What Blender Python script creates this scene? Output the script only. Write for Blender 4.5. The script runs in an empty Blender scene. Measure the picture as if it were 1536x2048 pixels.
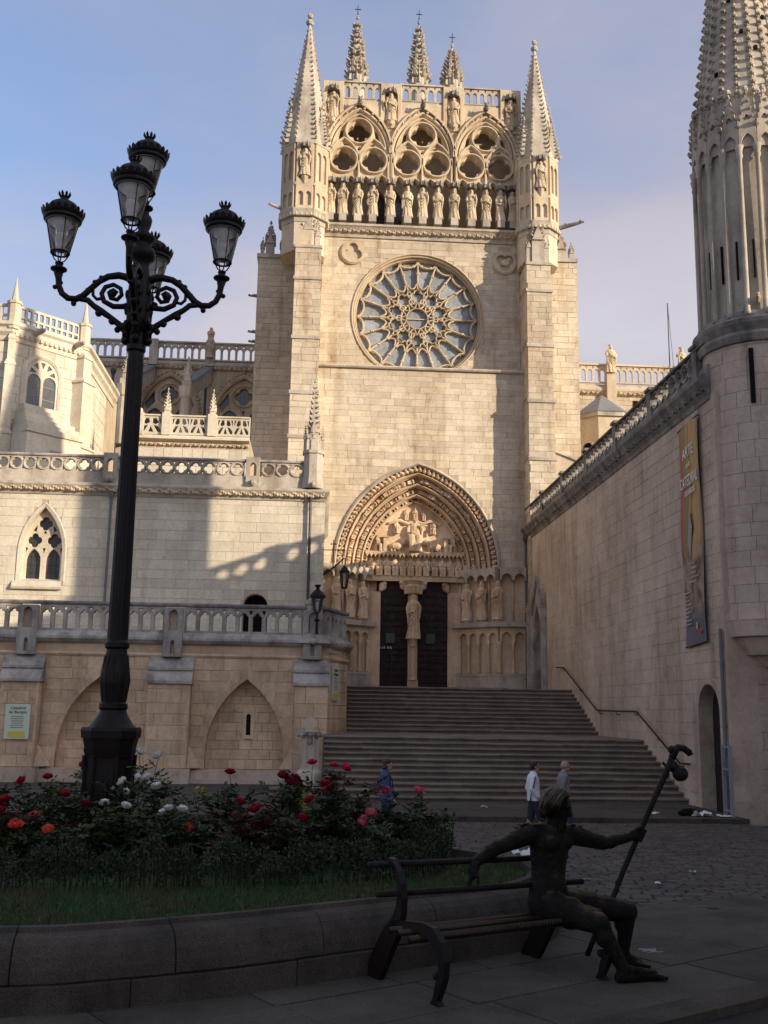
import bpy, math, random
from math import sin, cos, pi, sqrt, atan2, radians
from mathutils import Vector, Matrix
from mathutils.geometry import delaunay_2d_cdt
R = random.Random(11)
S = bpy.context.scene
COL = S.collection

# ------------------------------------------------------------------ camera
FPX, PW, PH = 2070.0, 1536.0, 2048.0
YAW, PITCH, ROLL = radians(3.8), radians(10.9), radians(0.9)
CAM = Vector((0, 0, 1.75))
_f = Vector((sin(YAW)*cos(PITCH), cos(YAW)*cos(PITCH), sin(PITCH)))
_r = Vector((cos(YAW), -sin(YAW), 0)); _u = _r.cross(_f)
_R = _r*cos(ROLL) + _u*sin(ROLL); _U = _u*cos(ROLL) - _r*sin(ROLL)
cd = bpy.data.cameras.new('camera'); cam = bpy.data.objects.new('camera', cd); COL.objects.link(cam)
cd.lens = FPX/PH*36.0; cd.sensor_width = 36.0; cd.sensor_fit = 'AUTO'; cd.clip_end = 3000; cd.clip_start = 0.05
m = Matrix((( _R.x, _U.x, -_f.x, CAM.x), (_R.y, _U.y, -_f.y, CAM.y), (_R.z, _U.z, -_f.z, CAM.z), (0, 0, 0, 1)))
cam.matrix_world = m
S.camera = cam

# ------------------------------------------------------------------ sky and sun
SUN_AZ, SUN_EL = radians(54.9), radians(15.4)      # azimuth away from the facade's normal, to the right
sun_dir = Vector((sin(SUN_AZ)*cos(SUN_EL), -cos(SUN_AZ)*cos(SUN_EL), sin(SUN_EL)))
w = bpy.data.worlds.new('World'); S.world = w; w.use_nodes = True
nt = w.node_tree; nt.nodes.clear()
def N(nt, t, **k):
    n = nt.nodes.new(t)
    for a, b in k.items():
        if a.startswith('i_'): n.inputs[int(a[2:])].default_value = b
        else: setattr(n, a, b)
    return n
out = N(nt, 'ShaderNodeOutputWorld'); bg = N(nt, 'ShaderNodeBackground'); bg.inputs[1].default_value = 0.124
sky = N(nt, 'ShaderNodeTexSky', sky_type='NISHITA', sun_disc=False, sun_elevation=SUN_EL,
        sun_rotation=atan2(sun_dir.x, sun_dir.y), altitude=800, air_density=1.0, dust_density=4.5, ozone_density=3.0)
tc = N(nt, 'ShaderNodeTexCoord'); mp_ = N(nt, 'ShaderNodeMapping'); mp_.inputs['Scale'].default_value = (1.0, 1.0, 2.6); mp_.inputs['Location'].default_value = (.35, .1, .2)
nz = N(nt, 'ShaderNodeTexNoise'); nz.inputs['Scale'].default_value = 2.6; nz.inputs['Detail'].default_value = 7; nz.inputs['Roughness'].default_value = .58
nz2 = N(nt, 'ShaderNodeTexNoise'); nz2.inputs['Scale'].default_value = 1.1; nz2.inputs['Detail'].default_value = 4
rp = N(nt, 'ShaderNodeValToRGB'); rp.color_ramp.elements[0].position = .42; rp.color_ramp.elements[1].position = .78
rp2 = N(nt, 'ShaderNodeValToRGB'); rp2.color_ramp.elements[0].position = .30; rp2.color_ramp.elements[1].position = .62
mx = N(nt, 'ShaderNodeMix', data_type='RGBA'); mxm = N(nt, 'ShaderNodeMath', operation='MULTIPLY_ADD')
L = nt.links.new
L(tc.outputs['Generated'], mp_.inputs['Vector']); L(mp_.outputs[0], nz.inputs['Vector']); L(mp_.outputs[0], nz2.inputs['Vector'])
L(nz.outputs['Fac'], rp.inputs[0]); L(nz2.outputs['Fac'], rp2.inputs[0])
veil = N(nt, 'ShaderNodeMath', operation='MULTIPLY', i_1=.55); L(rp2.outputs[0], veil.inputs[0])
sxz = N(nt, 'ShaderNodeSeparateXYZ'); L(tc.outputs['Generated'], sxz.inputs[0])
lowb = N(nt, 'ShaderNodeMapRange'); lowb.inputs[1].default_value = .47; lowb.inputs[2].default_value = .345; L(sxz.outputs['Z'], lowb.inputs[0])   # banked cloud low round the horizon
lown = N(nt, 'ShaderNodeMapRange'); lown.inputs[1].default_value = .22; lown.inputs[2].default_value = .66; L(nz.outputs['Fac'], lown.inputs[0])
lowm = N(nt, 'ShaderNodeMath', operation='MULTIPLY'); L(lowb.outputs[0], lowm.inputs[0]); L(lown.outputs[0], lowm.inputs[1])
vl2 = N(nt, 'ShaderNodeMath', operation='ADD'); L(veil.outputs[0], vl2.inputs[0]); L(lowm.outputs[0], vl2.inputs[1])
L(rp.outputs[0], mxm.inputs[0]); mxm.inputs[1].default_value = .35; L(vl2.outputs[0], mxm.inputs[2]); mxm.use_clamp = True
CLOUD = (1.80, 1.68, 1.95, 1)
cw = N(nt, 'ShaderNodeMix', data_type='RGBA'); cw.inputs['A'].default_value = CLOUD; cw.inputs['B'].default_value = (2.25, 2.2, 2.45, 1); L(lowm.outputs[0], cw.inputs['Factor'])
L(mxm.outputs[0], mx.inputs['Factor']); L(sky.outputs[0], mx.inputs['A']); L(cw.outputs['Result'], mx.inputs['B'])
L(mx.outputs['Result'], bg.inputs[0]); L(bg.outputs[0], out.inputs[0])
sd = bpy.data.lights.new('sun', 'SUN'); sd.energy = 2.4; sd.angle = radians(.55); sd.color = (1.0, .86, .66)
sun = bpy.data.objects.new('sun', sd); COL.objects.link(sun)
sun.rotation_euler = (-sun_dir).to_track_quat('-Z', 'Y').to_euler(); sun.location = (20, -20, 40)
S.view_settings.view_transform = 'Standard'; S.view_settings.look = 'None'
S.view_settings.exposure = 1.28; S.view_settings.gamma = 1.0; S.view_settings.use_curve_mapping = False

# ------------------------------------------------------------------ helpers
def tag(o, label=None, cat=None, group=None, kind=None):
    if label: o['label'] = label
    if cat: o['category'] = cat
    if group: o['group'] = group
    if kind: o['kind'] = kind
    return o
def thing(name, label, cat, loc=(0, 0, 0), group=None, rz=0):
    o = bpy.data.objects.new(name, None); COL.objects.link(o); o.location = loc; o.rotation_euler = (0, 0, rz)
    o.empty_display_size = .3
    return tag(o, label, cat, group)
def link(o, parent=None, local=False):
    COL.objects.link(o)
    if parent is not None:
        o.parent = parent
        if not local and parent.type == 'EMPTY':
            o.matrix_parent_inverse = (Matrix.Translation(parent.location) @ parent.rotation_euler.to_matrix().to_4x4()).inverted()
    return o
def copy_tree(o, parent=None):
    c = o.copy(); COL.objects.link(c)
    if parent is not None: c.parent = parent
    for ch in list(o.children): copy_tree(ch, c)
    return c
def Vv(p): return p if isinstance(p, Vector) else Vector(p)
class MB:
    def __init__(s): s.v = []; s.f = []; s.t = []
    def add(s, vs, fs, t=0.0):
        b = len(s.v); s.v.extend([tuple(p) for p in vs]); s.f.extend([tuple(i+b for i in f) for f in fs]); s.t.extend([t]*len(fs)); return s
    def hexa(s, p, t=0.0):    # 8 corners: bottom 4 ccw, top 4 ccw
        return s.add(p, [(0, 3, 2, 1), (4, 5, 6, 7), (0, 1, 5, 4), (1, 2, 6, 5), (2, 3, 7, 6), (3, 0, 4, 7)], t)
    def box(s, x0, x1, y0, y1, z0, z1, t=0.0):
        return s.hexa([(x0, y0, z0), (x1, y0, z0), (x1, y1, z0), (x0, y1, z0), (x0, y0, z1), (x1, y0, z1), (x1, y1, z1), (x0, y1, z1)], t)
    def obox(s, c, d, rz=0, t=0.0, top=1.0):
        cx, cy, cz = c; a, b = cos(rz), sin(rz); P = []
        for zz, k in ((-.5, 1), (.5, top)):
            for (sx, sy) in ((-1, -1), (1, -1), (1, 1), (-1, 1)):
                x, y = sx*d[0]/2*k, sy*d[1]/2*k
                P.append((cx+x*a-y*b, cy+x*b+y*a, cz+zz*d[2]))
        return s.hexa(P, t)
    def loft(s, rings, caps=True, closed=True, t=0.0):
        n = len(rings[0]); vs = [p for r in rings for p in r]; fs = []
        for i in range(len(rings)-1):
            for j in range(n if closed else n-1):
                k = (j+1) % n; fs.append((i*n+j, i*n+k, (i+1)*n+k, (i+1)*n+j))
        if caps and closed:
            fs.append(tuple(range(n-1, -1, -1))); fs.append(tuple(range((len(rings)-1)*n, len(rings)*n)))
        return s.add(vs, fs, t)
    def prism(s, poly, z0, z1, k=1.0, c=None, t=0.0):
        c = c or (sum(p[0] for p in poly)/len(poly), sum(p[1] for p in poly)/len(poly))
        return s.loft([[(p[0], p[1], z0) for p in poly], [(c[0]+(p[0]-c[0])*k, c[1]+(p[1]-c[1])*k, z1) for p in poly]], t=t)
    def lathe(s, prof, c=(0, 0, 0), n=16, ph=0.0, sx=1, sy=1, caps=True, t=0.0):
        return s.loft([[(c[0]+r*sx*cos(ph+2*pi*i/n), c[1]+r*sy*sin(ph+2*pi*i/n), c[2]+z) for i in range(n)] for r, z in prof], caps=caps, t=t)
    def tube(s, path, r, n=8, t=0.0, caps=True):
        P = [Vv(p) for p in path]; rs = r if isinstance(r, (list, tuple)) else [r]*len(P); rings = []
        up = Vector((0, 0, 1)); prev = None
        for i, p in enumerate(P):
            d = (P[min(i+1, len(P)-1)]-P[max(i-1, 0)]).normalized()
            if prev is None:
                a = d.cross(up if abs(d.z) < .9 else Vector((1, 0, 0))).normalized()
            else: a = (prev - d*prev.dot(d)).normalized()
            b = d.cross(a); prev = a
            rings.append([p + (a*cos(2*pi*j/n)+b*sin(2*pi*j/n))*rs[i] for j in range(n)])
        return s.loft(rings, caps=caps, t=t)
    def ball(s, c, r, nu=10, nv=6, t=0.0, rot=None):
        r = r if isinstance(r, (list, tuple)) else (r, r, r); c = Vv(c); rings = []
        for i in range(nv+1):
            a = -pi/2+pi*i/nv; rr = max(cos(a), .02); ring = []
            for j in range(nu):
                p = Vector((r[0]*rr*cos(2*pi*j/nu), r[1]*rr*sin(2*pi*j/nu), r[2]*sin(a)))
                ring.append(c + (rot @ p if rot else p))
            rings.append(ring)
        return s.loft(rings, t=t)
    def capsule(s, p0, p1, r0, r1, n=10):
        p0, p1 = Vv(p0), Vv(p1); s.ball(p0, r0, n, 6); s.ball(p1, r1, n, 6); return s.tube([p0, p1], [r0, r1], n)
    def sweep(s, path, prof, mp, closed=False, t=0.0):   # 2-D path, profile of (in-plane offset, depth) pairs
        n = len(path); rings = []
        for i in range(n):
            a = path[(i-1) % n] if closed or i > 0 else path[i]; b = path[(i+1) % n] if closed or i < n-1 else path[i]
            dx, dy = b[0]-a[0], b[1]-a[1]; l = sqrt(dx*dx+dy*dy) or 1; nx, ny = -dy/l, dx/l
            rings.append([mp(path[i][0]+nx*o, path[i][1]+ny*o, w_) for o, w_ in prof])
        if closed: rings.append(rings[0])
        return s.loft(rings, caps=not closed, t=t)
    def xf(s, M, i0=0):
        s.v = s.v[:i0]+[tuple(M @ Vector(p)) for p in s.v[i0:]]; return s
    def mesh(s, name, mat, smooth=False, tint=False):
        me = bpy.data.meshes.new(name); me.from_pydata(s.v, [], s.f)
        if mat: me.materials.append(mat)
        if tint:
            at = me.attributes.new('tint', 'FLOAT', 'FACE'); at.data.foreach_set('value', s.t)
        if smooth: me.polygons.foreach_set('use_smooth', [True]*len(me.polygons))
        me.update(); return me
    def build(s, name, mat, parent=None, smooth=False, kind=None, label=None, tint=False, local=False):
        o = bpy.data.objects.new(name, s.mesh(name, mat, smooth, tint)); link(o, parent, local)
        return tag(o, label=label, kind=kind)
def inst(name, me, parent, loc, rot=(0, 0, 0), sc=(1, 1, 1), local=False):
    o = bpy.data.objects.new(name, me); o.location = loc; o.rotation_euler = rot; o.scale = sc if not isinstance(sc, (int, float)) else (sc, sc, sc)
    return link(o, parent, local)
def front(Y): return lambda u, v, w_: (u, Y+w_, v)           # plane that looks towards -y
def side(X): return lambda u, v, w_: (X+w_, u, v)            # plane that looks towards -x
def obl(p0, p1):                                              # vertical plane through two ground points, u measured from p0
    a = Vector((p1[0]-p0[0], p1[1]-p0[1], 0)).normalized(); n = Vector((-a.y, a.x, 0))
    return lambda u, v, w_: (p0[0]+a.x*u+n.x*w_, p0[1]+a.y*u+n.y*w_, v)
def circ(cx, cy, r, n=32, a0=0): return [(cx+r*cos(a0+2*pi*i/n), cy+r*sin(a0+2*pi*i/n)) for i in range(n)]
def foil(cx, cy, a, b, n=4, rot=0.0, seg=8):
    P = []
    for k in range(n):
        for j in range(seg):
            ph = -pi/n+2*pi/n*j/seg; q = b*b-(a*sin(ph))**2
            r = a*cos(ph)+sqrt(max(q, 0)); th = rot+2*pi*k/n+ph; P.append((cx+r*cos(th), cy+r*sin(th)))
    return P
def rect(x0, x1, y0, y1): return [(x0, y0), (x1, y0), (x1, y1), (x0, y1)]
def parch(cx, zs, hw, rise, n=8):     # pointed arch, left spring -> apex -> right spring
    rise = max(rise, hw*1.0001); Rr = (hw*hw+rise*rise)/(2*hw); a1 = atan2(rise, Rr-hw)
    l = [(cx-hw+Rr-Rr*cos(a1*i/n), zs+Rr*sin(a1*i/n)) for i in range(n+1)]
    return l+[(2*cx-x, z) for x, z in reversed(l[:-1])]
def lancet(cx, z0, zs, hw, rise, n=6): return [(cx-hw, z0)]+parch(cx, zs, hw, rise, n)+[(cx+hw, z0)]
def rarch(cx, z0, zs, hw, n=12): return [(cx-hw, z0)]+[(cx-hw*cos(pi*i/n), zs+hw*sin(pi*i/n)) for i in range(n+1)]+[(cx+hw, z0)]
def offset_loop(lp, d):       # moves a counter-clockwise loop inwards by d
    n = len(lp); Q = []
    for i in range(n):
        p, a, c = lp[i], lp[i-1], lp[(i+1) % n]
        d0 = (p[0]-a[0], p[1]-a[1]); d1 = (c[0]-p[0], c[1]-p[1]); l0 = sqrt(d0[0]**2+d0[1]**2) or 1; l1 = sqrt(d1[0]**2+d1[1]**2) or 1
        n0 = (-d0[1]/l0, d0[0]/l0); n1 = (-d1[1]/l1, d1[0]/l1); mx_, my_ = n0[0]+n1[0], n0[1]+n1[1]; q = mx_*mx_+my_*my_
        k = min(2/q if q > 1e-6 else 1, 2.2); Q.append((p[0]+mx_*d*k*.5*(1 if q > 1e-6 else 0), p[1]+my_*d*k*.5))
    return Q
def in_loop(x, y, lp):
    c = False; j = len(lp)-1
    for i in range(len(lp)):
        yi, yj = lp[i][1], lp[j][1]
        if (yi > y) != (yj > y) and x < (lp[j][0]-lp[i][0])*(y-yi)/(yj-yi)+lp[i][0]: c = not c
        j = i
    return c
def fill_loops(loops):        # triangles between the outline and its holes
    V_, E_ = [], []
    for l in loops:
        b = len(V_); V_ += [Vector(p) for p in l]; E_ += [(b+i, b+(i+1) % len(l)) for i in range(len(l))]
    r_ = delaunay_2d_cdt(V_, E_, [], 0, 1e-7); co = [(v.x, v.y) for v in r_[0]]
    bb = [(min(p[0] for p in l), max(p[0] for p in l), min(p[1] for p in l), max(p[1] for p in l), l) for l in loops]; tri = []
    for f in r_[2]:
        x = sum(co[i][0] for i in f)/3; y = sum(co[i][1] for i in f)/3; c = 0
        for x0, x1, y0, y1, l in bb:
            if x0 < x < x1 and y0 < y < y1 and in_loop(x, y, l): c += 1
        if c % 2: tri.append(tuple(f))
    return co, tri
def plate(name, loops, mp, depth, mat, parent=None, bevel=0.0, kind=None, label=None):
    L_ = []
    for k, lp in enumerate(loops):
        q = [lp[0]]
        for p in lp[1:]:
            if abs(p[0]-q[-1][0])+abs(p[1]-q[-1][1]) > 1e-4: q.append(p)
        if abs(q[0][0]-q[-1][0])+abs(q[0][1]-q[-1][1]) < 1e-4: q.pop()
        if sum(q[i-1][0]*q[i][1]-q[i][0]*q[i-1][1] for i in range(len(q))) < 0: q.reverse()
        L_.append(q)
    F_ = [offset_loop(q, bevel if k == 0 else -bevel) for k, q in enumerate(L_)] if bevel else L_
    b = MB(); co, tri = fill_loops(F_); b.add([mp(x, y, 0) for x, y in co], tri)
    co, tri = (co, tri) if not bevel else fill_loops(L_); b.add([mp(x, y, depth) for x, y in co], tri)
    for q, f in zip(L_, F_):
        n = len(q); rings = [[mp(x, y, 0) for x, y in f]]
        if bevel: rings.append([mp(x, y, bevel) for x, y in q])
        rings.append([mp(x, y, depth) for x, y in q]); b.loft(rings, caps=False)
    return b.build(name, mat, parent, kind=kind, label=label)
def comb(u0, u1, z0, z1, arches):      # strip whose lower edge is cut by arches (each a list of points from left foot to right foot)
    P = [(u0, z0)]
    for a in arches: P += [(a[0][0], z0)]+[(x, max(z, z0)) for x, z in a]+[(a[-1][0], z0)]
    P += [(u1, z0), (u1, z1), (u0, z1)]; Q = [P[0]]
    for p in P[1:]:
        if abs(p[0]-Q[-1][0])+abs(p[1]-Q[-1][1]) > 1e-4: Q.append(p)
    return Q
def text(name, s, mp, u, v_, size, mat, parent, wdt=None, depth=.006):
    cu = bpy.data.curves.new('text', 'FONT'); cu.body = s; cu.size = size; cu.align_x = 'CENTER'; cu.extrude = depth/2
    ob = bpy.data.objects.new('text', cu); me = bpy.data.meshes.new_from_object(ob); bpy.data.objects.remove(ob)
    xs = [q.co.x for q in me.vertices]; k = wdt/(max(xs)-min(xs)) if wdt else 1
    for q in me.vertices: q.co = mp(u+q.co.x*k, v_+q.co.y, q.co.z-depth/2)
    me.materials.clear(); me.materials.append(mat); me.update()
    return link(bpy.data.objects.new(name, me), parent)
def fuse(mb, mat, voxel, name, smooth_it=4):      # one continuous skin over overlapping solids
    o = bpy.data.objects.new('tmp', mb.mesh(name, mat)); COL.objects.link(o)
    r_ = o.modifiers.new('r', 'REMESH'); r_.mode = 'VOXEL'; r_.voxel_size = voxel; r_.use_smooth_shade = True
    if smooth_it: s_ = o.modifiers.new('s', 'SMOOTH'); s_.factor = .5; s_.iterations = smooth_it
    dg = bpy.context.evaluated_depsgraph_get(); me = bpy.data.meshes.new_from_object(o.evaluated_get(dg))
    old = o.data; bpy.data.objects.remove(o); bpy.data.meshes.remove(old)
    me.name = name; me.materials.clear(); me.materials.append(mat)
    me.polygons.foreach_set('use_smooth', [True]*len(me.polygons)); return me

# ------------------------------------------------------------------ materials
M = {}
def new_mat(name):
    m_ = bpy.data.materials.new(name); m_.use_nodes = True; t = m_.node_tree; b = t.nodes['Principled BSDF']; M[name] = m_; return m_, t, b
def rough(name, c, var=.16, stain=.22, rgh=.9, bump=.25, bs=9.0, dark=None, sscale=.45, streak=.0, metal=0.0, spec=.25, fine=.12, mott=0.0):
    m_, t, b = new_mat(name); l = t.links.new
    geo = N(t, 'ShaderNodeNewGeometry'); oi = N(t, 'ShaderNodeObjectInfo'); at = N(t, 'ShaderNodeAttribute', attribute_name='tint')
    ad = N(t, 'ShaderNodeMath', operation='ADD'); l(oi.outputs['Random'], ad.inputs[0]); l(at.outputs['Fac'], ad.inputs[1])
    fr = N(t, 'ShaderNodeMath', operation='FRACT'); l(ad.outputs[0], fr.inputs[0])
    mr = N(t, 'ShaderNodeMapRange'); mr.inputs[3].default_value = 1-var; mr.inputs[4].default_value = 1+var*.7; l(fr.outputs[0], mr.inputs[0])
    n1 = N(t, 'ShaderNodeTexNoise'); n1.inputs['Scale'].default_value = sscale; n1.inputs['Detail'].default_value = 6; n1.inputs['Roughness'].default_value = .65
    mpn = N(t, 'ShaderNodeMapping'); l(geo.outputs['Position'], mpn.inputs[0]); mpn.inputs['Scale'].default_value = (1, 1, .55)
    l(mpn.outputs[0], n1.inputs['Vector'])
    r1 = N(t, 'ShaderNodeMapRange'); r1.inputs[1].default_value = .38; r1.inputs[2].default_value = .68; l(n1.outputs['Fac'], r1.inputs[0])
    n2 = N(t, 'ShaderNodeTexNoise'); n2.inputs['Scale'].default_value = bs; n2.inputs['Detail'].default_value = 5; n2.inputs['Roughness'].default_value = .7; l(geo.outputs['Position'], n2.inputs['Vector'])
    dk = dark or (c[0]*.55, c[1]*.52, c[2]*.5)
    mixc = N(t, 'ShaderNodeMix', data_type='RGBA'); mixc.inputs['A'].default_value = (*c, 1); mixc.inputs['B'].default_value = (*dk, 1)
    ms = N(t, 'ShaderNodeMath', operation='MULTIPLY', i_1=stain*2); l(r1.outputs[0], ms.inputs[0]); last = ms
    if streak:
        ns = N(t, 'ShaderNodeTexNoise'); ns.inputs['Scale'].default_value = 2.2; ns.inputs['Detail'].default_value = 3
        m3 = N(t, 'ShaderNodeMapping'); m3.inputs['Scale'].default_value = (1, 1, .09); l(geo.outputs['Position'], m3.inputs[0]); l(m3.outputs[0], ns.inputs['Vector'])
        r3 = N(t, 'ShaderNodeMapRange'); r3.inputs[1].default_value = .52; r3.inputs[2].default_value = .78; r3.inputs[4].default_value = streak; l(ns.outputs['Fac'], r3.inputs[0])
        a3 = N(t, 'ShaderNodeMath', operation='ADD', use_clamp=True); l(last.outputs[0], a3.inputs[0]); l(r3.outputs[0], a3.inputs[1]); last = a3
    if mott:
        nm = N(t, 'ShaderNodeTexNoise'); nm.inputs['Scale'].default_value = 1.7; nm.inputs['Detail'].default_value = 8; nm.inputs['Roughness'].default_value = .72; l(geo.outputs['Position'], nm.inputs['Vector'])
        r4 = N(t, 'ShaderNodeMapRange'); r4.inputs[1].default_value = .52; r4.inputs[2].default_value = .72; r4.inputs[4].default_value = mott; l(nm.outputs['Fac'], r4.inputs[0])
        a4 = N(t, 'ShaderNodeMath', operation='ADD', use_clamp=True); l(last.outputs[0], a4.inputs[0]); l(r4.outputs[0], a4.inputs[1]); last = a4
    l(last.outputs[0], mixc.inputs['Factor'])
    f2 = N(t, 'ShaderNodeMapRange'); f2.inputs[3].default_value = 1-fine; f2.inputs[4].default_value = 1+fine; f2.inputs[1].default_value = .3; f2.inputs[2].default_value = .7; l(n2.outputs['Fac'], f2.inputs[0])
    mu = N(t, 'ShaderNodeMath', operation='MULTIPLY'); l(mr.outputs[0], mu.inputs[0]); l(f2.outputs[0], mu.inputs[1])
    vm = N(t, 'ShaderNodeVectorMath', operation='SCALE'); l(mixc.outputs['Result'], vm.inputs[0]); l(mu.outputs[0], vm.inputs['Scale'])
    l(vm.outputs[0], b.inputs['Base Color']); b.inputs['Roughness'].default_value = rgh; b.inputs['Metallic'].default_value = metal
    b.inputs['Specular IOR Level'].default_value = spec
    if bump:
        bp = N(t, 'ShaderNodeBump'); bp.inputs['Strength'].default_value = bump; bp.inputs['Distance'].default_value = .03; l(n2.outputs['Fac'], bp.inputs['Height']); l(bp.outputs[0], b.inputs['Normal'])
    return m_
def plain(name, c, rgh=.6, metal=0.0, spec=.4, var=0.0):
    m_, t, b = new_mat(name); b.inputs['Base Color'].default_value = (*c, 1); b.inputs['Roughness'].default_value = rgh
    b.inputs['Metallic'].default_value = metal; b.inputs['Specular IOR Level'].default_value = spec
    if var:
        geo = N(t, 'ShaderNodeNewGeometry'); n1 = N(t, 'ShaderNodeTexNoise'); n1.inputs['Scale'].default_value = 14; t.links.new(geo.outputs['Position'], n1.inputs['Vector'])
        oi = N(t, 'ShaderNodeObjectInfo'); at = N(t, 'ShaderNodeAttribute', attribute_name='tint')
        ad = N(t, 'ShaderNodeMath', operation='ADD'); t.links.new(oi.outputs['Random'], ad.inputs[0]); t.links.new(at.outputs['Fac'], ad.inputs[1])
        fr = N(t, 'ShaderNodeMath', operation='FRACT'); t.links.new(ad.outputs[0], fr.inputs[0])
        a2 = N(t, 'ShaderNodeMath', operation='ADD'); t.links.new(fr.outputs[0], a2.inputs[0]); t.links.new(n1.outputs['Fac'], a2.inputs[1])
        mr = N(t, 'ShaderNodeMapRange'); mr.inputs[1].default_value = .3; mr.inputs[2].default_value = 1.7; mr.inputs[3].default_value = 1-var; mr.inputs[4].default_value = 1+var; t.links.new(a2.outputs[0], mr.inputs[0])
        vm = N(t, 'ShaderNodeVectorMath', operation='SCALE'); vm.inputs[0].default_value = c; t.links.new(mr.outputs[0], vm.inputs['Scale']); t.links.new(vm.outputs[0], b.inputs['Base Color'])
    return m_
rough('facade', (.66, .565, .43), stain=.30, var=.14, sscale=.30, dark=(.36, .255, .155), streak=.55, mott=.5)
rough('mortar', (.55, .45, .33), var=0, stain=.28, dark=(.34, .24, .15), streak=.5, mott=.45)
rough('carved', (.66, .54, .38), stain=.30, var=.10, sscale=.8, dark=(.34, .24, .15), streak=.35, mott=.3)
rough('portal_stone', (.72, .55, .38), stain=.32, var=.12, sscale=.8, dark=(.36, .225, .13), streak=.35, mott=.4)
rough('weathered', (.58, .51, .41), stain=.36, var=.10, sscale=.9, dark=(.26, .21, .16), streak=.5, mott=.4)
rough('pale', (.69, .62, .49), stain=.24, var=.10, sscale=.5, dark=(.40, .32, .22), streak=.35, mott=.35)
rough('coping', (.48, .43, .365), stain=.45, var=.10, sscale=1.6, dark=(.19, .17, .155), streak=.5, mott=.45)
rough('ochre', (.76, .56, .37), stain=.38, var=.13, sscale=.6, dark=(.36, .235, .145), streak=.35, mott=.45)
rough('ochre_mortar', (.62, .46, .31), var=0, stain=.4, dark=(.34, .23, .145), streak=.3, mott=.4)
rough('grime', (.62, .505, .39), stain=.34, var=.05, sscale=.5, dark=(.33, .245, .18), streak=.5, mott=.45)
rough('grime_mortar', (.58, .455, .34), var=0, stain=.3, dark=(.32, .24, .175), streak=.4, mott=.4)
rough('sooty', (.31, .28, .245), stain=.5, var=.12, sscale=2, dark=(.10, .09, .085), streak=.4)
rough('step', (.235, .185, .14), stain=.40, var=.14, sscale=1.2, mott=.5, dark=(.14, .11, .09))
rough('granite', (.112, .092, .072), stain=.40, var=.12, sscale=2.5, bs=95, bump=.8, fine=.55, mott=.5, dark=(.045, .037, .031))
rough('slab', (.102, .086, .070), stain=.45, var=.12, sscale=1.3, bs=60, bump=.5, fine=.40, mott=.6, dark=(.056, .047, .038))
rough('cobble', (.098, .081, .066), stain=.3, var=.35, sscale=1.2, bs=30, bump=.3, dark=(.09, .08, .075))
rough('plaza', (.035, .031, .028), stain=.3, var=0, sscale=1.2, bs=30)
rough('earth', (.06, .045, .03), stain=.3, var=0, bs=30, bump=.6)
rough('bronze', (.020, .0155, .0125), stain=.5, var=.02, sscale=6, bs=38, bump=.7, rgh=.32, metal=.0, dark=(.008, .007, .006), fine=.35, spec=.16)
def painted_highlight():      # dark cast bronze, highlights painted in noisy patches on its upward-facing sides
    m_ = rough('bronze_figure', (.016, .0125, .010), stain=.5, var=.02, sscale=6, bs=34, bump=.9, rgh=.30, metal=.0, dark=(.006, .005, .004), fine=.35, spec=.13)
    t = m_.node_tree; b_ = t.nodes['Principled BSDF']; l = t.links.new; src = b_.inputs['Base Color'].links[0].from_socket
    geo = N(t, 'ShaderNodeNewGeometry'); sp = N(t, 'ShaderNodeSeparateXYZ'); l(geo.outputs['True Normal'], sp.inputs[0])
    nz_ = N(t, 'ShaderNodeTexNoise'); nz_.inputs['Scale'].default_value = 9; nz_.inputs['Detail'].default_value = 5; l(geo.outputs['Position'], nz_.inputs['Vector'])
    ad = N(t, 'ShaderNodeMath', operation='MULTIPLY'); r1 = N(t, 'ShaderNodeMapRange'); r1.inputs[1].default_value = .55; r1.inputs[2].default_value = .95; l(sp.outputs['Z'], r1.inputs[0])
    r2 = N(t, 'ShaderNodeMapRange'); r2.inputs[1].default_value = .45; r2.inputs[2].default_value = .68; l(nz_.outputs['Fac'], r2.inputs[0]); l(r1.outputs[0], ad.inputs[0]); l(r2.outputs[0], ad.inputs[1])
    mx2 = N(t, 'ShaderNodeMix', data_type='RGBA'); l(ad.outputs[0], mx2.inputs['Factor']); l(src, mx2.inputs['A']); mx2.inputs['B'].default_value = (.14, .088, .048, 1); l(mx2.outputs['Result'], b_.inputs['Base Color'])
painted_highlight()
rough('bronze_worn', (.062, .042, .028), stain=.6, var=.02, sscale=8, bs=60, bump=.3, rgh=.38, metal=.85, dark=(.05, .036, .025), fine=.3, spec=.5)
rough('bronze_hair', (.085, .066, .046), stain=.3, var=.8, sscale=8, bs=60, bump=.2, rgh=.4, metal=.8, dark=(.03, .024, .018), fine=.3, spec=.5)
rough('iron', (.012, .0095, .0095), stain=.4, var=.02, sscale=6, bs=40, bump=.25, rgh=.45, metal=.0, dark=(.018, .011, .009), fine=.3, spec=.18)
rough('lead', (.22, .215, .22), stain=.3, var=.05, rgh=.6)
rough('wood', (.040, .024, .020), stain=.4, var=.2, sscale=3, bs=20, rgh=.65, dark=(.022, .013, .012))
plain('pipe', (.07, .065, .07), .5, .3, var=.2)
plain('pipe_grey', (.13, .13, .14), .55, .1, var=.15)
plain('steel', (.42, .44, .47), .4, .6, var=.1)
plain('dark_gap', (.012, .011, .011), .95, 0, .1)
rough('leaf_dark', (.045, .072, .026), stain=.3, var=.45, sscale=5, bs=25, bump=0, rgh=.6, dark=(.012, .022, .01), spec=.3)
rough('leaf_box', (.030, .050, .018), stain=.3, var=.45, sscale=5, bs=25, bump=0, rgh=.6, dark=(.016, .026, .01), spec=.3)
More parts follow.
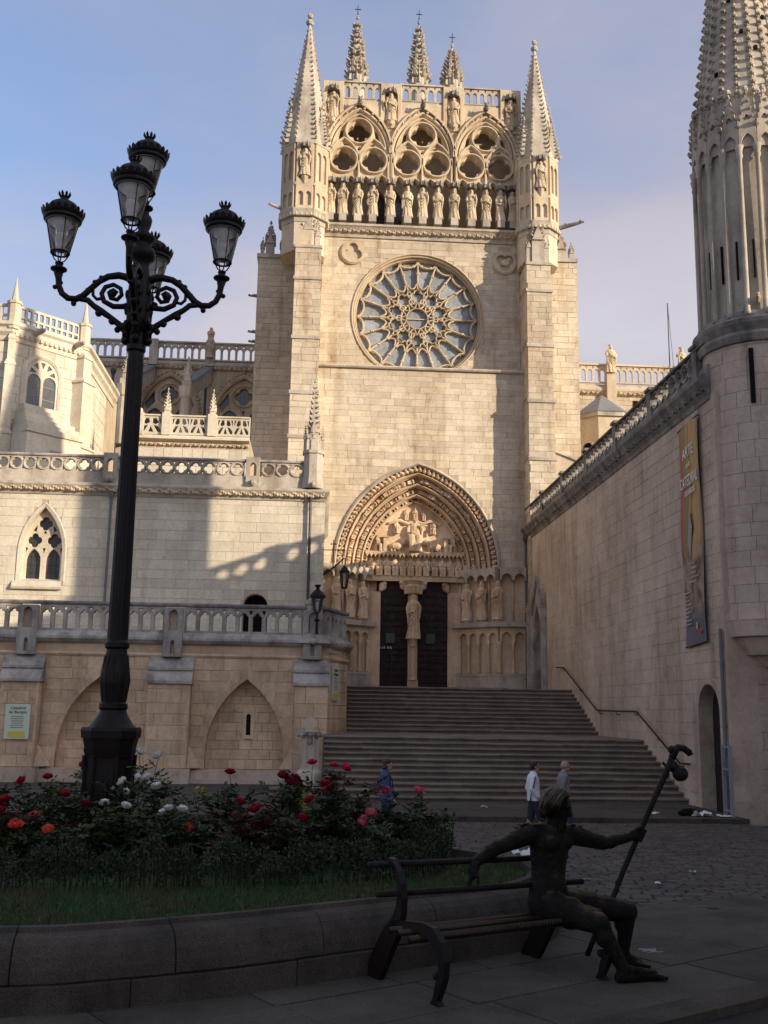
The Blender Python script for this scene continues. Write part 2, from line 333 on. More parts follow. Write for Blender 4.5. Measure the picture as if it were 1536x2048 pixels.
rough('leaf_olive', (.056, .074, .024), stain=.3, var=.45, sscale=5, bs=25, bump=0, rgh=.6, dark=(.03, .04, .014), spec=.3)
rough('leaf_red', (.075, .035, .022), stain=.3, var=.4, sscale=5, bs=25, bump=0, rgh=.6, dark=(.03, .02, .012), spec=.3)
rough('leaf_yellow', (.30, .26, .03), stain=.2, var=.3, bump=0)
rough('stem', (.035, .045, .02), stain=.3, var=.2, bump=0)
rough('grass', (.042, .092, .031), stain=.5, var=.45, sscale=1.6, bs=18, bump=0, rgh=.8, dark=(.075, .075, .032), spec=.2)
for nm, c in (('white', (.78, .76, .70)), ('crimson', (.34, .008, .022)), ('cerise', (.62, .03, .10)), ('pink', (.66, .12, .16)), ('coral', (.75, .10, .05)), ('wine', (.20, .008, .022))):
    rough('bloom_'+nm, c, stain=.25, var=.15, sscale=30, bump=0, rgh=.6, dark=(c[0]*.6, c[1]*.6, c[2]*.6), spec=.2)
plain('paper', (.75, .74, .72), .8, var=.15)
plain('sign_green', (.58, .66, .50), .5, var=.06); plain('sign_ink', (.03, .035, .03), .6); plain('sign_text', (.22, .26, .2), .6); plain('sign_yellow', (.62, .55, .08), .5)
plain('white_ink', (.80, .78, .74), .6); plain('bulb', (.75, .74, .70), .25); plain('red_ink', (.6, .03, .03), .5)
def glassy(name, c, rgh=.12, spec=.5, noise=0.0):
    m_ = rough(name, c, stain=.4, var=.3, sscale=4, bs=10, bump=noise, rgh=rgh, spec=spec, fine=.25); return m_
glassy('rose_glass', (.33, .35, .37), .45, .5, .3); glassy('leaded_glass', (.06, .06, .062), .3, .5, .2); glassy('clear_dark', (.10, .105, .115), .2, .6, .1)
def lamp_glass():
    m_, t, b = new_mat('lamp_glass'); t.nodes.remove(b); o = t.nodes['Material Output']
    tr = N(t, 'ShaderNodeBsdfTransparent'); tr.inputs[0].default_value = (.92, .93, .95, 1); gl = N(t, 'ShaderNodeBsdfGlossy'); gl.inputs['Roughness'].default_value = .08
    df = N(t, 'ShaderNodeBsdfDiffuse'); df.inputs[0].default_value = (.75, .74, .72, 1)
    m1 = N(t, 'ShaderNodeMixShader', i_0=.07); m2 = N(t, 'ShaderNodeMixShader'); fz = N(t, 'ShaderNodeFresnel'); fz.inputs[0].default_value = 1.45
    t.links.new(tr.outputs[0], m1.inputs[1]); t.links.new(df.outputs[0], m1.inputs[2]); t.links.new(fz.outputs[0], m2.inputs[0]); t.links.new(m1.outputs[0], m2.inputs[1]); t.links.new(gl.outputs[0], m2.inputs[2]); t.links.new(m2.outputs[0], o.inputs[0])
lamp_glass()

# ------------------------------------------------------------------ masonry: every block is a piece of its own
_unit = {}
def unit_block(mat):
    if mat.name not in _unit:
        b = MB(); e = .5; k = .485
        b.loft([[(-e, e, -e), (e, e, -e), (e, e, e), (-e, e, e)], [(-e, -.3, -e), (e, -.3, -e), (e, -.3, e), (-e, -.3, e)], [(-k, -e, -k), (k, -e, -k), (k, -e, k), (-k, -e, k)]])
        _unit[mat.name] = b.mesh('stone_block', mat)
    return _unit[mat.name]
class Masonry:
    def __init__(s, parent, mat, limit=300, name='stone_block'): s.p = parent; s.m = mat; s.b = []; s.limit = limit; s.name = name
    def block(s, c, d, rz=0.0, mat=None): s.b.append((tuple(c), tuple(d), rz, mat or s.m))
    def wall(s, u0, u1, z0, z1, h, wa, wb, mp, rz, ext=(), proud=.012, joint=.012, mat=None, seed=0, hv=.18):
        r = random.Random(seed); z = z0
        hs = []
        while z < z1-.04:
            hh = min(h*(1+r.uniform(-hv, hv)), z1-z)
            if z1-z-hh < h*.4: hh = z1-z
            hs.append((z, z+hh)); z += hh
        for (za, zb) in hs:
            u = u0-r.uniform(0, wb*.6)
            while u < u1:
                un = u+r.uniform(wa, wb); a, b_ = max(u, u0), min(un, u1); u = un
                segs = [(a, b_)]
                for e in ext:
                    q = e(za, zb)
                    if not q: continue
                    ns = []
                    for (p0, p1) in segs:
                        if q[0] > p0: ns.append((p0, min(p1, q[0])))
                        if q[1] < p1: ns.append((max(p0, q[1]), p1))
                    segs = ns
                for (p0, p1) in segs:
                    if p1-p0 > .07:
                        pr = proud*r.uniform(.5, 1.4); um, zm = (p0+p1)/2, (za+zb)/2
                        s.block(mp(um, zm, .02-pr/2-.01), (p1-p0-joint, .04+pr, zb-za-joint), rz, mat)
        return s
    def done(s):
        def score(b): return b[1][0]*b[1][2]/max((Vector(b[0])-CAM).length_squared, 1)
        s.b.sort(key=score, reverse=True)
        for c, d, rz, mat in s.b[:s.limit]: inst(s.name, unit_block(mat), s.p, c, (0, 0, rz), d)
        rest = {}
        for q in s.b[s.limit:]: rest.setdefault(q[3].name, []).append(q)
        for k, q in rest.items():
            mb = MB()
            for c, d, rz, mat in q: mb.obox(c, d, rz, R.random())
            mb.build(s.name+'s', M[k], s.p, kind='stuff', tint=True)
def ext_rect(u0, u1, z0, z1): return lambda a, b: (u0, u1) if b > z0+.01 and a < z1-.01 else None
def ext_circ(cx, cz, r):
    def f(a, b):
        z = min(max(cz, a), b); d = r*r-(z-cz)**2
        return (cx-sqrt(d), cx+sqrt(d)) if d > 0 else None
    return f
def ext_arch(cx, z0, zs, hw, rise):
    Rr = (hw*hw+max(rise, hw*1.0001)**2)/(2*hw); 
    def f(a, b):
        if b <= z0+.01: return None
        z = max(a, z0)
        if z <= zs: return (cx-hw, cx+hw)
        d = Rr*Rr-(z-zs)**2
        if d <= 0: return None
        x = sqrt(d)-(Rr-hw); return (cx-x, cx+x) if x > 0 else None
    return f

# ------------------------------------------------------------------ carved figures (facing -y, base at 0, height 1)
def robed(seed, seated=False, crown=True, mat='carved'):
    r = random.Random(seed); b = MB(); n = 36; k = r.choice((8, 9, 10)); ph = r.uniform(0, 6); rings = []; lean = r.uniform(-.03, .03)
    prof = [(.165, 0), (.160, .06), (.140, .2), (.128, .35), (.120, .48), (.112, .56), (.125, .66), (.140, .74), (.125, .79), (.06, .825), (.045, .86)]
    if seated: prof = [(.17, .32), (.150, .42), (.125, .55), (.135, .66), (.140, .74), (.10, .80), (.055, .83), (.045, .86)]
    for rr, z in prof:
        am = .24*max(0, 1-z/.78)+.035; tw = z*r.choice((2.2, 3.0)) if False else z*2.6
        sw = lean*sin(z*3.1)
        rings.append([(sw+rr*1.1*(1+am*abs(sin(k*pi*i/n+ph+tw))-am*.5)*cos(2*pi*i/n), rr*.85*(1+am*abs(sin(k*pi*i/n+ph+tw))-am*.5)*sin(2*pi*i/n), z) for i in range(n)])
    b.loft(rings)
    b.ball((lean*.3, -.012, .905), (.053, .062, .075), 10, 7); b.ball((lean*.3, .012, .912), (.066, .060, .082), 10, 6)
    b.ball((lean*.3, -.074, .898), (.011, .015, .018), 6, 4)
    for s_ in (-1, 1): b.tube([(s_*.05, .0, .95), (s_*.068, -.01, .89), (s_*.06, .0, .83), (s_*.075, -.02, .79)], [.02, .022, .02, .012], 6)      # hair falling to the shoulders
    if r.random() < .75: b.ball((0, -.058, .852), (.030, .026, .045), 8, 5)
    if crown:
        b.lathe([(.062, .955), (.070, .985), (.05, .985)], n=12)
        for q in range(6): a = 2*pi*q/6; b.ball((.064*cos(a), .064*sin(a), .995), (.014, .014, .022), 5, 3)
    up = r.choice((-1, 1, 0))
    for s_ in (-1, 1):
        if s_ == up: pts = [(s_*.125, 0, .755), (s_*.175, -.04, .66), (s_*.17, -.11, .63), (s_*.13, -.17, .73), (s_*.12, -.175, .775)]
        else:
            e = r.uniform(.50, .56); h = r.uniform(.50, .60); hx = s_*r.uniform(-.02, .05); pts = [(s_*.125, 0, .755), (s_*.165, -.02, .65), (s_*.155, -.06, e), (hx+s_*.05, -.15, h-.01), (hx, -.165, h)]
        b.tube(pts, [.045, .05, .045, .032, .022], 7)
        b.tube([pts[2], (pts[2][0]*.95, pts[2][1]-.01, pts[2][2]-.16), (pts[2][0]*.85, pts[2][1]+.01, pts[2][2]-.27)], [.035, .022, .008], 5)       # hanging sleeve
    sd = r.choice((-1, 1))                       # diagonal mantle folds
    for q in range(4): b.tube([(sd*.13, -.06, .72-.06*q), (sd*.03, -.125, .60-.09*q), (-sd*.10, -.10, .50-.11*q), (-sd*.14, -.03, .47-.11*q)], [.012, .017, .014, .006], 5)
    if r.random() < (.25 if seated else .6): b.obox((r.uniform(-.05, .05), -.17, .60), (.06, .03, .085), 0)
    if seated:
        for s_ in (-1, 1):
            b.tube([(s_*.08, 0, .38), (s_*.085, -.15, .42), (s_*.09, -.23, .38), (s_*.085, -.22, .15), (s_*.08, -.22, 0)], [.08, .08, .085, .07, .09], 8)
        for q in range(5): x = -.1+.05*q; b.tube([(x*.6, -.22, .36), (x, -.27, .2), (x*1.2, -.28, 0)], [.012, .02, .022], 5)
        b.box(-.15, .15, -.05, .16, 0, .34)
    return b.mesh('statue', M[mat], False)
ST = [robed(i) for i in range(4)]; SB = [robed(i+20, crown=False) for i in range(3)]; SEAT = [robed(i+40, True, i == 1, 'portal_stone') for i in range(4)]; SP_ = [robed(i+60, False, i == 1, 'portal_stone') for i in range(7)]
def mk_canopy():
    b = MB(); b.lathe([(.30, .0), (.34, .12), (.30, .3), (.12, .38)], n=8, ph=pi/8)
    for i in range(8):
        a = 2*pi*i/8+pi/8; b.prism([(.34*cos(a)+.1*cos(a+q), .34*sin(a)+.1*sin(a+q)) for q in (0, 2.1, 4.2)], -.06, .42, .1)
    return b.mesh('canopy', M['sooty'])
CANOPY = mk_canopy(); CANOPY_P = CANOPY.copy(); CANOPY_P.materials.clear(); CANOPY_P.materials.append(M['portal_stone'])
def leaf_knob():
    b = MB(); b.ball((0, 0, 0), (.5, .35, .5), 6, 4); b.ball((.25, -.25, .2), .28, 5, 3); b.ball((-.25, -.25, -.15), .28, 5, 3); return b
def crockets(b, p0, p1, n, s, outd):      # knobs climbing an edge
    p0, p1, o = Vv(p0), Vv(p1), Vv(outd).normalized()
    for i in range(n):
        t = (i+.4)/n; p = p0.lerp(p1, t)+o*s*.35; k = s*(1-.45*t)
        k *= .8+.4*((i*7+int(abs(p.x)*13)) % 5)/4; b.tube([p-o*k*.3, p+o*k*.35+Vector((0, 0, k*.1)), p+o*k*.75+Vector((0, 0, k*.5)), p+o*k*.55+Vector((0, 0, k*.8))], [k*.34, k*.42, k*.34, k*.12], 5)
def spire(b, c, r, z0, z1, n=8, crk=12, ph=pi/8, cs=.22, fin=True):
    ring = [(c[0]+r*cos(ph+2*pi*i/n), c[1]+r*sin(ph+2*pi*i/n)) for i in range(n)]
    b.prism(ring, z0, z1, .04, c)
    for x, y in ring:
        if y < c[1]+r*.5: crockets(b, (x, y, z0), (c[0], c[1], z1-.3), crk, cs, (x-c[0], y-c[1], 0))
    if fin: b.ball((c[0], c[1], z1+.05), (.14*r+.05, .14*r+.05, .1*r+.05), 7, 4); b.ball((c[0], c[1], z1+.3*r+.08), (.09*r+.04,)*3, 6, 4)
def pinnacle(b, c, w_, z0, zs, z1, crk=6):     # square shaft with gablets and a crocketed spirelet
    x, y = c; h = w_/2
    b.box(x-h, x+h, y-h, y+h, z0, zs)
    for (dx, dy) in ((0, -1), (1, 0), (-1, 0)):
        a = [(x-h, y-h), (x+h, y-h)] if dy else [(x+dx*h, y-h), (x+dx*h, y+h)]
        o = Vector((dx, dy, 0))*.05*w_*3
        p = [Vector((*a[0], zs-.02))+o, Vector((*a[1], zs-.02))+o, Vector(((a[0][0]+a[1][0])/2, (a[0][1]+a[1][1])/2, zs+w_*1.25))+o]
        q = [v_-o*2.5 for v_ in p]; b.loft([p, q])
    sq = [(x-h*.8, y-h*.8), (x+h*.8, y-h*.8), (x+h*.8, y+h*.8), (x-h*.8, y+h*.8)]
    b.prism(sq, zs, z1, .06, c)
    for sx, sy in ((-1, -1), (1, -1), (1, 1), (-1, 1)):
        crockets(b, (x+sx*h*.8, y+sy*h*.8, zs+.1), (x, y, z1-.1), crk, w_*.32, (sx, sy, 0))
    b.ball((x, y, z1+w_*.08), (w_*.2, w_*.2, w_*.12), 7, 4); b.ball((x, y, z1+w_*.3), w_*.13, 6, 4)
# ================================================================== the ground
def sheet(name, pts, mat, kind='structure'):
    b = MB(); b.add(pts, [tuple(range(len(pts)))]); return b.build(name, mat, kind=kind)
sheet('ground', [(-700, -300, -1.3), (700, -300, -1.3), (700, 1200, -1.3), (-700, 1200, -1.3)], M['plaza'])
def gz(y): return 0.0 if y < 9 else -.80*min((y-9)/16.5, 1)      # the square falls gently towards the cathedral
gb = MB()
ys = [-30, 0, 5, 9, 12, 16, 20, 23, 25.5]
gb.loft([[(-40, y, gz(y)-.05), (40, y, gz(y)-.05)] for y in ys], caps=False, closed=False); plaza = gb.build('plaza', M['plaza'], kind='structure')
pv = MB(); pv.box(-40, 10.69, 25.5, 52, -1.2, -.69); pav = pv.build('pavement', M['slab'], kind='structure')
r = random.Random(3); u = -14.0
while u < 10.6:                                   # kerb stones along the pavement's edge, paving slabs behind them
    un = min(u+r.uniform(.9, 1.4), 10.66); kb = MB(); kb.box(u, un-.012, 25.28, 25.56, -1.0, -.675+r.uniform(-.004, .004)); kb.build('kerb_stone', M['granite'], pav); u = un
for j in range(5):
    u = -2+r.uniform(-1, 0); y0 = 25.57+j*.8
    while u < 10.6:
        un = min(u+r.uniform(.9, 1.5), 10.66); kb = MB(); kb.box(u, un-.015, y0, y0+.785, -.9, -.684+r.uniform(-.003, .003)); kb.build('paving_slab', M['slab'], pav); u = un

# ================================================================== transept front
FX = 5.1
fac = thing('transept_facade', 'tall sunlit limestone cathedral transept front with rose window, statue gallery and carved portal', 'cathedral', (FX, 52, 2.74))
FY, LY = 52.0, 51.15
mpF, mpL = front(FY), front(LY)
RZ, RR = 22.45, 3.3
# upper wall with the rose opening, lower wall with the portal opening
plate('wall', [rect(-.2, 10.65, 18.4, 27.25), circ(FX, RZ, 3.48, 64)], mpF, 1.0, M['mortar'], fac)
PC, PHW, PSZ, PRISE = 5.1, 4.12, 8.85, 5.28
PR0 = (PHW**2+PRISE**2)/(2*PHW); PCO = PR0-PHW
def parc(off, n=18):
    rr = PR0-off; return parch(PC, PSZ, rr-PCO, sqrt(rr*rr-PCO*PCO), n)
plate('wall', [[(-.4, 2.6)]+[(.98-.0, 2.6)]+parc(0)+[(9.22, 2.6), (10.75, 2.6), (10.75, 19.2), (-.4, 19.2)]], mpL, 1.6, M['mortar'], fac)
ms = Masonry(fac, M['facade'])
ms.wall(-.1, 10.6, 19.5, 26.75, .31, .5, 1.05, mpF, 0, (ext_circ(FX, RZ, 3.54), ext_circ(1.55, 25.9, .66), ext_circ(9.8, 25.7, .66)), seed=1, proud=.007, joint=.007)
ms.wall(-.3, 10.7, 8.95, 19.15, .33, .55, 1.15, mpL, 0, (ext_arch(PC, 0, PSZ, PHW+.12, PRISE+.15),), seed=2, proud=.007, joint=.007)
# string course under the rose
b = MB(); b.loft([[(-.35, y, z), (10.68, y, z)] for y, z in ((51.9, 19.15), (51.0, 19.15), (50.95, 19.22), (51.0, 19.3), (51.15, 19.32), (51.98, 19.52), (52.1, 19.5))], caps=False, closed=False); b.build('string_course', M['weathered'], fac)
# buttresses
def buttress(x0, x1, stages, yb, mat):
    o = MB(); prev = None
    for (z0, z1, yf, sh) in stages:
        o.box(x0+sh+.03, x1-sh-.03, yf+.03, yb, z0, z1)
    bt = o.build('buttress', M['mortar'], fac)
    for i, (z0, z1, yf, sh) in enumerate(stages):
        ms.wall(x0+sh, x1-sh, z0, z1-.12, .33, .45, .9, front(yf+.03), 0, seed=int(x0*7+z0*3), proud=.03)
        ms.wall(yf+.05, yb, z0, z1-.12, .33, .5, .9, side(x0+sh+.03), -pi/2, seed=int(x0*7+z0*5), proud=.03)
        ms.wall(yf+.05, yb, z0, z1-.12, .33, .5, .9, lambda u_, v_, w_, X=x1-sh-.03: (X-w_, u_, v_), pi/2, seed=int(x0*7+z0*6), proud=.03)
        w_ = MB(); nxt = stages[i+1][2] if i+1 < len(stages) else yf+.25
        w_.loft([[(x0+sh-.05, y, z), (x1-sh+.05, y, z)] for y, z in ((yf+.15, z1-.2), (yf-.07, z1-.2), (yf-.07, z1-.06), (nxt+.12, z1+.12), (yb, z1+.12))], caps=False, closed=False)
        w_.build('weathering', M['weathered'], fac)
LS = [(2.6, 15.2, 49.95, 0), (15.2, 17.5, 50.0, .0), (17.5, 20.45, 50.1, .02), (20.45, 23.7, 50.2, .02), (23.7, 25.5, 50.3, .03)]
buttress(-1.5, -.1, LS, 52.3, M['facade'])
RS = [(2.6, 14.45, 49.95, 0), (14.45, 17.5, 50.0, .0), (17.5, 20.5, 50.1, .02), (20.5, 23.55, 50.2, .02), (23.55, 25.1, 50.3, .03)]
buttress(10.6, 11.95, RS, 52.3, M['facade'])
# outer shoulders of the front
for (x0, x1, zt, sd_) in ((-3.5, -1.5, 25.7, 5), (11.95, 13.85, 26.2, 6)):
    o = MB(); o.box(x0+.03, x1, 52.33, 58, 2.6, zt); o.build('shoulder', M['mortar'], fac)
    ms.wall(x0, x1, 8.0, zt-.15, .33, .5, 1.0, front(52.33), 0, seed=sd_, proud=.03)
    o = MB(); o.box(x0-.06, x1+.02, 52.2, 58.05, zt-.15, zt+.06); o.build('weathering', M['weathered'], fac)
    if x0 > 0: ms.wall(52.3, 57.5, 12, zt-.15, .33, .5, 1.0, lambda u_, v_, w_: (13.85-.03-w_, u_, v_), pi/2, seed=9, proud=.03)
for (px, py, w_, z0, zs, z1) in ((-.82, 50.75, .55, 25.5, 26.4, 28.2), (-1.25, 50.65, .26, 25.5, 26.1, 27.1), (-.34, 50.65, .26, 25.5, 26.1, 27.1),
                                 (11.28, 50.75, .62, 25.1, 26.4, 28.1), (10.82, 50.65, .26, 25.1, 26.0, 27.0), (11.76, 50.65, .26, 25.1, 26.0, 27.0),
                                 (-2.9, 52.7, .45, 25.7, 26.5, 27.7), (-3.3, 52.6, .2, 25.7, 26.2, 26.8), (-2.2, 52.7, .3, 25.7, 26.3, 27.2), (13.0, 52.7, .5, 26.2, 26.9, 28.0), (13.62, 52.6, .24, 26.2, 26.7, 27.3)):
    b = MB(); pinnacle(b, (px, py), w_, z0, zs, z1, 7); b.build('pinnacle', M['weathered'], fac)
ms.done()
# trefoil medallions
for cx, cz in ((1.55, 25.9), (9.8, 25.7)):
    plate('medallion', [circ(cx, cz, .62, 32), foil(cx, cz, .24, .27, 3, pi/2 if cx < 5 else -pi/2)], front(FY-.16), .15, M['carved'], fac, .04)
    b = MB(); b.sweep(circ(cx, cz, .63, 40), [(-.05, 0), (-.03, -.12), (.05, -.12), (.07, 0)], mpF, True); b.build('moulding', M['carved'], fac)
    if cx > 5:
        b = MB(); b.ball((cx, FY-.05, cz), (.28, .10, .20), 8, 5); b.ball((cx+.2, FY-.1, cz+.15), .12, 6, 4); b.build('relief', M['carved'], fac)
# the rose
b = MB()
for rr, p in ((3.53, [(-.05, .0), (-.03, -.07), (.03, -.08), (.05, 0)]), (3.43, [(-.05, .1), (-.03, .02), (.03, .0), (.06, .1)]), (3.33, [(-.04, .28), (-.03, .19), (.03, .18), (.05, .28)])):
    b.sweep(circ(FX, RZ, rr, 72), p, mpF, True)
b.sweep(circ(FX, RZ, 3.39, 72), [(.12, .62), (.10, .30), (-.08, .02), (-.11, .02), (-.11, .62)], mpF, True)
rose = b.build('rose_window', M['carved'], fac, True, label='great round rose window with twenty stone spokes')
gm = front(FY+.5)
for k in range(20):
    a0, a1 = pi/2+2*pi*k/20, pi/2+2*pi*(k+1)/20
    for (ra, rb) in ((1.5, 3.36),):
        P = [(FX+ra*cos(a0), RZ+ra*sin(a0)), (FX+rb*cos(a0), RZ+rb*sin(a0)), (FX+rb*cos((a0+a1)/2), RZ+rb*sin((a0+a1)/2)), (FX+rb*cos(a1), RZ+rb*sin(a1)), (FX+ra*cos(a1), RZ+ra*sin(a1))]
        q = MB(); q.add([gm(x, z, .0) for x, z in P], [(0, 1, 2, 3, 4)]); q.build('pane', M['rose_glass'], rose)
for k in range(10):
    a0, a1 = pi/2-pi/10+2*pi*k/10, pi/2+pi/10+2*pi*k/10
    q = MB(); q.add([gm(FX+rr*cos(a), RZ+rr*sin(a), 0) for rr, a in ((.55, a0), (1.5, a0), (1.5, a1), (.55, a1))], [(0, 1, 2, 3)]); q.build('pane', M['rose_glass'], rose)
q = MB(); q.add([gm(x, z, -.002) for x, z in circ(FX, RZ, .6, 24)], [tuple(range(24))]); q.build('pane', M['rose_glass'], rose)
tp = [(-.055, .1), (-.055, 0), (-.025, -.07), (.025, -.07), (.055, 0), (.055, .1)]
mpT = front(FY+.34); b = MB()
for k in range(20):
    a = pi/2+2*pi*k/20; a1 = a+2*pi/20; am = (a+a1)/2
    b.sweep([(FX+1.62*cos(a), RZ+1.62*sin(a)), (FX+3.32*cos(a), RZ+3.32*sin(a))], [(x*.85, y) for x, y in tp], mpT)
    b.lathe([(.10, -.04), (.10, .04)], mpT(FX+2.55*cos(a), RZ+2.55*sin(a), -.02), 6)
    # rim scallops, bulging inwards, with a cusp
    P = []
    for j in range(13):
        t = j/12; th = a+(a1-a)*t; sag = sin(pi*t); rr = 3.26-.36*sag**.55-(.0 if abs(t-.5) > .2 else -.03); P.append((FX+rr*cos(th), RZ+rr*sin(th)))
    b.sweep(P, tp, mpT)
    for t in (.25, .75):
        th = a+(a1-a)*t; b.ball(mpT(FX+3.05*cos(th), RZ+3.05*sin(th), 0), .05, 5, 3)
    # little trefoiled heads of the long lights, at their inner ends
    P = []
    for j in range(11):
        t = j/10; th = a+(a1-a)*(.10+.8*t); rr = 1.98-.28*sin(pi*t)**.6; P.append((FX+rr*cos(th), RZ+rr*sin(th)))
    b.sweep(P, [(x*.8, y) for x, y in tp], mpT)
b.sweep(circ(FX, RZ, 3.33, 72), tp, mpT, True); b.sweep(circ(FX, RZ, .88, 40), tp, mpT, True); b.sweep(circ(FX, RZ, .58, 30), [(x*.5, y) for x, y in tp], mpT, True)
b.box(FX-.6, FX+.6, FY+.40, FY+.46, RZ-.02, RZ+.02)
b.build('tracery', M['carved'], rose)
b = MB(); th = [(x*.72, y) for x, y in tp]
for k in range(10):
    a = pi/2+2*pi*k/10; b.sweep(foil(FX+1.24*cos(a), RZ+1.24*sin(a), .20, .195, 4, a, 7), th, mpT, True)
    a2 = a+pi/10
    b.sweep([(FX+.86*cos(a2), RZ+.86*sin(a2)), (FX+1.16*cos(a2), RZ+1.16*sin(a2))], th, mpT)
    for s_ in (-1, 1): b.sweep([(FX+1.16*cos(a2), RZ+1.16*sin(a2)), (FX+1.42*cos(a2+s_*.09), RZ+1.42*sin(a2+s_*.09)), (FX+1.66*cos(a2+s_*pi/20*0+ (s_*.0)), RZ+1.66*sin(a2))], th, mpT)
    b.sweep([(FX+1.58*cos(a-.11), RZ+1.58*sin(a-.11)), (FX+1.66*cos(a), RZ+1.66*sin(a)), (FX+1.58*cos(a+.11), RZ+1.58*sin(a+.11))], th, mpT)
    b.ball(mpT(FX+1.16*cos(a2), RZ+1.16*sin(a2), -.02), .07, 6, 4)
for k in range(12):
    a = 2*pi*k/12+pi/12; b.sweep([(FX+.86*cos(a-.2), RZ+.86*sin(a-.2)), (FX+.70*cos(a-.12), RZ+.70*sin(a-.12)), (FX+.60*cos(a), RZ+.60*sin(a)), (FX+.70*cos(a+.12), RZ+.70*sin(a+.12)), (FX+.86*cos(a+.2), RZ+.86*sin(a+.2))], th, mpT)
b.build('inner_tracery', M['carved'], rose)

# cornice under the gallery with a carved leaf frieze
b = MB(); b.loft([[(-.3, y, z), (10.75, y, z)] for y, z in ((52.1, 26.75), (51.9, 26.78), (51.86, 26.95), (51.62, 27.25), (51.55, 27.3), (51.55, 27.42), (52.6, 27.6))], caps=False, closed=False); b.build('cornice', M['weathered'], fac)
def frieze(parent, mp, u0, u1, z, s, step, mat, name='leaf_frieze'):
    k = leaf_knob(); b = MB(); u_ = u0; i = 0; rr = random.Random(int(u0*10+z))
    while u_ < u1:
        sc = s*rr.uniform(.85, 1.15); b.add([mp(u_+p[0]*sc*(-1 if i % 2 else 1), z+p[2]*sc, p[1]*sc) for p in k.v], k.f); u_ += step; i += 1
    return b.build(name, mat, parent, kind='stuff')
frieze(fac, front(51.75), -.1, 10.65, 27.08, .2, .24, M['carved'])
# gallery: openwork screen, three bays of two, four lancets each
GX = [.27, .95, 1.76, 2.56, 3.51, 4.45, 5.27, 6.11, 7.0, 7.93, 8.74, 9.54, 10.2]
gal = [rect(-.1, 10.6, 27.4, 34.95)]
gy = front(FY-.05)
TOP = [(1.76, 33.02), (5.24, 32.96), (8.74, 32.92)]; MID = [(.95, 31.3), (2.57, 31.3), (4.43, 31.26), (6.04, 31.26), (7.94, 31.22), (9.55, 31.22)]
for i in range(12):
    a, c = GX[i], GX[i+1]; gal.append(lancet((a+c)/2, 27.62, 29.75, (c-a)/2-.17, (c-a)*.62, 6))
for cx, cz in MID: gal.append(foil(cx, cz, .32, .33, 4, 0, 8))
for cx, cz in TOP: gal.append(foil(cx, cz, .32, .33, 4, 0, 8))
for i, (cx, cz) in enumerate(TOP):
    for s_ in (-1, 1):
        gal.append([(cx+s_*.92, cz-.55), (cx+s_*1.22, cz-.75), (cx+s_*1.02, cz+.0), (cx+s_*.86, cz+.05)])
        gal.append([(cx+s_*.80, cz-.90), (cx+s_*.55, cz-.78), (cx+s_*.86, cz-.70)])
    gal.append([(cx-.14, cz-1.10), (cx+.14, cz-1.10), (cx, cz-.92)])
    gal.append([(cx-.13, cz-2.05), (cx+.13, cz-2.05), (cx, cz-2.45)])
screen = plate('gallery_screen', gal, gy, .42, M['carved'], fac, .07)
rib = [(-.07, .04), (-.07, -.08), (-.03, -.17), (.03, -.17), (.07, -.08), (.07, .04)]
b = MB()
for cx, cz in MID+TOP: b.sweep(circ(cx, cz, .74, 32), rib, gy, True)
for cx, cz in TOP:
    A = parch(cx, cz-1.25, 1.66, 2.55, 12)
    b.sweep(A, [(x*1.3, y*1.2) for x, y in rib], gy); b.sweep([(x, z) for x, z in parch(cx, cz-1.25, 1.48, 2.25, 12)], [(x*.7, y) for x, y in rib], gy)
    b.sweep(parch(cx, cz-1.25, 1.78, 2.85, 12), [(-.05, .06), (-.05, -.28), (.05, -.28), (.07, .06)], gy)
    for s_ in (-1, 1): b.sweep(parch(cx+s_*.81, cz-1.8, .82, 1.35, 10), rib, gy)
    for s_ in (-1.62, 0, 1.62): b.sweep([(cx+s_, 30.1), (cx+s_, cz-1.2)], rib, gy)
    for s_ in (-1.75, 1.75): b.sweep([(cx+s_, 27.6), (cx+s_, cz-1.2)], rib, gy)
    for x, z in A[1:-1:2]: b.ball(gy(x*1.0+(x-cx)*.05, z+.1, -.24), .075, 5, 3)
for i in range(12):
    a, c = GX[i], GX[i+1]; b.sweep(parch((a+c)/2, 29.75, (c-a)/2-.04, (c-a)*.74, 6), [(x*.7, y*.8) for x, y in rib], gy)
for x in GX: b.lathe([(.10, 27.6), (.10, 29.75), (.14, 29.8), (.14, 29.95)], (x, FY-.02, 0), 8)
b.build('tracery', M['carved'], screen)
# back wall of the gallery with two lancet windows
bw = plate('gallery_back_wall', [rect(-1.0, 11.6, 27.0, 35.2), lancet(3.05, 27.6, 30.3, .33, .6), lancet(4.0, 27.6, 30.3, .36, .6), lancet(8.35, 27.6, 30.0, .28, .5)], front(54.5), .4, M['facade'], fac)
q = MB(); q.box(-.9, 11.5, 53.3, 56.2, 34.75, 34.95); q.build('gallery_shade_slab', M['facade'], fac)  # slab added to shade the gallery interior, front gap lets skylight in
for x_ in (-.9, 11.2): q = MB(); q.box(x_, x_+.3, FY+.4, 56, 27.3, 34.9); q.build('gallery_shade_wall', M['facade'], fac)  # end walls added with the slab to keep the gallery dim
for cx in (3.05, 4.0):
    for j in range(6):
        q = MB(); q.box(cx-.36, cx+.36, 54.75, 54.77, 27.62+j*.56, 27.62+j*.56+.53); q.build('pane', M['clear_dark'], bw)
q = MB(); q.box(-.2, 10.7, 51.95, 56.2, 27.3, 27.56); q.build('gallery_floor', M['weathered'], fac)
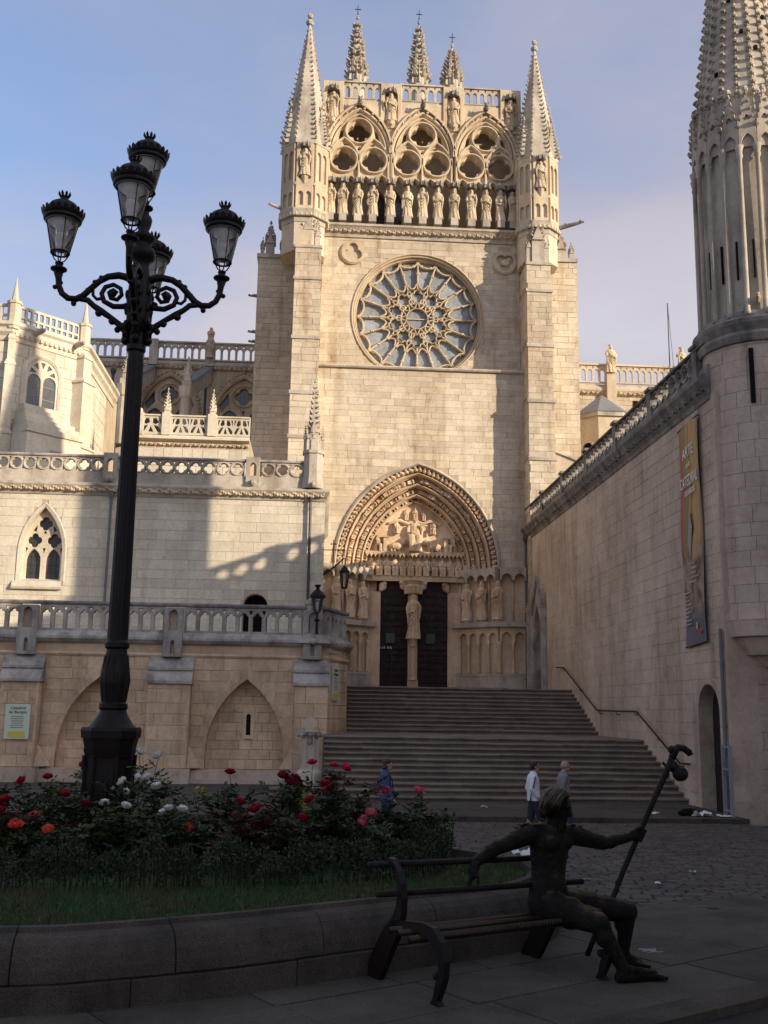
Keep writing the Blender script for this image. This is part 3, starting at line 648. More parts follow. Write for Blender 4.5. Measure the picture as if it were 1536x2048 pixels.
for i, x in enumerate(GX):
    inst('statue', ST[(i*3+i//4) % 4] if i % 3 else SB[i % 3], fac, (x, FY-.28, 27.98+.0*i), (0, 0, R.uniform(-.35, .35)), (1.5, 1.5, 1.82))
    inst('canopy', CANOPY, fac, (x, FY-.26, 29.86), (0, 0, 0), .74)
    q = MB(); q.box(x-.20, x+.20, FY-.50, FY-.08, 27.55, 27.98); q.build('pedestal', M['weathered'], fac)
# attic: wall strip, niches with statues, balustrade, corbel heads
q = MB(); q.box(-.1, 10.6, FY+.02, FY+.36, 34.9, 35.08); q.build('attic_band', M['weathered'], fac)
NX = [.29, 3.49, 6.97, 10.17]
for i, x in enumerate(NX):
    plate('niche', [rect(x-.58, x+.58, 33.3, 36.02), lancet(x, 33.5, 35.2, .36, .5)], front(FY-.14), .2, M['carved'], fac, .04)
    q = MB(); q.box(x-.55, x+.55, FY+.07, FY+.3, 33.35, 36.0); q.build('niche_back', M['facade'], fac)
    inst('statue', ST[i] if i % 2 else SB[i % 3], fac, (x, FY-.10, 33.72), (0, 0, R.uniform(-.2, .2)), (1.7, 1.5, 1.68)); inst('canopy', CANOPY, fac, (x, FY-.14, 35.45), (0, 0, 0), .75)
    q = MB(); q.lathe([(.06, 33.3), (.2, 33.55), (.26, 33.7)], (x, FY-.1, 0), 8); q.ball((x, FY-.3, 33.5), .12, 6, 4); q.build('corbel', M['carved'], fac)
for (x0, x1) in ((.87, 2.91), (4.07, 6.39), (7.55, 9.59)):
    n = 5; s_ = (x1-x0)/n; hs = [lancet(x0+s_*(k+.5), 35.12, 35.6, s_*.31, s_*.45) for k in range(n)]
    for k in range(n+1): hs.append([(x0+s_*k-.05*(k > 0), 35.95), (x0+s_*k+.05*(k < n), 35.95), (x0+s_*k, 35.82)])
    plate('balustrade', [rect(x0-.1, x1+.1, 35.05, 36.0)]+hs, front(FY-.02), .16, M['weathered'], fac, .02)
    q = MB(); q.box(x0-.1, x1+.1, FY-.1, FY+.2, 36.0, 36.08); q.build('rail', M['weathered'], fac)
for x in (1.76, 5.24, 8.74):
    q = MB(); q.ball((x, FY-.35, 34.62), (.16, .3, .16), 8, 5); q.ball((x, FY-.6, 34.7), .14, 7, 5); q.ball((x-.1, FY-.6, 34.85), .05, 5, 3); q.ball((x+.1, FY-.6, 34.85), .05, 5, 3); q.build('gargoyle', M['sooty'], fac)
# corner turrets with crocketed spires
def octa(c, r_, ph=pi/8): return [(c[0]+r_*cos(ph+2*pi*i/8), c[1]+r_*sin(ph+2*pi*i/8)) for i in range(8)]
for c, r_, zap in (((-1.12, 51.55), 1.22, 39.2), ((11.48, 51.55), 1.10, 38.4)):
    o = MB(); o.prism(octa(c, r_), 25.2, 31.3); tu = o.build('turret', M['facade'], fac)
    for z0, z1, k in ((26.8, 27.1, 1.03), (27.1, 27.5, 1.16), (28.85, 29.0, 1.09), (31.25, 31.45, 1.12)):
        q = MB(); q.prism(octa(c, r_*k), z0, z1); q.build('moulding', M['weathered'], tu)
    oc = octa(c, r_)
    for k in range(8):
        p0, p1 = oc[k], oc[(k+1) % 8]
        if (p0[1]+p1[1])/2 > c[1]+.3: continue
        L_ = sqrt((p0[0]-p1[0])**2+(p0[1]-p1[1])**2); om = obl(p0, p1); mpo = lambda a_, b_, w_, om=om: om(a_, b_, -abs(w_) if w_ < 0 else w_)
        sgn = -1
        mid = Vector(((p0[0]+p1[0])/2-c[0], (p0[1]+p1[1])/2-c[1], 0))
        t0 = Vector(om(L_/2, 28, .1)); sgn = 1 if (Vector((t0.x-c[0], t0.y-c[1], 0))).length > mid.length else -1
        mo = lambda a_, b_, w_, om=om, sgn=sgn: om(a_, b_, -sgn*w_)
        frontal = abs(p0[1]-p1[1]) < .1
        loops = [rect(.02, L_-.02, 27.5, 31.25)]+[lancet(L_*q_, 27.7, 28.3, L_*.16, L_*.2) for q_ in (.28, .72)]
        if frontal: loops.append(lancet(L_/2, 29.2, 30.6, L_*.34, L_*.5))
        else: loops += [lancet(L_*q_, 29.2, 30.6, L_*.16, L_*.25) for q_ in (.28, .72)]
        plate('blind_arcade', loops, lambda a_, b_, w_, mo=mo: mo(a_, b_, w_-.12), .12, M['carved'], tu, .03)
        if frontal:
            q = mo(L_/2, 0, -.10); inst('statue', SB[0 if c[0] < 0 else 1], tu, (q[0], q[1], 29.35), (0, 0, 0), (1.55, 1.4, 1.62)); inst('canopy', CANOPY, tu, (q[0], q[1], 31.0), (0, 0, 0), .7)
            q2 = MB(); q2.lathe([(.05, 28.9), (.2, 29.3)], (q[0], q[1], 0), 8); q2.build('corbel', M['carved'], tu)
    o = MB(); spire(o, c, r_*1.10, 31.4, zap, 8, 24, pi/8, .17); o.build('spire', M['weathered'], tu)
    for (dx, dy) in ((-.8, -.55), (.8, -.55), (-.95, .5), (.95, .5)):
        o = MB(); spire(o, (c[0]+dx*r_*.86, c[1]+dy*r_), .30*r_, 31.4, 33.6 if dy < 0 else 34.6, 4, 9, pi/4, .13); o.build('spirelet', M['weathered'], tu)
    q = MB(); fr_ = octa(c, r_*1.1)
    for k in range(8):
        for t in (.12, .37, .62, .87):
            p = Vector((*fr_[k], 27.2)).lerp(Vector((*fr_[(k+1) % 8], 27.2)), t); q.ball(p, .13, 5, 3)
    q.build('leaf_frieze', M['carved'], tu, kind='stuff')
def gargoyle(parent, p, d, ln, s, mat='sooty'):
    p, d = Vv(p), Vv(d).normalized(); q = MB(); up = Vector((0, 0, 1))
    q.tube([p, p+d*ln*.5+up*.02, p+d*ln*.8, p+d*ln], [s, s*.9, s*.7, s*.55], 7); q.ball(p+d*ln+up*s*.3, s*.75, 7, 5); q.ball(p+d*ln*1.08-up*s*.1, s*.45, 6, 4)
    for t in (.25, .5): q.ball(p+d*ln*t+up*s, s*.5, 5, 3)
    return q.build('gargoyle', M[mat], parent)
gargoyle(fac, (-1.7, 51.2, 27.65), (-1, -.3, .22), 1.25, .13, 'weathered'); gargoyle(fac, (12.1, 51.2, 27.3), (1, -.3, .22), 1.7, .14)
for z, l_ in ((23.7, .5), (21.65, .45), (21.1, .4)): gargoyle(fac, (-3.45, 53.2, z), (-1, -.1, .03), l_, .09)
q = MB(); q.box(-3.3, 13.6, 56, 60, 2.6, 25.5); q.box(-.4, 10.9, 56.2, 60, 25.4, 34.6); q.build('roof_mass', M['facade'], fac)

# ---- portal
o = MB(); dz = [0, .38, .76, 1.14, 1.5]; offs = [0, .46, .93, 1.38, 1.62]
for i in range(4):
    p = [(-offs[i+1]-.02, dz[i+1]), (-offs[i+1]-.02, dz[i]+.10), (-offs[i+1]+.03, dz[i]+.02), (-offs[i+1]+.07, dz[i]+.06), (-offs[i+1]+.09, dz[i]+.33), (-offs[i]-.09, dz[i]+.33), (-offs[i]-.06, dz[i]+.06), (-offs[i]-.03, dz[i]+.02), (-offs[i]+.02, dz[i]-.02), (-offs[i]+.02, dz[i+1])]
    base = parc(0, 18)
    # concentric arcs: rebuild the path per offset so that the point stays sharp
    rings = []
    paths = [parc(-po, 18) for po, _ in p]
    for k in range(len(base)): rings.append([mpL(paths[j][k][0], paths[j][k][1], p[j][1]) for j in range(len(p))])
    o.loft(rings, caps=False)
portal = o.build('portal', M['portal_stone'], fac, label='deep pointed portal with carved archivolts above double doors')
o = MB()
hp = [(.10, .06), (.10, -.10), (.0, -.16), (-.06, -.08), (-.06, .06)]; paths = [parc(-po, 18) for po, _ in hp]
o.loft([[mpL(paths[j][k][0], paths[j][k][1], hp[j][1]) for j in range(len(hp))] for k in range(37)], caps=False); o.build('hood_mould', M['weathered'], portal)
def on_arc(off, t):       # t 0..1 from the left spring to the apex, 1..2 down the right side
    rr = PR0-off; a1 = atan2(sqrt(rr*rr-PCO*PCO), PCO)
    a = a1*(t if t <= 1 else 2-t); x = PC+PCO-rr*cos(a); z = PSZ+rr*sin(a)
    if t > 1: x = 2*PC-x
    return x, z, (pi/2-(pi/2-0) if False else a)*(1 if t <= 1 else -1)
for off, d_, n, sz in ((.69, .46, 13, .58), (1.155, .84, 11, .55), (1.50, 1.22, 9, .42)):
    for sgn in (0, 1):
        for k in range(n):
            t = (k+.15)/n*.97; t = t if not sgn else 2-t
            x, z, a = on_arc(off, t)
            inst('carved_figure', SP_[(k*2+sgn) % 7] if k % 3 else SEAT[(k+sgn) % 4], portal, mpL(x, z, d_-.0), (0, a, R.uniform(-.5, .5)), (sz*1.0, sz*1.15, sz*.74))
            x, z, a = on_arc(off, (t+.72/n*.97) if not sgn else (t-.72/n*.97)); inst('carved_canopy', CANOPY_P, portal, mpL(x, z, d_-.02), (0, a, 0), (sz*.5, sz*.6, sz*.34))
kn = leaf_knob()
kmesh = kn.mesh('carved_leaf', M['portal_stone'])
for k in range(56):
    x, z, a = on_arc(.20, (k+.5)/56*2); inst('carved_leaf', kmesh, portal, mpL(x, z, .12), (0, a+.4*(k % 2), 0), (.27, .40, .27))
# tympanum with the seated Christ, scribes and beasts; lintel with twelve seated apostles
TY = 52.55
tympath = [(2.35, 8.3)]+parc(1.62, 14)+[(7.85, 8.3)]
ty = plate('tympanum', [tympath], front(TY), .3, M['portal_stone'], portal)
q = MB(); q.box(2.5, 7.7, TY-.28, TY+.02, 8.28, 8.55); q.build('lintel', M['portal_stone'], portal)
q = MB(); q.box(2.55, 7.65, TY-.34, TY, 9.62, 9.8)
for k in range(24):
    x = 2.65+k*.21; q.add([(x-.1, TY-.36, 9.72), (x+.1, TY-.36, 9.72), (x, TY-.36, 9.48), (x-.1, TY-.2, 9.72), (x+.1, TY-.2, 9.72), (x, TY-.2, 9.48)], [(0, 1, 2), (5, 4, 3), (0, 2, 5, 3), (1, 4, 5, 2)])
q.build('canopy_band', M['portal_stone'], portal)
for k in range(12): inst('apostle', SEAT[k % 3], portal, (2.86+k*.407, TY-.12, 8.55), (0, 0, R.uniform(-.3, .3)), (1.02, .8, 1.0))
inst('seated_figure', SEAT[1], portal, (5.1, TY-.15, 9.82), (0, 0, 0), (2.1, 1.5, 1.8))
for x, z, s_, f in ((3.2, 9.8, .92, .9), (7.05, 9.8, .92, -.9), (4.15, 10.75, .7, .5), (6.05, 10.75, .7, -.5)):
    inst('scribe', SEAT[0 if x < 5 else 2], portal, (x, TY-.12, z), (0, 0, f), (s_*1.1, s_, s_))
    if z < 10: q = MB(); q.box(x-.09+.36*(1 if x < 5 else -1), x+.09+.36*(1 if x < 5 else -1), TY-.3, TY, 9.82, 10.5); q.obox((x+.36*(1 if x < 5 else -1), TY-.2, 10.56), (.34, .3, .07)); q.build('writing_desk', M['portal_stone'], portal)
for x, z, s_ in ((4.15, 10.1, 1), (6.1, 10.1, -1)):
    q = MB(); q.ball((x, TY-.1, z), (.42, .22, .2), 9, 6); q.ball((x+s_*.4, TY-.2, z+.2), (.17, .17, .18), 8, 5); q.ball((x+s_*.55, TY-.25, z+.14), (.09, .08, .08), 6, 4)
    for dx in (-.28, -.12, .15, .3): q.tube([(x+dx, TY-.15, z-.1), (x+dx+.03, TY-.15, z-.28)], .05, 5)
    q.tube([(x-s_*.4, TY-.1, z), (x-s_*.55, TY-.12, z+.18), (x-s_*.45, TY-.12, z+.35)], .035, 5); q.build('beast', M['portal_stone'], portal)
q = MB(); q.tube([(3.75, TY-.05, 11.3), (4.3, TY-.12, 11.45), (4.7, TY-.12, 11.3), (5.1, TY-.12, 11.42), (5.5, TY-.12, 11.3), (5.9, TY-.12, 11.45), (6.4, TY-.05, 11.28)], .09, 6); q.build('cloud_band', M['portal_stone'], portal)
for x, s_ in ((4.65, .62), (5.1, .7), (5.55, .62)): inst('angel', SEAT[0], portal, (x, TY-.1, 11.45), (0, 0, 0), (s_, s_*.8, s_))
# jambs: splayed walls with statues under canopies above a blind arcade
for s_ in (1, -1):
    X = lambda x: PC+s_*(x-PC)
    poly = [(6.85, 52.75), (7.5, 52.6), (9.25, 51.1), (10.55, 51.02)]
    o = MB(); full = [(X(x), y) for x, y in poly]+[(X(10.55), 53.4), (X(6.85), 53.4)]
    o.prism(full, 2.7, 8.85); jb = o.build('jamb', M['portal_stone'], portal)
    o = MB(); o.prism([(X(6.85), 52.6), (X(7.45), 52.38), (X(9.2), 50.88), (X(10.55), 50.8), (X(10.55), 51.3), (X(9.25), 51.4), (X(7.5), 52.9)], 2.7, 3.55); o.build('plinth', M['weathered'], jb)
    o = MB(); o.prism([(X(7.0), 52.52), (X(7.43), 52.36), (X(9.18), 50.86), (X(10.55), 50.78), (X(10.55), 51.3), (X(9.25), 51.4), (X(7.5), 52.9)], 3.55, 3.66); o.build('moulding', M['weathered'], jb)
    o = MB(); o.prism([(X(7.0), 52.3), (X(7.40), 52.15), (X(9.12), 50.66), (X(10.55), 50.58), (X(10.55), 51.3), (X(9.25), 51.4), (X(7.5), 52.9)], 5.95, 6.2); o.build('ledge', M['weathered'], jb)
    segs = [((7.5, 52.6), (9.25, 51.1), 4), ((9.25, 51.1), (10.55, 51.02), 2)]
    for (a, c, n) in segs:
        A, C_ = Vector((X(a[0]), a[1], 0)), Vector((X(c[0]), c[1], 0)); L_ = (C_-A).length; dirv = (C_-A)/L_; nrm = Vector((dirv.y, -dirv.x, 0)); nrm = nrm if nrm.y < 0 else -nrm
        mo = lambda u_, v_, w_, A=A, d=dirv, nn=nrm: tuple(A+d*u_-nn*w_+Vector((0, 0, v_)))
        st = L_/n
        plate('blind_arcade', [comb(0, L_, 5.2, 5.95, [parch(st*(k+.5), 5.42, st*.36, st*.42, 5) for k in range(n)])], lambda u_, v_, w_, mo=mo: mo(u_, v_, w_-.2), .2, M['portal_stone'], jb, .02)
        plate('canopy_arcade', [comb(0, L_, 8.25, 8.9, [parch(st*(k+.5), 8.3, st*.40, st*.45, 5) for k in range(n)])], lambda u_, v_, w_, mo=mo: mo(u_, v_, w_-.42), .42, M['weathered'], jb, .02)
        for k in range(n+1):
            p = mo(st*k, 0, -.13); q = MB(); q.lathe([(.11, 3.66), (.12, 3.75), (.065, 3.82), (.06, 4.95), (.08, 5.0), (.07, 5.05), (.14, 5.25)], (p[0], p[1], 0), 8); q.build('colonnette', M['portal_stone'], jb, True)
            q = MB(); p = mo(st*k, 0, -.05); q.lathe([(.06, 6.2), (.06, 8.3)], (p[0], p[1], 0), 7); q.build('shaft', M['portal_stone'], jb, True)
    for i, (x, y) in enumerate(((7.75, 52.1), (8.42, 51.5), (9.12, 50.92))):
        q = MB(); q.lathe([(.2, 6.2), (.3, 6.32), (.24, 6.42)], (X(x), y, 0), 8); q.build('corbel', M['portal_stone'], jb)
        inst('statue', SP_[i if s_ > 0 else i+3], jb, (X(x), y, 6.42), (0, 0, s_*-.55), (1.5, 1.5, 1.85))
    q = MB(); q.box(min(X(6.82), X(7.5)), max(X(6.82), X(7.5)), 52.45, 52.75, 2.7, 7.75); q.build('door_jamb', M['portal_stone'], portal)
    q = MB(); q.ball((X(6.72), 52.5, 8.02), (.2, .16, .24), 8, 5); q.ball((X(6.62), 52.42, 8.15), .12, 6, 4); q.ball((X(6.8), 52.42, 7.85), .12, 6, 4); q.build('corbel', M['portal_stone'], portal)
# trumeau and doors
q = MB(); q.box(4.79, 5.25, 52.2, 52.7, 2.7, 8.3); tr = q.build('trumeau', M['portal_stone'], portal)
q = MB(); q.box(4.76, 5.28, 52.0, 52.3, 2.7, 3.3); q.lathe([(.24, 3.3), (.2, 3.4), (.17, 3.45), (.15, 4.9), (.2, 5.0), (.17, 5.08), (.26, 5.35)], (5.02, 52.12, 0), 8, pi/8); q.build('pedestal', M['portal_stone'], tr)
tag(inst('statue', SP_[6], tr, (5.02, 52.02, 5.35), (0, 0, 0), (1.85, 1.6, 2.35)), label='tall stone bishop statue on the post between the doors')
q = MB(); q.lathe([(.25, 7.72), (.30, 7.82), (.42, 8.0), (.36, 8.1), (.5, 8.28)], (5.02, 52.2, 0), 10)
for k in range(7):
    a = pi+pi*k/6; q.prism([(5.02+.36*cos(a)+.1*cos(a+t), 52.2+.36*sin(a)+.1*sin(a+t)) for t in (0, 2.1, 4.2)], 7.62, 8.0, 1.4)
for s_ in (-1, 1): q.ball((5.02+s_*.5, 52.3, 8.05), (.2, .16, .22), 7, 5); q.ball((5.02+s_*.62, 52.2, 8.18), .11, 6, 4)
q.build('capital', M['portal_stone'], tr)
q = MB(); q.box(3.0, 7.1, 53.2, 53.3, 2.7, 8.5); q.build('door_recess', M['dark_gap'], portal)
for (x0, x1) in ((3.18, 4.80), (5.24, 6.88)):
    o = MB(); o.box(x0, x1, 52.62, 52.72, 2.74, 8.3); dr = o.build('door', M['wood'], portal)
    z = 8.15; row = 0; W_ = x1-x0
    while z > 5.2:
        h = .34 if row % 2 == 0 else .22; n = 5 if row % 2 == 0 else 4; s_ = (W_-.1)/n
        for k in range(n):
            q = MB(); c = (x0+.05+s_*(k+.5), 52.60, z-h/2); q.obox((c[0], 52.6, c[2]), (s_*.72, .06, h*.8)); q.obox((c[0], 52.565, c[2]), (s_*.44, .03, h*.44)); q.build('panel', M['wood'], dr)
        z -= h+.10; row += 1
    z = 4.75; row = 0
    while z > 3.0:
        h = .22; n = 4; s_ = (W_-.1)/n
        for k in range(n):
            q = MB(); cx = x0+.05+s_*(k+.5); q.obox((cx, 52.6, z-h/2), (s_*.7, .06, h*.8)); q.obox((cx, 52.565, z-h/2), (s_*.4, .03, h*.4)); q.build('panel', M['wood'], dr)
        z -= h+.12; row += 1
    q = MB(); q.box(x0+.5, x0+.95, 52.52, 52.62, 5.15, 5.65); q.build('wicket_pane', plain('green_pane', (.02, .05, .035), .3) if 'green_pane' not in M else M['green_pane'], dr)
    for xx in (x0+.06, (x0+x1)/2, x1-.06): q = MB(); q.box(xx-.05, xx+.05, 52.56, 52.62, 2.76, 4.9); q.build('stile', M['wood'], dr)
    q = MB(); q.box(x0, x1, 52.55, 52.62, 4.85, 5.02); q.build('rail', M['wood'], dr)
nb = thing('door_notice', 'small white lettering strip fixed across the left leaf of the dark portal door', 'notice', (3.68, 52.5, 4.86))
q = MB(); q.box(3.26, 4.02, 52.535, 52.55, 4.83, 5.0); q.build('plate', M['wood'], nb)
text('lettering', 'P118  8\u00b78', front(52.53), 3.64, 4.86, .15, M['white_ink'], nb, .66)

# ================================================================== stair
stairs = thing('staircase', 'broad flight of worn stone steps climbing in two stages to the cathedral portal', 'staircase', (5.5, 29.5, -.7))
def step(y0, z0, z1, x0, x1, back):
    rr = random.Random(int(y0*100)); x = x0
    while x < x1-.01:
        xe = x+rr.uniform(1.0, 1.9)
        if x1-xe < .6: xe = x1
        dy, dz, wn_ = rr.uniform(-.012, .012), rr.uniform(-.006, .006), rr.uniform(.0, .014); n = 4; rings = []
        for k in range(n+1):
            xx = x+.003+(xe-x-.006)*k/n; sag = -wn_*sin(pi*k/n)
            rings.append([(xx, y0+dy+y, z1+dz+z+(sag if y < .1 else 0)) for y, z in ((0, z0-z1-.3), (0, -.075), (-.06, -.068), (-.075, -.045), (-.072, -.022), (-.045, 0), (back-y0, 0), (back-y0, z0-z1-.3))])
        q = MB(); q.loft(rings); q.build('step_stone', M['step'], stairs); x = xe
n = 11; rise = 1.67/n
for k in range(n):
    x0 = (-1.1 if k < 2 else .42)
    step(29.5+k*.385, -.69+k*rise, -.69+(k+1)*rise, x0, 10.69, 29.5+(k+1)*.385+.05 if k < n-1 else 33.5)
q = MB(); q.box(.42, 10.69, 33.45, 38.8, -.9, .972); q.build('landing', M['step'], stairs)
for j in range(6):
    u = .44
    while u < 10.6:
        un = min(u+R.uniform(.9, 1.6), 10.68); q = MB(); q.box(u, un-.012, 33.5+j*.86, 33.5+j*.86+.848, .9, .98+R.uniform(0, .004)); q.build('landing_slab', M['step'], stairs); u = un
rise = 1.76/11
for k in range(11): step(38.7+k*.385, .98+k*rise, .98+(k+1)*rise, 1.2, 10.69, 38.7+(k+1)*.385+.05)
q = MB(); q.box(-.4, 10.69, 42.9, 52.6, .5, 2.738); q.build('platform', M['step'], stairs)
step(48.6, 2.74, 2.9, 1.2, 9.2, 50.0); 
# ================================================================== arcaded terrace on the left
ter = thing('terrace', 'ochre stone terrace wall with pointed blind arches, sloped buttresses and trefoil balustrade', 'terrace wall', (-5, 36, -.7))
TYF = 36.0; TL = -14.5
A1, A2, A3 = (-7.15, 1.30), (-2.2, 1.32), (-12.0, 1.30)
arch_loops = [lancet(cx, -.72, .25, hw, 2.5, 12) for cx, hw in (A1, A2, A3)]
arch_loops = [[(p[0], max(p[1], -.25)) for p in lp] for lp in arch_loops]
plate('wall', [rect(TL, .56, -.9, 3.95)]+arch_loops, front(TYF), .5, M['ochre_mortar'], ter, .0)
mt = Masonry(ter, M['ochre'])
exts = [ext_arch(cx, -.25, .25, hw+.02, 2.52) for cx, hw in (A1, A2, A3)]
bx_ = [(-10.25, -9.0), (-5.45, -4.05), (-.57, .56)]
mt.wall(TL, .56, -.25, 3.45, .36, .45, .95, front(TYF), 0, exts+[ext_rect(a, c, -1, 4) for a, c in bx_], seed=21, proud=.012, joint=.01)
for cx, hw in (A1, A2, A3):                                     # recessed infill and its slit window
    o = MB(); o.box(cx-1.5, cx+1.5, 36.42, 36.6, -.9, 3.2); fl = o.build('infill', M['ochre_mortar'], ter)
    mt.wall(cx-1.35, cx+1.35, -.25, 2.8, .30, .35, .75, front(36.42), 0, [ext_rect(cx+.0, cx+.16, .85, 1.62)], seed=int(cx*9), proud=.02)
    plate('slit_frame', [rect(cx-.12, cx+.28, .75, 1.85), lancet(cx+.08, .88, 1.5, .075, .09)], front(36.36), .1, M['ochre'], fl, .02)
    o = MB(); o.box(cx, cx+.16, 36.38, 36.43, .85, 1.62); o.build('slit', M['dark_gap'], fl)
    o = MB(); pp = [(-.0, .02), (-.0, -.02), (.30, -.02), (.30, .02)]
    A_, B_ = lancet(cx, -.25, .25, hw, 2.5, 10), lancet(cx, -.25, .25, hw+.3, 2.95, 10)
    for k in range(len(A_)-1):                                  # voussoirs
        if A_[k][1] < .2 and A_[k+1][1] < .2: continue
        v_ = MB(); f_ = front(TYF); e = .04
        a0, a1, b0, b1 = [Vector((*A_[k], 0)), Vector((*A_[k+1], 0)), Vector((*B_[k], 0)), Vector((*B_[k+1], 0))]
        a0, a1 = a0.lerp(a1, e), a1.lerp(a0, e); b0, b1 = b0.lerp(b1, e), b1.lerp(b0, e)
        v_.hexa([f_(p.x, p.y, .1) for p in (a0, a1, b1, b0)]+[f_(p.x, p.y, -.016-R.uniform(0, .006)) for p in (a0, a1, b1, b0)]); v_.build('voussoir', M['ochre'], ter)
for (a, c) in bx_:
    o = MB(); o.box(a+.03, c-.03, 35.48, 36.1, -.9, 2.58); o.box(a+.05, c-.05, 35.95, 36.1, 2.5, 3.5); bt = o.build('buttress', M['ochre_mortar'], ter)
    mt.wall(a, c, -.2, 2.55, .42, .5, .95, front(35.48), 0, seed=int(a*5)); mt.wall(35.45, 36.0, -.2, 2.55, .42, .3, .6, side(a+.03), -pi/2, seed=int(a*4)); mt.wall(35.45, 36.0, -.2, 2.55, .42, .3, .6, lambda u_, v_, w_, X=c-.03: (X-w_, u_, v_), pi/2, seed=int(a*3))
    for z0, y0, y1 in ((2.55, 35.36, 35.66), (3.0, 35.60, 35.92)):
        o = MB(); o.loft([[(a-.05, y, z), (c+.05, y, z)] for y, z in ((36.0, z0), (y0, z0), (y0, z0+.09), (y1, z0+.44), (36.0, z0+.46))], closed=False, caps=False)
        for xx in (a-.05, c+.05): o.add([(xx, y, z) for y, z in ((36.0, z0), (y0, z0), (y0, z0+.09), (y1, z0+.44), (36.0, z0+.46))], [(0, 1, 2, 3, 4)])
        o.build('weathering', M['coping'], bt)
    cx = (a+c)/2; plate('post_shaft', [rect(cx-.32, cx+.32, 3.45, 5.12), lancet(cx, 3.56, 3.9, .065, .12), lancet(cx, 4.35, 4.85, .15, .2)], front(35.72), .25, M['coping'], bt, .02)
    o = MB(); o.box(cx-.3, cx+.3, 35.9, 36.1, 3.5, 5.1); o.build('post', M['grime'], bt)
    for s_ in (a, c):                                            # chamfered foot
        o = MB(); dx = -.45 if s_ == a else .45
        o.loft([[(s_, 35.45, -.2), (s_+dx, 35.95, -.2), (s_, 35.95, -.2)], [(s_, 35.45, .1), (s_+dx*.1, 35.9, .45), (s_, 35.95, .5)]]); o.build('splay', M['ochre'], bt)
o = MB(); o.box(TL, .6, 35.8, 36.1, -.9, -.28); o.box(TL, .6, 35.6, 36.1, -.9, -.55)
for a, c in bx_: o.box(a-.12, c+.12, 35.3, 36.0, -.9, -.22)
o.build('plinth', M['grime'], ter)
mt.done()
# chamfered right corner
CH0, CH1 = (.56, 36.0), (1.27, 38.3)
o = MB(); o.prism([(-.52, 36.07), (.54, 36.07), (1.25, 38.3), (1.25, 47.5), (-.52, 47.5)], -.9, 3.94); o.build('corner_mass', M['ochre'], ter)
om = obl(CH0, CH1); chl = sqrt((CH1[0]-CH0[0])**2+(CH1[1]-CH0[1])**2)
cm = Masonry(ter, M['ochre'], 40); cm.wall(0, chl, -.6, 3.4, .40, .5, 1.0, om, atan2(CH1[1]-CH0[1], CH1[0]-CH0[0]), seed=33, proud=.015); cm.done()
# band, coping and balustrade
def band(name, pts, prof, mat, parent):      # horizontal moulding along a ground polyline; prof of (outward, z), outward towards the camera side
    rings = []
    for i, p in enumerate(pts):
        a = Vector(pts[max(i-1, 0)]); c = Vector(pts[min(i+1, len(pts)-1)]); d = (c-a).normalized(); nn = Vector((d.y, -d.x))
        k = 1.0
        if 0 < i < len(pts)-1:
            d0 = (Vector(p)-a).normalized(); k = 1/max(abs(Vector((d0.y, -d0.x)).dot(nn)), .5)
        rings.append([(p[0]+nn.x*o_*k, p[1]+nn.y*o_*k, z) for o_, z in prof])
    q = MB(); q.loft(rings, caps=True); return q.build(name, mat, parent)
TP = [(TL, 36.0), (.56, 36.0), (1.27, 38.3), (1.27, 46)]
band('moulding', TP, [(-.1, 3.45), (.05, 3.45), (.09, 3.52), (.05, 3.58), (-.1, 3.58)], M['ochre'], ter)
band('cornice', TP, [(-.1, 3.85), (.10, 3.9), (.22, 4.02), (.22, 4.1), (.05, 4.28), (-.15, 4.3)], M['coping'], ter)
o = MB(); o.prism([(TL, 36.1), (.6, 36.1), (1.2, 38.2), (1.2, 47), (TL, 47)], 3.7, 4.12); o.build('floor', M['grime'], ter)
def trefoil_hole(cx, z0, zs, hw):
    P = [(cx-hw, z0), (cx-hw, zs)]
    for c_, a0, a1 in (((cx-hw*.45, zs+.02), pi, pi*.42), ((cx, zs+hw*.62), pi*.9, pi*.1), ((cx+hw*.45, zs+.02), pi*.58, 0)):
        for j in range(5):
            a = a0+(a1-a0)*j/4; rr = hw*.55; P.append((c_[0]+rr*cos(a), c_[1]+rr*sin(a)))
    P += [(cx+hw, zs), (cx+hw, z0)]; return P
def arcade_rail(parent, mp, u0, u1, z0, z1, step_, mat, name='balustrade'):
    n = max(1, round((u1-u0)/step_)); s_ = (u1-u0)/n; hs = []
    for k in range(n): hs.append(trefoil_hole(u0+s_*(k+.5), z0+.12, z1-.36, s_*.34))
    for k in range(1, n): hs.append([(u0+s_*k-.07, z1-.1), (u0+s_*k+.07, z1-.1), (u0+s_*k, z1-.25)])
    return plate(name, [rect(u0, u1, z0, z1)]+hs, mp, .16, mat, parent, .025)
for (u0, u1) in ((TL, -9.95), (-9.3, -5.08), (-4.42, -.35)): arcade_rail(ter, front(36.0), u0, u1, 4.25, 5.18, .435, M['coping'])
arcade_rail(ter, obl((.42, 36.0), (1.27, 38.3)), 0.1, 2.3, 4.25, 5.18, .44, M['coping'])
band('rail', [(TL, 36.08), (.5, 36.08), (1.2, 38.3)], [(-.12, 5.18), (.12, 5.18), (.14, 5.24), (.1, 5.3), (-.12, 5.3)], M['sooty'], ter)
o = MB(); o.lathe([(.30, 4.1), (.30, 5.3), (.36, 5.36), (.36, 5.48), (.28, 5.52)], (.02, 36.1, 0), 8, pi/8); o.build('corner_post', M['coping'], ter)
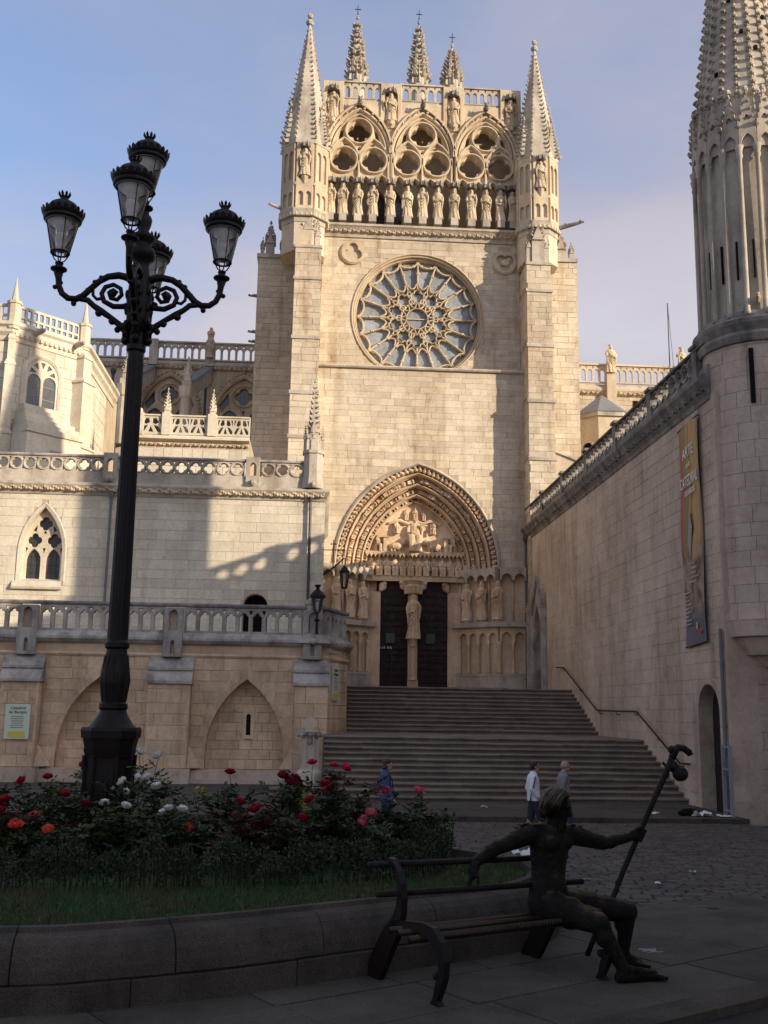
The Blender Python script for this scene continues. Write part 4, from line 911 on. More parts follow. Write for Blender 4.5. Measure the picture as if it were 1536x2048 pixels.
o = MB(); o.loft([[(-.25, 35.72, 4.3), (.35, 35.72, 4.3), (.45, 36.2, 4.3), (-.35, 36.2, 4.3)], [(-.55, 35.6, 4.0), (.6, 35.6, 4.0), (.7, 36.2, 4.0), (-.6, 36.2, 4.0)]]); o.ball((.02, 35.55, 4.05), (.13, .12, .1), 7, 5); o.build('corbel_head', M['coping'], ter)
# ================================================================== chapel building above the terrace
cha = thing('chapel_building', 'pale stone chapel block with carved cornice, quatrefoil balustrade and traceried pointed window', 'chapel', (-6, 40, 4.1))
CYF = 40.0; mc = front(CYF); CL = -15.0
WC = -10.44
win_out = lancet(WC, 6.42, 7.55, .78, 1.72, 10)
door_out = rarch(-2.25, 4.0, 5.65, .47)
plate('wall', [rect(CL, .33, 4.0, 9.9), win_out, door_out], mc, .7, M['mortar'], cha)
o = MB(); o.box(-.3, .31, 40.5, 51.2, 4.0, 10.1); o.box(CL, .3, 47.5, 48, 4, 10.1); o.build('side_wall', M['facade'], cha)
mch = Masonry(cha, M['pale'])
mch.wall(CL, .33, 4.1, 9.85, .36, .5, 1.1, mc, 0, [ext_arch(WC, 6.42, 7.55, .85, 1.82), ext_arch(-2.25, 4, 5.65, .5, .52)], seed=41, proud=.006, joint=.005)
mch.wall(40.02, 50.5, 4.1, 9.85, .36, .5, 1.1, lambda u_, v_, w_: (.30-w_, u_, v_), pi/2, seed=42, proud=.02, joint=.008)
mch.done()
o = MB(); o.sweep(lancet(WC, 6.42, 7.55, .84, 1.84, 10), [(-.08, .5), (-.08, -.02), (.06, -.05), (.10, .0)], mc); o.build('window_surround', M['pale'], cha)
o = MB(); o.loft([[(-11.45, y, z), (-9.6, y, z)] for y, z in ((40.3, 6.1), (39.85, 6.1), (39.82, 6.18), (39.95, 6.42), (40.4, 6.55))], caps=False, closed=False); o.build('window_sill', M['pale'], cha)
hs = [lancet(WC+s_*.37, 6.52, 7.25, .27, .44, 6) for s_ in (-1, 1)]+[foil(WC+s_*.37, 8.02, .135, .14, 4, 0, 6) for s_ in (-1, 1)]+[foil(WC, 8.68, .13, .14, 4, 0, 6)]
hs += [[(WC-.06, 7.72), (WC+.06, 7.72), (WC, 7.5)], [(WC-.07, 8.3), (WC+.07, 8.3), (WC, 8.42)]]
hs += [[(WC+s_*.66, 7.55), (WC+s_*.70, 7.75), (WC+s_*.60, 7.72)] for s_ in (-1, 1)]+[[(WC+s_*.33, 8.36), (WC+s_*.46, 8.42), (WC+s_*.30, 8.62)] for s_ in (-1, 1)]
wn = plate('window', [lancet(WC, 6.42, 7.55, .78, 1.72, 10)]+hs, front(40.26), .14, M['pale'], cha, .018, label='pointed window with two lights and three quatrefoils')
for s_ in (-1, 1):
    for i in range(3):
        for j in range(4): q = MB(); x = WC+s_*.38-.29+i*.195; q.box(x+.006, x+.189, 40.40, 40.41, 6.44+j*.32+.006, 6.44+j*.32+.314); q.build('pane', M['leaded_glass'], wn)
q = MB(); q.box(WC-.75, WC+.75, 40.43, 40.44, 6.4, 9.2); q.build('pane_lead', M['leaded_glass'], wn)
q = MB(); q.box(-2.8, -1.7, 40.6, 40.7, 4, 6.2); q.build('doorway', M['dark_gap'], cha)
CP = [(CL, 40.0), (.30, 40.0), (.30, 50)]
band('cornice', CP, [(-.1, 9.8), (.06, 9.8), (.10, 9.9), (.16, 9.95), (.30, 10.15), (.30, 10.22), (.12, 10.3), (-.2, 10.3)], M['weathered'], cha)
frieze(cha, front(39.82), CL, .35, 10.02, .22, .2, M['carved'])
band('parapet', CP, [(-.2, 10.3), (.06, 10.3), (.04, 10.74), (-.2, 10.76)], M['weathered'], cha)
def quatre_rail(parent, mp, u0, u1, z0, z1, step_, mat):
    n = max(1, round((u1-u0)/step_)); s_ = (u1-u0)/n; zc = (z0+z1)/2; r_ = min(s_*.45, (z1-z0)*.42); hs = []
    for k in range(n):
        c_ = u0+s_*(k+.5); hs.append(foil(c_, zc, r_*.42, r_*.44, 4, 0, 6))
        if k: hs += [[(u0+s_*k-.05, z1-.07), (u0+s_*k+.05, z1-.07), (u0+s_*k, z1-.17)], [(u0+s_*k-.05, z0+.07), (u0+s_*k+.05, z0+.07), (u0+s_*k, z0+.17)]]
    p = plate('balustrade', [rect(u0, u1, z0, z1)]+hs, mp, .14, mat, parent, .02)
    q = MB()
    for k in range(n): q.sweep(circ(u0+s_*(k+.5), zc, r_, 18), [(-.03, .02), (-.02, -.05), (.02, -.05), (.03, .02)], mp, True)
    q.build('ring_moulding', mat, p)
for (u0, u1) in ((CL, -8.32), (-7.8, -2.88), (-2.2, -.55)): quatre_rail(cha, front(39.98), u0, u1, 10.72, 11.32, .52, M['weathered'])
band('rail', [(CL, 40.05), (-.5, 40.05)], [(-.1, 11.32), (.13, 11.32), (.15, 11.37), (.1, 11.42), (-.1, 11.42)], M['coping'], cha)
for x in (-8.06, -2.54):
    plate('post', [rect(x-.27, x+.27, 10.3, 11.5), lancet(x, 10.75, 11.1, .13, .17)], front(39.86), .3, M['weathered'], cha, .02)
    q = MB(); q.ball((x, 39.8, 10.45), (.16, .14, .13), 7, 5); q.build('corbel_head', M['coping'], cha)
q = MB(); q.ball((-.15, 39.62, 10.4), (.15, .14, .13), 7, 5); q.build('corbel_head', M['coping'], cha)
# corner pier with tall crocketed pinnacle
pp = thing('corner_pinnacle', 'slender crocketed stone pinnacle on the corner of the balustrade left of the portal', 'pinnacle', (-.2, 40.0, 10.3))
q = MB(); q.prism(octa((-.18, 40.05), .46), 10.3, 10.75, .9); q.prism(octa((-.18, 40.05), .40), 10.75, 11.75); q.prism(octa((-.18, 40.05), .46), 11.7, 11.82); q.build('base', M['weathered'], pp)
q = MB(); pinnacle(q, (-.18, 40.05), .36, 11.8, 12.6, 14.7, 9)
for dx, dy in ((-.34, -.1), (.34, -.1), (0, -.36)): pinnacle(q, (-.18+dx, 40.05+dy), .12, 11.8, 12.3, 13.0, 5)
q.build('shaft', M['weathered'], pp)
# drainpipes
def pipe(parent, x, y, z0, z1, r_, mat, name='drainpipe', hopper=True):
    q = MB(); q.tube([(x, y, z0), (x, y, z1)], r_, 8)
    z = z0+.6
    while z < z1: q.lathe([(r_*1.25, -.03), (r_*1.25, .03)], (x, y, z), 8); z += 1.6
    if hopper: q.lathe([(r_, 0), (r_*2.2, .25), (r_*2.2, .4)], (x, y, z1-.1), 8)
    return q.build(name, M[mat], parent)
pipe(cha, -.24, 39.85, 4.1, 9.85, .055, 'pipe'); pipe(cha, -7.93, 39.86, 4.1, 9.7, .05, 'pipe_grey')
# ================================================================== small block with flamboyant balustrade
mid = thing('side_chapel', 'low sunlit chapel roof edge with flame-patterned stone balustrade behind the lamp post', 'chapel', (-5.7, 47, 4))
q = MB(); q.box(-8.35, -3.2, 47.05, 52, 4, 14.15); q.build('wall', M['mortar'], mid)
mm = Masonry(mid, M['pale'], 120); mm.wall(-8.37, -3.2, 10.8, 13.55, .33, .45, .9, front(47.05), 0, seed=51, proud=.03); mm.wall(47.05, 51, 10.8, 13.55, .33, .45, .9, side(-8.35), -pi/2, seed=52); mm.done()
band('cornice', [(-8.35, 52), (-8.35, 47.0), (-3.2, 47.0)], [(-.1, 13.85), (.2, 13.95), (.2, 14.05), (.05, 14.15), (-.1, 14.2)], M['pale'], mid)
frieze(mid, front(46.98), -8.3, -3.25, 13.72, .15, .2, M['carved'])
def flame(x0, x1):
    hs = []; n = 2; s_ = (x1-x0)/n
    for k in range(n):
        c_ = x0+s_*(k+.5)
        for sg in (-1, 1):
            hs.append([(c_+sg*s_*.44, 14.30), (c_+sg*s_*.30, 14.30), (c_+sg*s_*.12, 14.62), (c_+sg*s_*.30, 14.58), (c_+sg*s_*.44, 14.42)])
            hs.append([(c_+sg*s_*.08, 14.95), (c_+sg*s_*.05, 14.75), (c_+sg*s_*.20, 14.66), (c_+sg*s_*.34, 14.74), (c_+sg*s_*.24, 14.95)])
            hs.append([(c_+sg*s_*.45, 14.95), (c_+sg*s_*.34, 14.95), (c_+sg*s_*.42, 14.72), (c_+sg*s_*.46, 14.68)])
        hs.append([(c_-s_*.12, 14.30), (c_+s_*.12, 14.30), (c_, 14.58)])
    return hs
for x0, x1 in ((-8.3, -7.25), (-6.85, -5.15), (-4.75, -3.2)):
    plate('balustrade', [rect(x0, x1, 14.18, 15.06)]+(flame(x0+.03, x1-.03) if x1-x0 > 1.2 else [h for h in flame(x0, x0+2*(x1-x0)) if max(p[0] for p in h) < x1-.01]), front(46.98), .16, M['pale'], mid, .02)
q = MB(); q.box(-8.36, -3.2, 46.92, 47.2, 15.06, 15.13); q.build('rail', M['pale'], mid)
for x in (-7.05, -4.95, -8.3):
    q = MB(); q.box(x-.2, x+.2, 46.85, 47.2, 14.15, 15.2)
    if x > -8: pinnacle(q, (x, 47.02), .24, 15.2, 15.35, 16.35, 5)
    else: q.ball((x, 47, 15.3), .14, 6, 4)
    q.build('pinnacle', M['pale'], mid)
# ================================================================== nave wall behind, left
nav = thing('nave_wall', 'shaded nave wall with large traceried window and lancet balustrade against the sky', 'church wall', (-10, 62, 0))
NL, NR = -17.0, -3.0
NW = [(-9.25, 1.75), (-4.7, 1.75)]
plate('wall', [rect(NL, NR, 8, 22.45)]+[lancet(cx, 15.2, 19.4, hw, 2.5, 10) for cx, hw in NW], front(62), .8, M['facade'], nav)
o = MB(); o.box(NL, NR, 62.7, 70, 8, 22.4); o.build('mass', M['dark_gap'], nav)
for cx, hw in NW:
    q = MB(); q.sweep(lancet(cx, 15.2, 19.4, hw+.08, 2.65, 10), [(-.14, .4), (-.14, -.02), (.0, -.1), (.14, -.02)], front(62))
    for x, z in parch(cx, 19.4, hw+.22, 2.85, 14): q.ball((x, 61.9, z), .09, 5, 3)
    q.build('window_surround', M['carved'], nav)
    hs = [lancet(cx+s_*.84, 15.4, 18.9, .66, 1.0, 8) for s_ in (-1, 1)]+[foil(cx, 20.78, .28, .28, 4, 0, 6)]+[[(cx+s_*1.35, 19.75), (cx+s_*1.5, 20.2), (cx+s_*.95, 21.0), (cx+s_*.88, 20.3)] for s_ in (-1, 1)]+[[(cx-.1, 19.85), (cx+.1, 19.85), (cx, 19.5)]]
    wn = plate('window', [lancet(cx, 15.2, 19.4, hw, 2.5, 10)]+hs, front(62.25), .2, M['carved'], nav, .025)
    q = MB(); q.sweep(circ(cx, 20.78, .68, 24), tp, front(62.22), True); q.build('ring_moulding', M['carved'], wn)
    for s_ in (-1, 1):
        for j in range(5): q = MB(); q.box(cx+s_*.86-.75, cx+s_*.86+.75, 62.42, 62.44, 15.3+j*.95, 16.22+j*.95); q.build('pane', M['clear_dark'], wn)
    q = MB(); q.box(cx-1.6, cx+1.6, 62.46, 62.48, 19, 22); q.build('pane', M['clear_dark'], wn)
band('cornice', [(NL, 62), (NR, 62)], [(-.1, 22.3), (.1, 22.35), (.3, 22.6), (.3, 22.72), (.05, 22.9), (-.2, 22.9)], M['weathered'], nav)
frieze(nav, front(61.8), NL, NR, 22.42, .22, .3, M['carved'])
def lancet_rail(parent, mp, u0, u1, z0, z1, step_, mat):
    n = max(1, round((u1-u0)/step_)); s_ = (u1-u0)/n
    hs = [lancet(u0+s_*(k+.5), z0+.1, z1-.45, s_*.34, s_*.45, 5) for k in range(n)]+[[(u0+s_*k-.06, z1-.08), (u0+s_*k+.06, z1-.08), (u0+s_*k, z1-.24)] for k in range(1, n)]
    plate('balustrade', [rect(u0, u1, z0, z1)]+hs, mp, .15, mat, parent, .02)
for u0, u1 in ((NL, -10.5), (-10.1, -7.1), (-6.6, NR)): lancet_rail(nav, front(61.8), u0, u1, 22.9, 23.98, .46, M['weathered'])
q = MB(); q.box(NL, NR, 61.72, 62.02, 23.98, 24.08); q.build('rail', M['weathered'], nav)
for x in (-6.85, -10.3):
    q = MB(); q.box(x-.26, x+.26, 61.6, 62.1, 22.5, 24.15); q.build('post', M['weathered'], nav)
    if x > -8: inst('statue', ST[2], nav, (x, 61.8, 24.1), (0, 0, 0), (1.2, 1.1, .95)); inst('statue', SB[1], nav, (x-.0, 61.5, 23.0), (0, 0, 0), (1.1, 1.0, 1.1))
    # flying buttress with its pier
    q = MB(); q.loft([[(x-.22-dx, y, z), (x+.22-dx, y, z), (x+.22-dx, y, z-.9), (x-.22-dx, y, z-.9)] for dx, y, z in ((0, 62.0, 22.5), (.3, 59.5, 21.2), (.6, 57.2, 20.0))]); q.build('flying_buttress', M['weathered'], nav)
    q = MB(); q.loft([[(x-.30-dx, y, z+.02), (x+.30-dx, y, z+.02), (x+.26-dx, y, z+.14), (x-.26-dx, y, z+.14)] for dx, y, z in ((0, 62.0, 22.5), (.3, 59.5, 21.2), (.6, 57.2, 20.0))]); q.build('coping', M['lead'], nav)
    q = MB(); q.box(x-.9, x-.4, 56.5, 57.3, 8, 19.9); pinnacle(q, (x-.65, 56.9), .34, 19.9, 20.3, 21.3, 5); q.build('pier', M['weathered'], nav)
    q = MB(); q.lathe([(.28, 16.0), (.28, 18.7), (.36, 18.8), (.42, 19.4)], (x-.65, 56.3, 0), 8); q.build('colonnette', M['weathered'], nav)
pipe(nav, -7.0, 61.6, 12, 21.4, .08, 'pipe'); pipe(nav, -11.9, 58, 12, 20.6, .08, 'pipe')
# ================================================================== polygonal chapel, far left
aps = thing('polygonal_chapel', 'brightly sunlit polygonal chapel with round-headed window and pinnacled parapet at the left edge', 'chapel', (-13, 45, 4))
PA, PB = (-13.48, 44.0), (-10.97, 46.5)
o = MB(); o.prism([(-20, 44), PA, PB, (-10.97, 55), (-20, 55)], 4, 17.9); o.build('wall', M['mortar'], aps)
ma = obl(PA, PB); al = sqrt(2)*2.51; rza = atan2(PB[1]-PA[1], PB[0]-PA[0])
mA = Masonry(aps, M['pale'], 260)
AW = (1.55, 14.55, 16.10, .78)
mA.wall(0, al, 10.9, 17.35, .42, .55, 1.1, ma, rza, [ext_arch(AW[0], AW[1], AW[2], .9, .92)], seed=61, proud=.02)
mA.wall(-20, PA[0], 10.9, 17.35, .42, .55, 1.1, front(44), 0, seed=62, proud=.02); mA.wall(46.5, 52, 10.9, 17.35, .42, .55, 1.1, lambda u_, v_, w_: (-10.97-w_, u_, v_), pi/2, seed=63, proud=.02)
mA.done()
hs = [rarch(AW[0]+s_*.38, 14.57, 15.85, .31, 8) for s_ in (-1, 1)]
for a in (.35, .95, 1.57, 2.2, 2.8): hs.append([(AW[0]+.34*cos(a)*1.0, 16.13+.34*sin(a)), (AW[0]+.64*cos(a-.18), 16.10+.66*sin(a-.18)), (AW[0]+.64*cos(a+.18), 16.10+.66*sin(a+.18))])
wn = plate('window', [rarch(AW[0], 14.50, 16.10, .82, 14)]+hs, lambda a_, b_, w_: ma(a_, b_, w_-.08), .12, M['pale'], aps, .02)
q = MB(); q.sweep(rarch(AW[0], 14.45, 16.10, .88, 16), [(-.1, .1), (-.1, -.12), (.0, -.2), (.12, -.1), (.16, .05)], ma); q.build('window_surround', M['pale'], wn)
for s_ in (-1, 1):
    for j in range(3):
        q = MB(); c_ = AW[0]+s_*.38; P = [ma(c_-.33, 14.55+j*.58+.01, -.02), ma(c_+.33, 14.55+j*.58+.01, -.02), ma(c_+.33, 14.55+j*.58+.56, -.02), ma(c_-.33, 14.55+j*.58+.56, -.02)]; q.add(P, [(0, 1, 2, 3)]); q.build('pane', M['clear_dark'], wn)
q = MB(); q.add([ma(AW[0]+x, 16.10+z, -.015) for x, z in ((-.75, .1), (.75, .1), (.5, .6), (0, .8), (-.5, .6))], [(0, 1, 2, 3, 4)]); q.build('pane', M['clear_dark'], wn)
AP = [(-20, 44.0), PA, PB, (-10.97, 54)]
band('cornice', AP, [(-.1, 17.4), (.05, 17.4), (.08, 17.6), (.2, 17.75), (.2, 17.95), (.32, 18.05), (.32, 18.2), (-.2, 18.25)], M['pale'], aps)
for k in range(15): q = MB(); p = ma(.12+k*.24, 17.68, -.12); q.obox(p, (.12, .16, .14), rza); q.build('dentil', M['pale'], aps)
def bar_rail(parent, mp, u0, u1, z0, z1, mat):
    n = round((u1-u0)/.3); s_ = (u1-u0)/n; hs = []
    for k in range(n): hs += [rect(u0+s_*k+.05, u0+s_*(k+1)-.05, z0+.38, z1-.12), rect(u0+s_*k+.05, u0+s_*(k+1)-.05, z0+.1, z0+.28)]
    plate('balustrade', [rect(u0, u1, z0, z1)]+hs, mp, .12, mat, parent)
bar_rail(aps, ma, .3, al-.3, 18.25, 19.1, M['pale']); bar_rail(aps, front(44), -20, PA[0]-.25, 18.25, 19.1, M['pale'])
for p in (PA, PB):
    q = MB(); q.prism(octa(p, .28), 17.9, 19.1); q.prism(octa(p, .33), 19.05, 19.18); q.prism(octa(p, .17), 19.18, 20.3, .1); q.build('pinnacle', M['pale'], aps)
    q = MB(); rz_ = rza/2 if p is PA else rza/2+pi/4
    kk = .42 if p is PA else .85
    for z0, z1, d in ((4, 13.2, .75*kk), (13.2, 16.3, .6*kk), (16.3, 17.5, .42*kk)):
        q.obox((p[0], p[1], (z0+z1)/2), (d*1.7, d*1.7, z1-z0), rz_)
    for z, d in ((13.2, .82*kk), (16.3, .66*kk), (17.5, .48*kk)): q.obox((p[0], p[1], z), (d*1.75, d*1.75, .1), rz_); q.obox((p[0], p[1], z+.12), (d*1.55, d*1.55, .14), rz_, 0, .8)
    q.build('buttress', M['pale'], aps)
for u_ in (1.0, 3.0): p = ma(u_, 17.95, -.3); gargoyle(aps, p, (.7, -.7, -.05), .55, .13, 'weathered')
# stone lean-to with stepped roof against the chapel
q = MB(); P0 = [ma(.35, 0, -1.3), ma(2.95, 0, -1.3), ma(3.3, 0, .1), ma(.1, 0, .1)]
q.prism([(p[0], p[1]) for p in P0], 4, 13.2); lt = q.build('lean_to', M['pale'], aps)
for k in range(6):
    t = k/6; q = MB(); a_ = .3+.35*t; b_ = 3.05-.75*t; d_ = -1.38*(1-t*.85)
    P0 = [ma(a_, 0, d_), ma(b_, 0, d_), ma(b_+.1, 0, .1), ma(a_-.1, 0, .1)]; q.prism([(p[0], p[1]) for p in P0], 13.2+k*.24, 13.2+k*.24+.245, .985); q.build('roof_course', M['pale'], lt)
q = MB(); p = ma(1.75, 12.4, -1.32); q.obox(p, (.5, .06, .32), rza); q.build('patch', M['weathered'], lt)
# ================================================================== right: nave wall and stair turret behind the transept
nr = thing('nave_wall', 'sunlit nave parapet with lancet balustrade and standing statues to the right of the transept', 'church wall', (19, 62, 0))
q = MB(); q.box(13.9, 30, 62.0, 70, 4, 22.3); q.build('wall', M['mortar'], nr)
mr_ = Masonry(nr, M['facade'], 120); mr_.wall(13.9, 27, 17.5, 22.0, .36, .6, 1.1, front(62), 0, seed=71, proud=.02); mr_.done()
band('cornice', [(13.9, 62), (30, 62)], [(-.1, 21.6), (.08, 21.6), (.3, 21.9), (.3, 22.02), (.05, 22.35), (-.2, 22.4)], M['facade'], nr)
frieze(nr, front(61.8), 13.9, 27, 21.75, .2, .3, M['carved'])
for u0, u1 in ((13.9, 18.1), (18.65, 22.7), (23.2, 28)): lancet_rail(nr, front(61.8), u0, u1, 22.4, 23.55, .42, M['facade'])
q = MB(); q.box(13.9, 28, 61.7, 62.0, 23.55, 23.66); q.build('rail', M['facade'], nr)
for x, f in ((18.37, 0), (22.95, 1)):
    q = MB(); q.box(x-.3, x+.3, 61.5, 62.1, 20.9, 23.0); q.prism([(x-.3, 61.2), (x+.3, 61.2), (x+.3, 62), (x-.3, 62)], 20.4, 20.9, .8); q.build('post', M['facade'], nr)
    inst('statue', ST[f], nr, (x, 61.6, 23.0), (0, 0, .3), (2.0, 1.8, 1.9))
q = MB(); q.box(19.85, 20.15, 61.93, 62.02, 20.95, 21.35); q.build('vent', M['dark_gap'], nr)
rod = thing('lightning_rod', 'thin dark lightning rod with stay wire standing on the right nave roof', 'lightning rod', (22.4, 61.9, 22.4))
q = MB(); q.tube([(22.3, 61.9, 22.4), (22.3, 61.9, 28.0)], .035, 6); q.build('mast', M['pipe'], rod)
q = MB(); q.tube([(22.31, 61.9, 27.9), (22.62, 61.9, 22.4)], .015, 5); q.build('stay_wire', M['pipe'], rod)
st = thing('stair_turret', 'sunlit polygonal stair turret with tiled pyramid cap beside the right buttress', 'turret', (16.4, 56, 4))
o8 = octa((16.55, 57.6), 1.75)
plate_ = MB(); plate_.prism(o8, 4, 18.55); plate_.build('wall', M['facade'], st)
q = MB(); q.prism(octa((16.55, 57.6), 1.9), 18.5, 18.75); q.build('cornice', M['weathered'], st)
q = MB(); q.prism(octa((16.55, 57.6), 1.95), 18.75, 20.2, .05); q.build('roof', M['lead'], st)
f0 = sorted([p for p in o8 if p[1] < 57.6], key=lambda p: p[0])
om2 = obl(f0[0], f0[1]); fl2 = (Vector(f0[0])-Vector(f0[1])).length
plate('window', [rarch(fl2*.5, 15.0, 16.7, .42), rarch(fl2*.5, 15.1, 16.7, .3)], lambda a_, b_, w_: om2(a_, b_, w_-.12), .14, M['facade'], st)
q = MB(); q.add([om2(x, z, -.01) for x, z in rarch(fl2*.5, 15.1, 16.7, .3)], [tuple(range(15))]); q.build('opening', M['dark_gap'], st)
q = MB(); q.loft([[(12.0, 50.6, 15.0), (13.95, 50.6, 14.2), (13.95, 50.6, 4), (12.0, 50.6, 4)], [(12.0, 53, 15.0), (13.95, 53, 14.2), (13.95, 53, 4), (12.0, 53, 4)]]); lw = q.build('low_wing', M['facade'], st)
q = MB(); q.loft([[(11.98, 50.5, 15.02), (14.0, 50.5, 14.2), (14.0, 50.5, 14.12), (11.98, 50.5, 14.9)], [(11.98, 53, 15.05), (14.0, 53, 14.23), (14.0, 53, 14.15), (11.98, 53, 14.9)]]); q.build('coping', M['weathered'], lw)
# ================================================================== crossing lantern pinnacles rising behind the transept
for i, (x, z1, lab) in enumerate(((1.95, 50.3, 'left of the three crocketed lantern spires rising behind the transept balustrade'), (6.35, 50.2, 'middle of the three crocketed lantern spires rising behind the transept balustrade'), (8.75, 48.5, 'right and shortest of the three crocketed lantern spires rising behind the transept'))):
    t = thing('lantern_spire', lab, 'spire', (x, 66, 30), 'spires of the crossing lantern')
    q = MB(); q.prism(octa((x, 66), .62), 30, 45.6); q.build('shaft', M['weathered'], t)
    h = z1-45.6
    q = MB(); spire(q, (x, 66), .52, 45.6, z1, 8, 9, pi/8, .34)
    for k in range(4):
        zz = 45.6+h*(.22+.18*k); q.lathe([(.62*(1-.2*k), -.06), (.66*(1-.2*k), .0), (.58*(1-.2*k), .07)], (x, 66, zz), 8, pi/8)
    for k in range(8):
        a = 2*pi*k/8; 
        q.prism([(x+.62*cos(a)+.12*cos(a+u_), 66+.62*sin(a)+.12*sin(a+u_)) for u_ in (0, 2.1, 4.2)], 45.2, 46.6+.3*(k % 2), .1)
    q.build('spire', M['weathered'], t)
    for k in range(5): a = pi+pi*k/4; inst('statue', SB[k % 3], t, (x+.5*cos(a), 66+.5*sin(a), 45.4), (0, 0, a-pi*1.5), (.8, .8, .9))
    q = MB(); q.tube([(x, 66, z1), (x, 66, z1+1.1)], .025, 5); q.box(x-.22, x+.22, 65.98, 66.02, z1+.75, z1+.79); q.ball((x, 66, z1+.4), .06, 6, 4); q.build('cross', M['iron'], t)
# ================================================================== long shaded wall on the right
WX = 10.69
rw = thing('cloister_wing', 'long shaded stone wing along the steps with frieze, arched balustrade and small door', 'building', (12, 40, -.7))
mw = side(WX)
DY = 27.7
door_loop = rarch(DY, -.95, 1.85, .78)
niche_loop = lancet(48.7, 2.7, 4.6, 1.2, 2.4, 8)
plate('wall', [rect(26.3, 51.2, -.95, 10.45), [(p[0], max(p[1], -.85)) for p in door_loop], niche_loop], mw, .8, M['grime_mortar'], rw)
q = MB(); q.box(11.5, 24, 26.35, 51, -.95, 11.0); q.build('mass', M['dark_gap'], rw)
mrw = Masonry(rw, M['grime'])
mrw.wall(26.35, 51.0, -.7, 10.4, .38, .55, 1.25, mw, -pi/2, [ext_arch(DY, -1, 1.85, .80, .82), ext_arch(48.7, 2.7, 4.6, 1.25, 2.45)], seed=81, proud=.005, joint=.005)
mrw.wall(10.69, 20, -.7, 4.1, .40, .5, 1.1, front(26.33), 0, seed=82, proud=.015)
mrw.done()
q = MB(); q.box(10.72, 24, 26.33, 26.8, -.95, 4.1); q.build('end_wall', M['grime_mortar'], rw)
q = MB(); q.box(11.1, 11.2, DY-.9, DY+.9, -.95, 2.8); q.build('door', M['wood'], rw)
q = MB(); q.sweep([(p[0], max(p[1], -.7)) for p in rarch(DY, -.7, 1.85, .84, 14)], [(-.08, .4), (-.08, -.01), (.10, -.02), (.12, .02)], mw); q.build('door_surround', M['grime'], rw)
q = MB(); q.box(11.15, 11.3, 47.3, 50.1, 2.7, 7.2); q.build('niche_back', M['grime'], rw)
q = MB(); q.sweep(lancet(48.7, 2.74, 4.6, 1.22, 2.45, 10), [(-.1, .4), (-.1, -.05), (.0, -.14), (.12, -.02)], mw); q.sweep([(47.2, 4.6), (47.25, 6.3), (48.7, 8.2), (50.15, 6.3), (50.2, 4.6)], [(-.08, .05), (-.08, -.12), (.08, -.16), (.1, .05)], mw); q.build('niche_surround', M['coping'], rw)
q = MB(); pinnacle(q, (10.55, 47.1), .22, 2.74, 6.6, 7.6, 5); pinnacle(q, (10.55, 50.3), .22, 2.74, 6.6, 7.6, 5); q.build('niche_pinnacle', M['coping'], rw)
WP = [(10.69, 51.3), (10.69, 26.6)]
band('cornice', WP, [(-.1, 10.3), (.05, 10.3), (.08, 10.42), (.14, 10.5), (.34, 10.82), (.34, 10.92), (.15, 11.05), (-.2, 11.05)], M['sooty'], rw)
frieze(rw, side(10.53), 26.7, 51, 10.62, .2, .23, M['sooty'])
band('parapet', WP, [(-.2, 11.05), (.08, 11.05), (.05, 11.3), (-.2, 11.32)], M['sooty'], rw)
PY = [51.2, 47.3, 43.3, 39.3, 35.3, 31.4, 27.4]
for i in range(6):
    a, c_ = PY[i+1]+.16, PY[i]-.16; n = round((c_-a)/.52); s_ = (c_-a)/n
    hs = [foil(a+s_*(k+.5), 11.60, .12, .125, 4, 0, 6) for k in range(n)]+[[(a+s_*k-.06, 11.84), (a+s_*k+.06, 11.84), (a+s_*k, 11.70)] for k in range(1, n)]+[[(a+s_*k-.06, 11.36), (a+s_*k+.06, 11.36), (a+s_*k, 11.5)] for k in range(1, n)]
    pl_ = plate('balustrade', [rect(a, c_, 11.3, 11.9)]+hs, side(10.67), .14, M['coping'], rw, .02)
    q = MB()
    for k in range(n): q.sweep(circ(a+s_*(k+.5), 11.60, .27, 16), [(-.03, .02), (-.02, -.05), (.02, -.05), (.03, .02)], side(10.67), True)
    q.build('ring_moulding', M['coping'], pl_)
for y in PY[1:]:
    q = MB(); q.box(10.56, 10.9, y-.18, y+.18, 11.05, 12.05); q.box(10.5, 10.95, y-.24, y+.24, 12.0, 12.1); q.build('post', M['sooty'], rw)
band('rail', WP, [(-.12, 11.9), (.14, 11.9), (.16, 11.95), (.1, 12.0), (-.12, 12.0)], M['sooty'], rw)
pipe(rw, 10.55, 50.75, 2.8, 10.2, .08, 'pipe'); pipe(rw, 10.60, 26.45, -.7, 4.0, .05, 'pipe_grey', hopper=False)
# handrail
hr = thing('handrail', 'thin iron handrail bent down the right wall beside the steps', 'handrail', (10.6, 33, .3))
HP = [(10.52, 44.6, 3.72), (10.52, 43.2, 3.66), (10.52, 38.2, 1.9), (10.52, 33.5, 1.87), (10.52, 29.6, .42), (10.52, 28.85, .44)]
q = MB(); q.tube(HP, .028, 7); q.build('rail', M['iron'], hr)
for y, z in ((43.4, 3.68), (40.7, 2.74), (38.0, 1.88), (35.8, 1.86), (33.7, 1.85), (31.5, 1.09), (29.7, .44)):
    q = MB(); q.tube([(10.52, y, z), (10.54, y, z-.08), (10.68, y, z-.1)], .014, 5); q.build('bracket', M['iron'], hr)
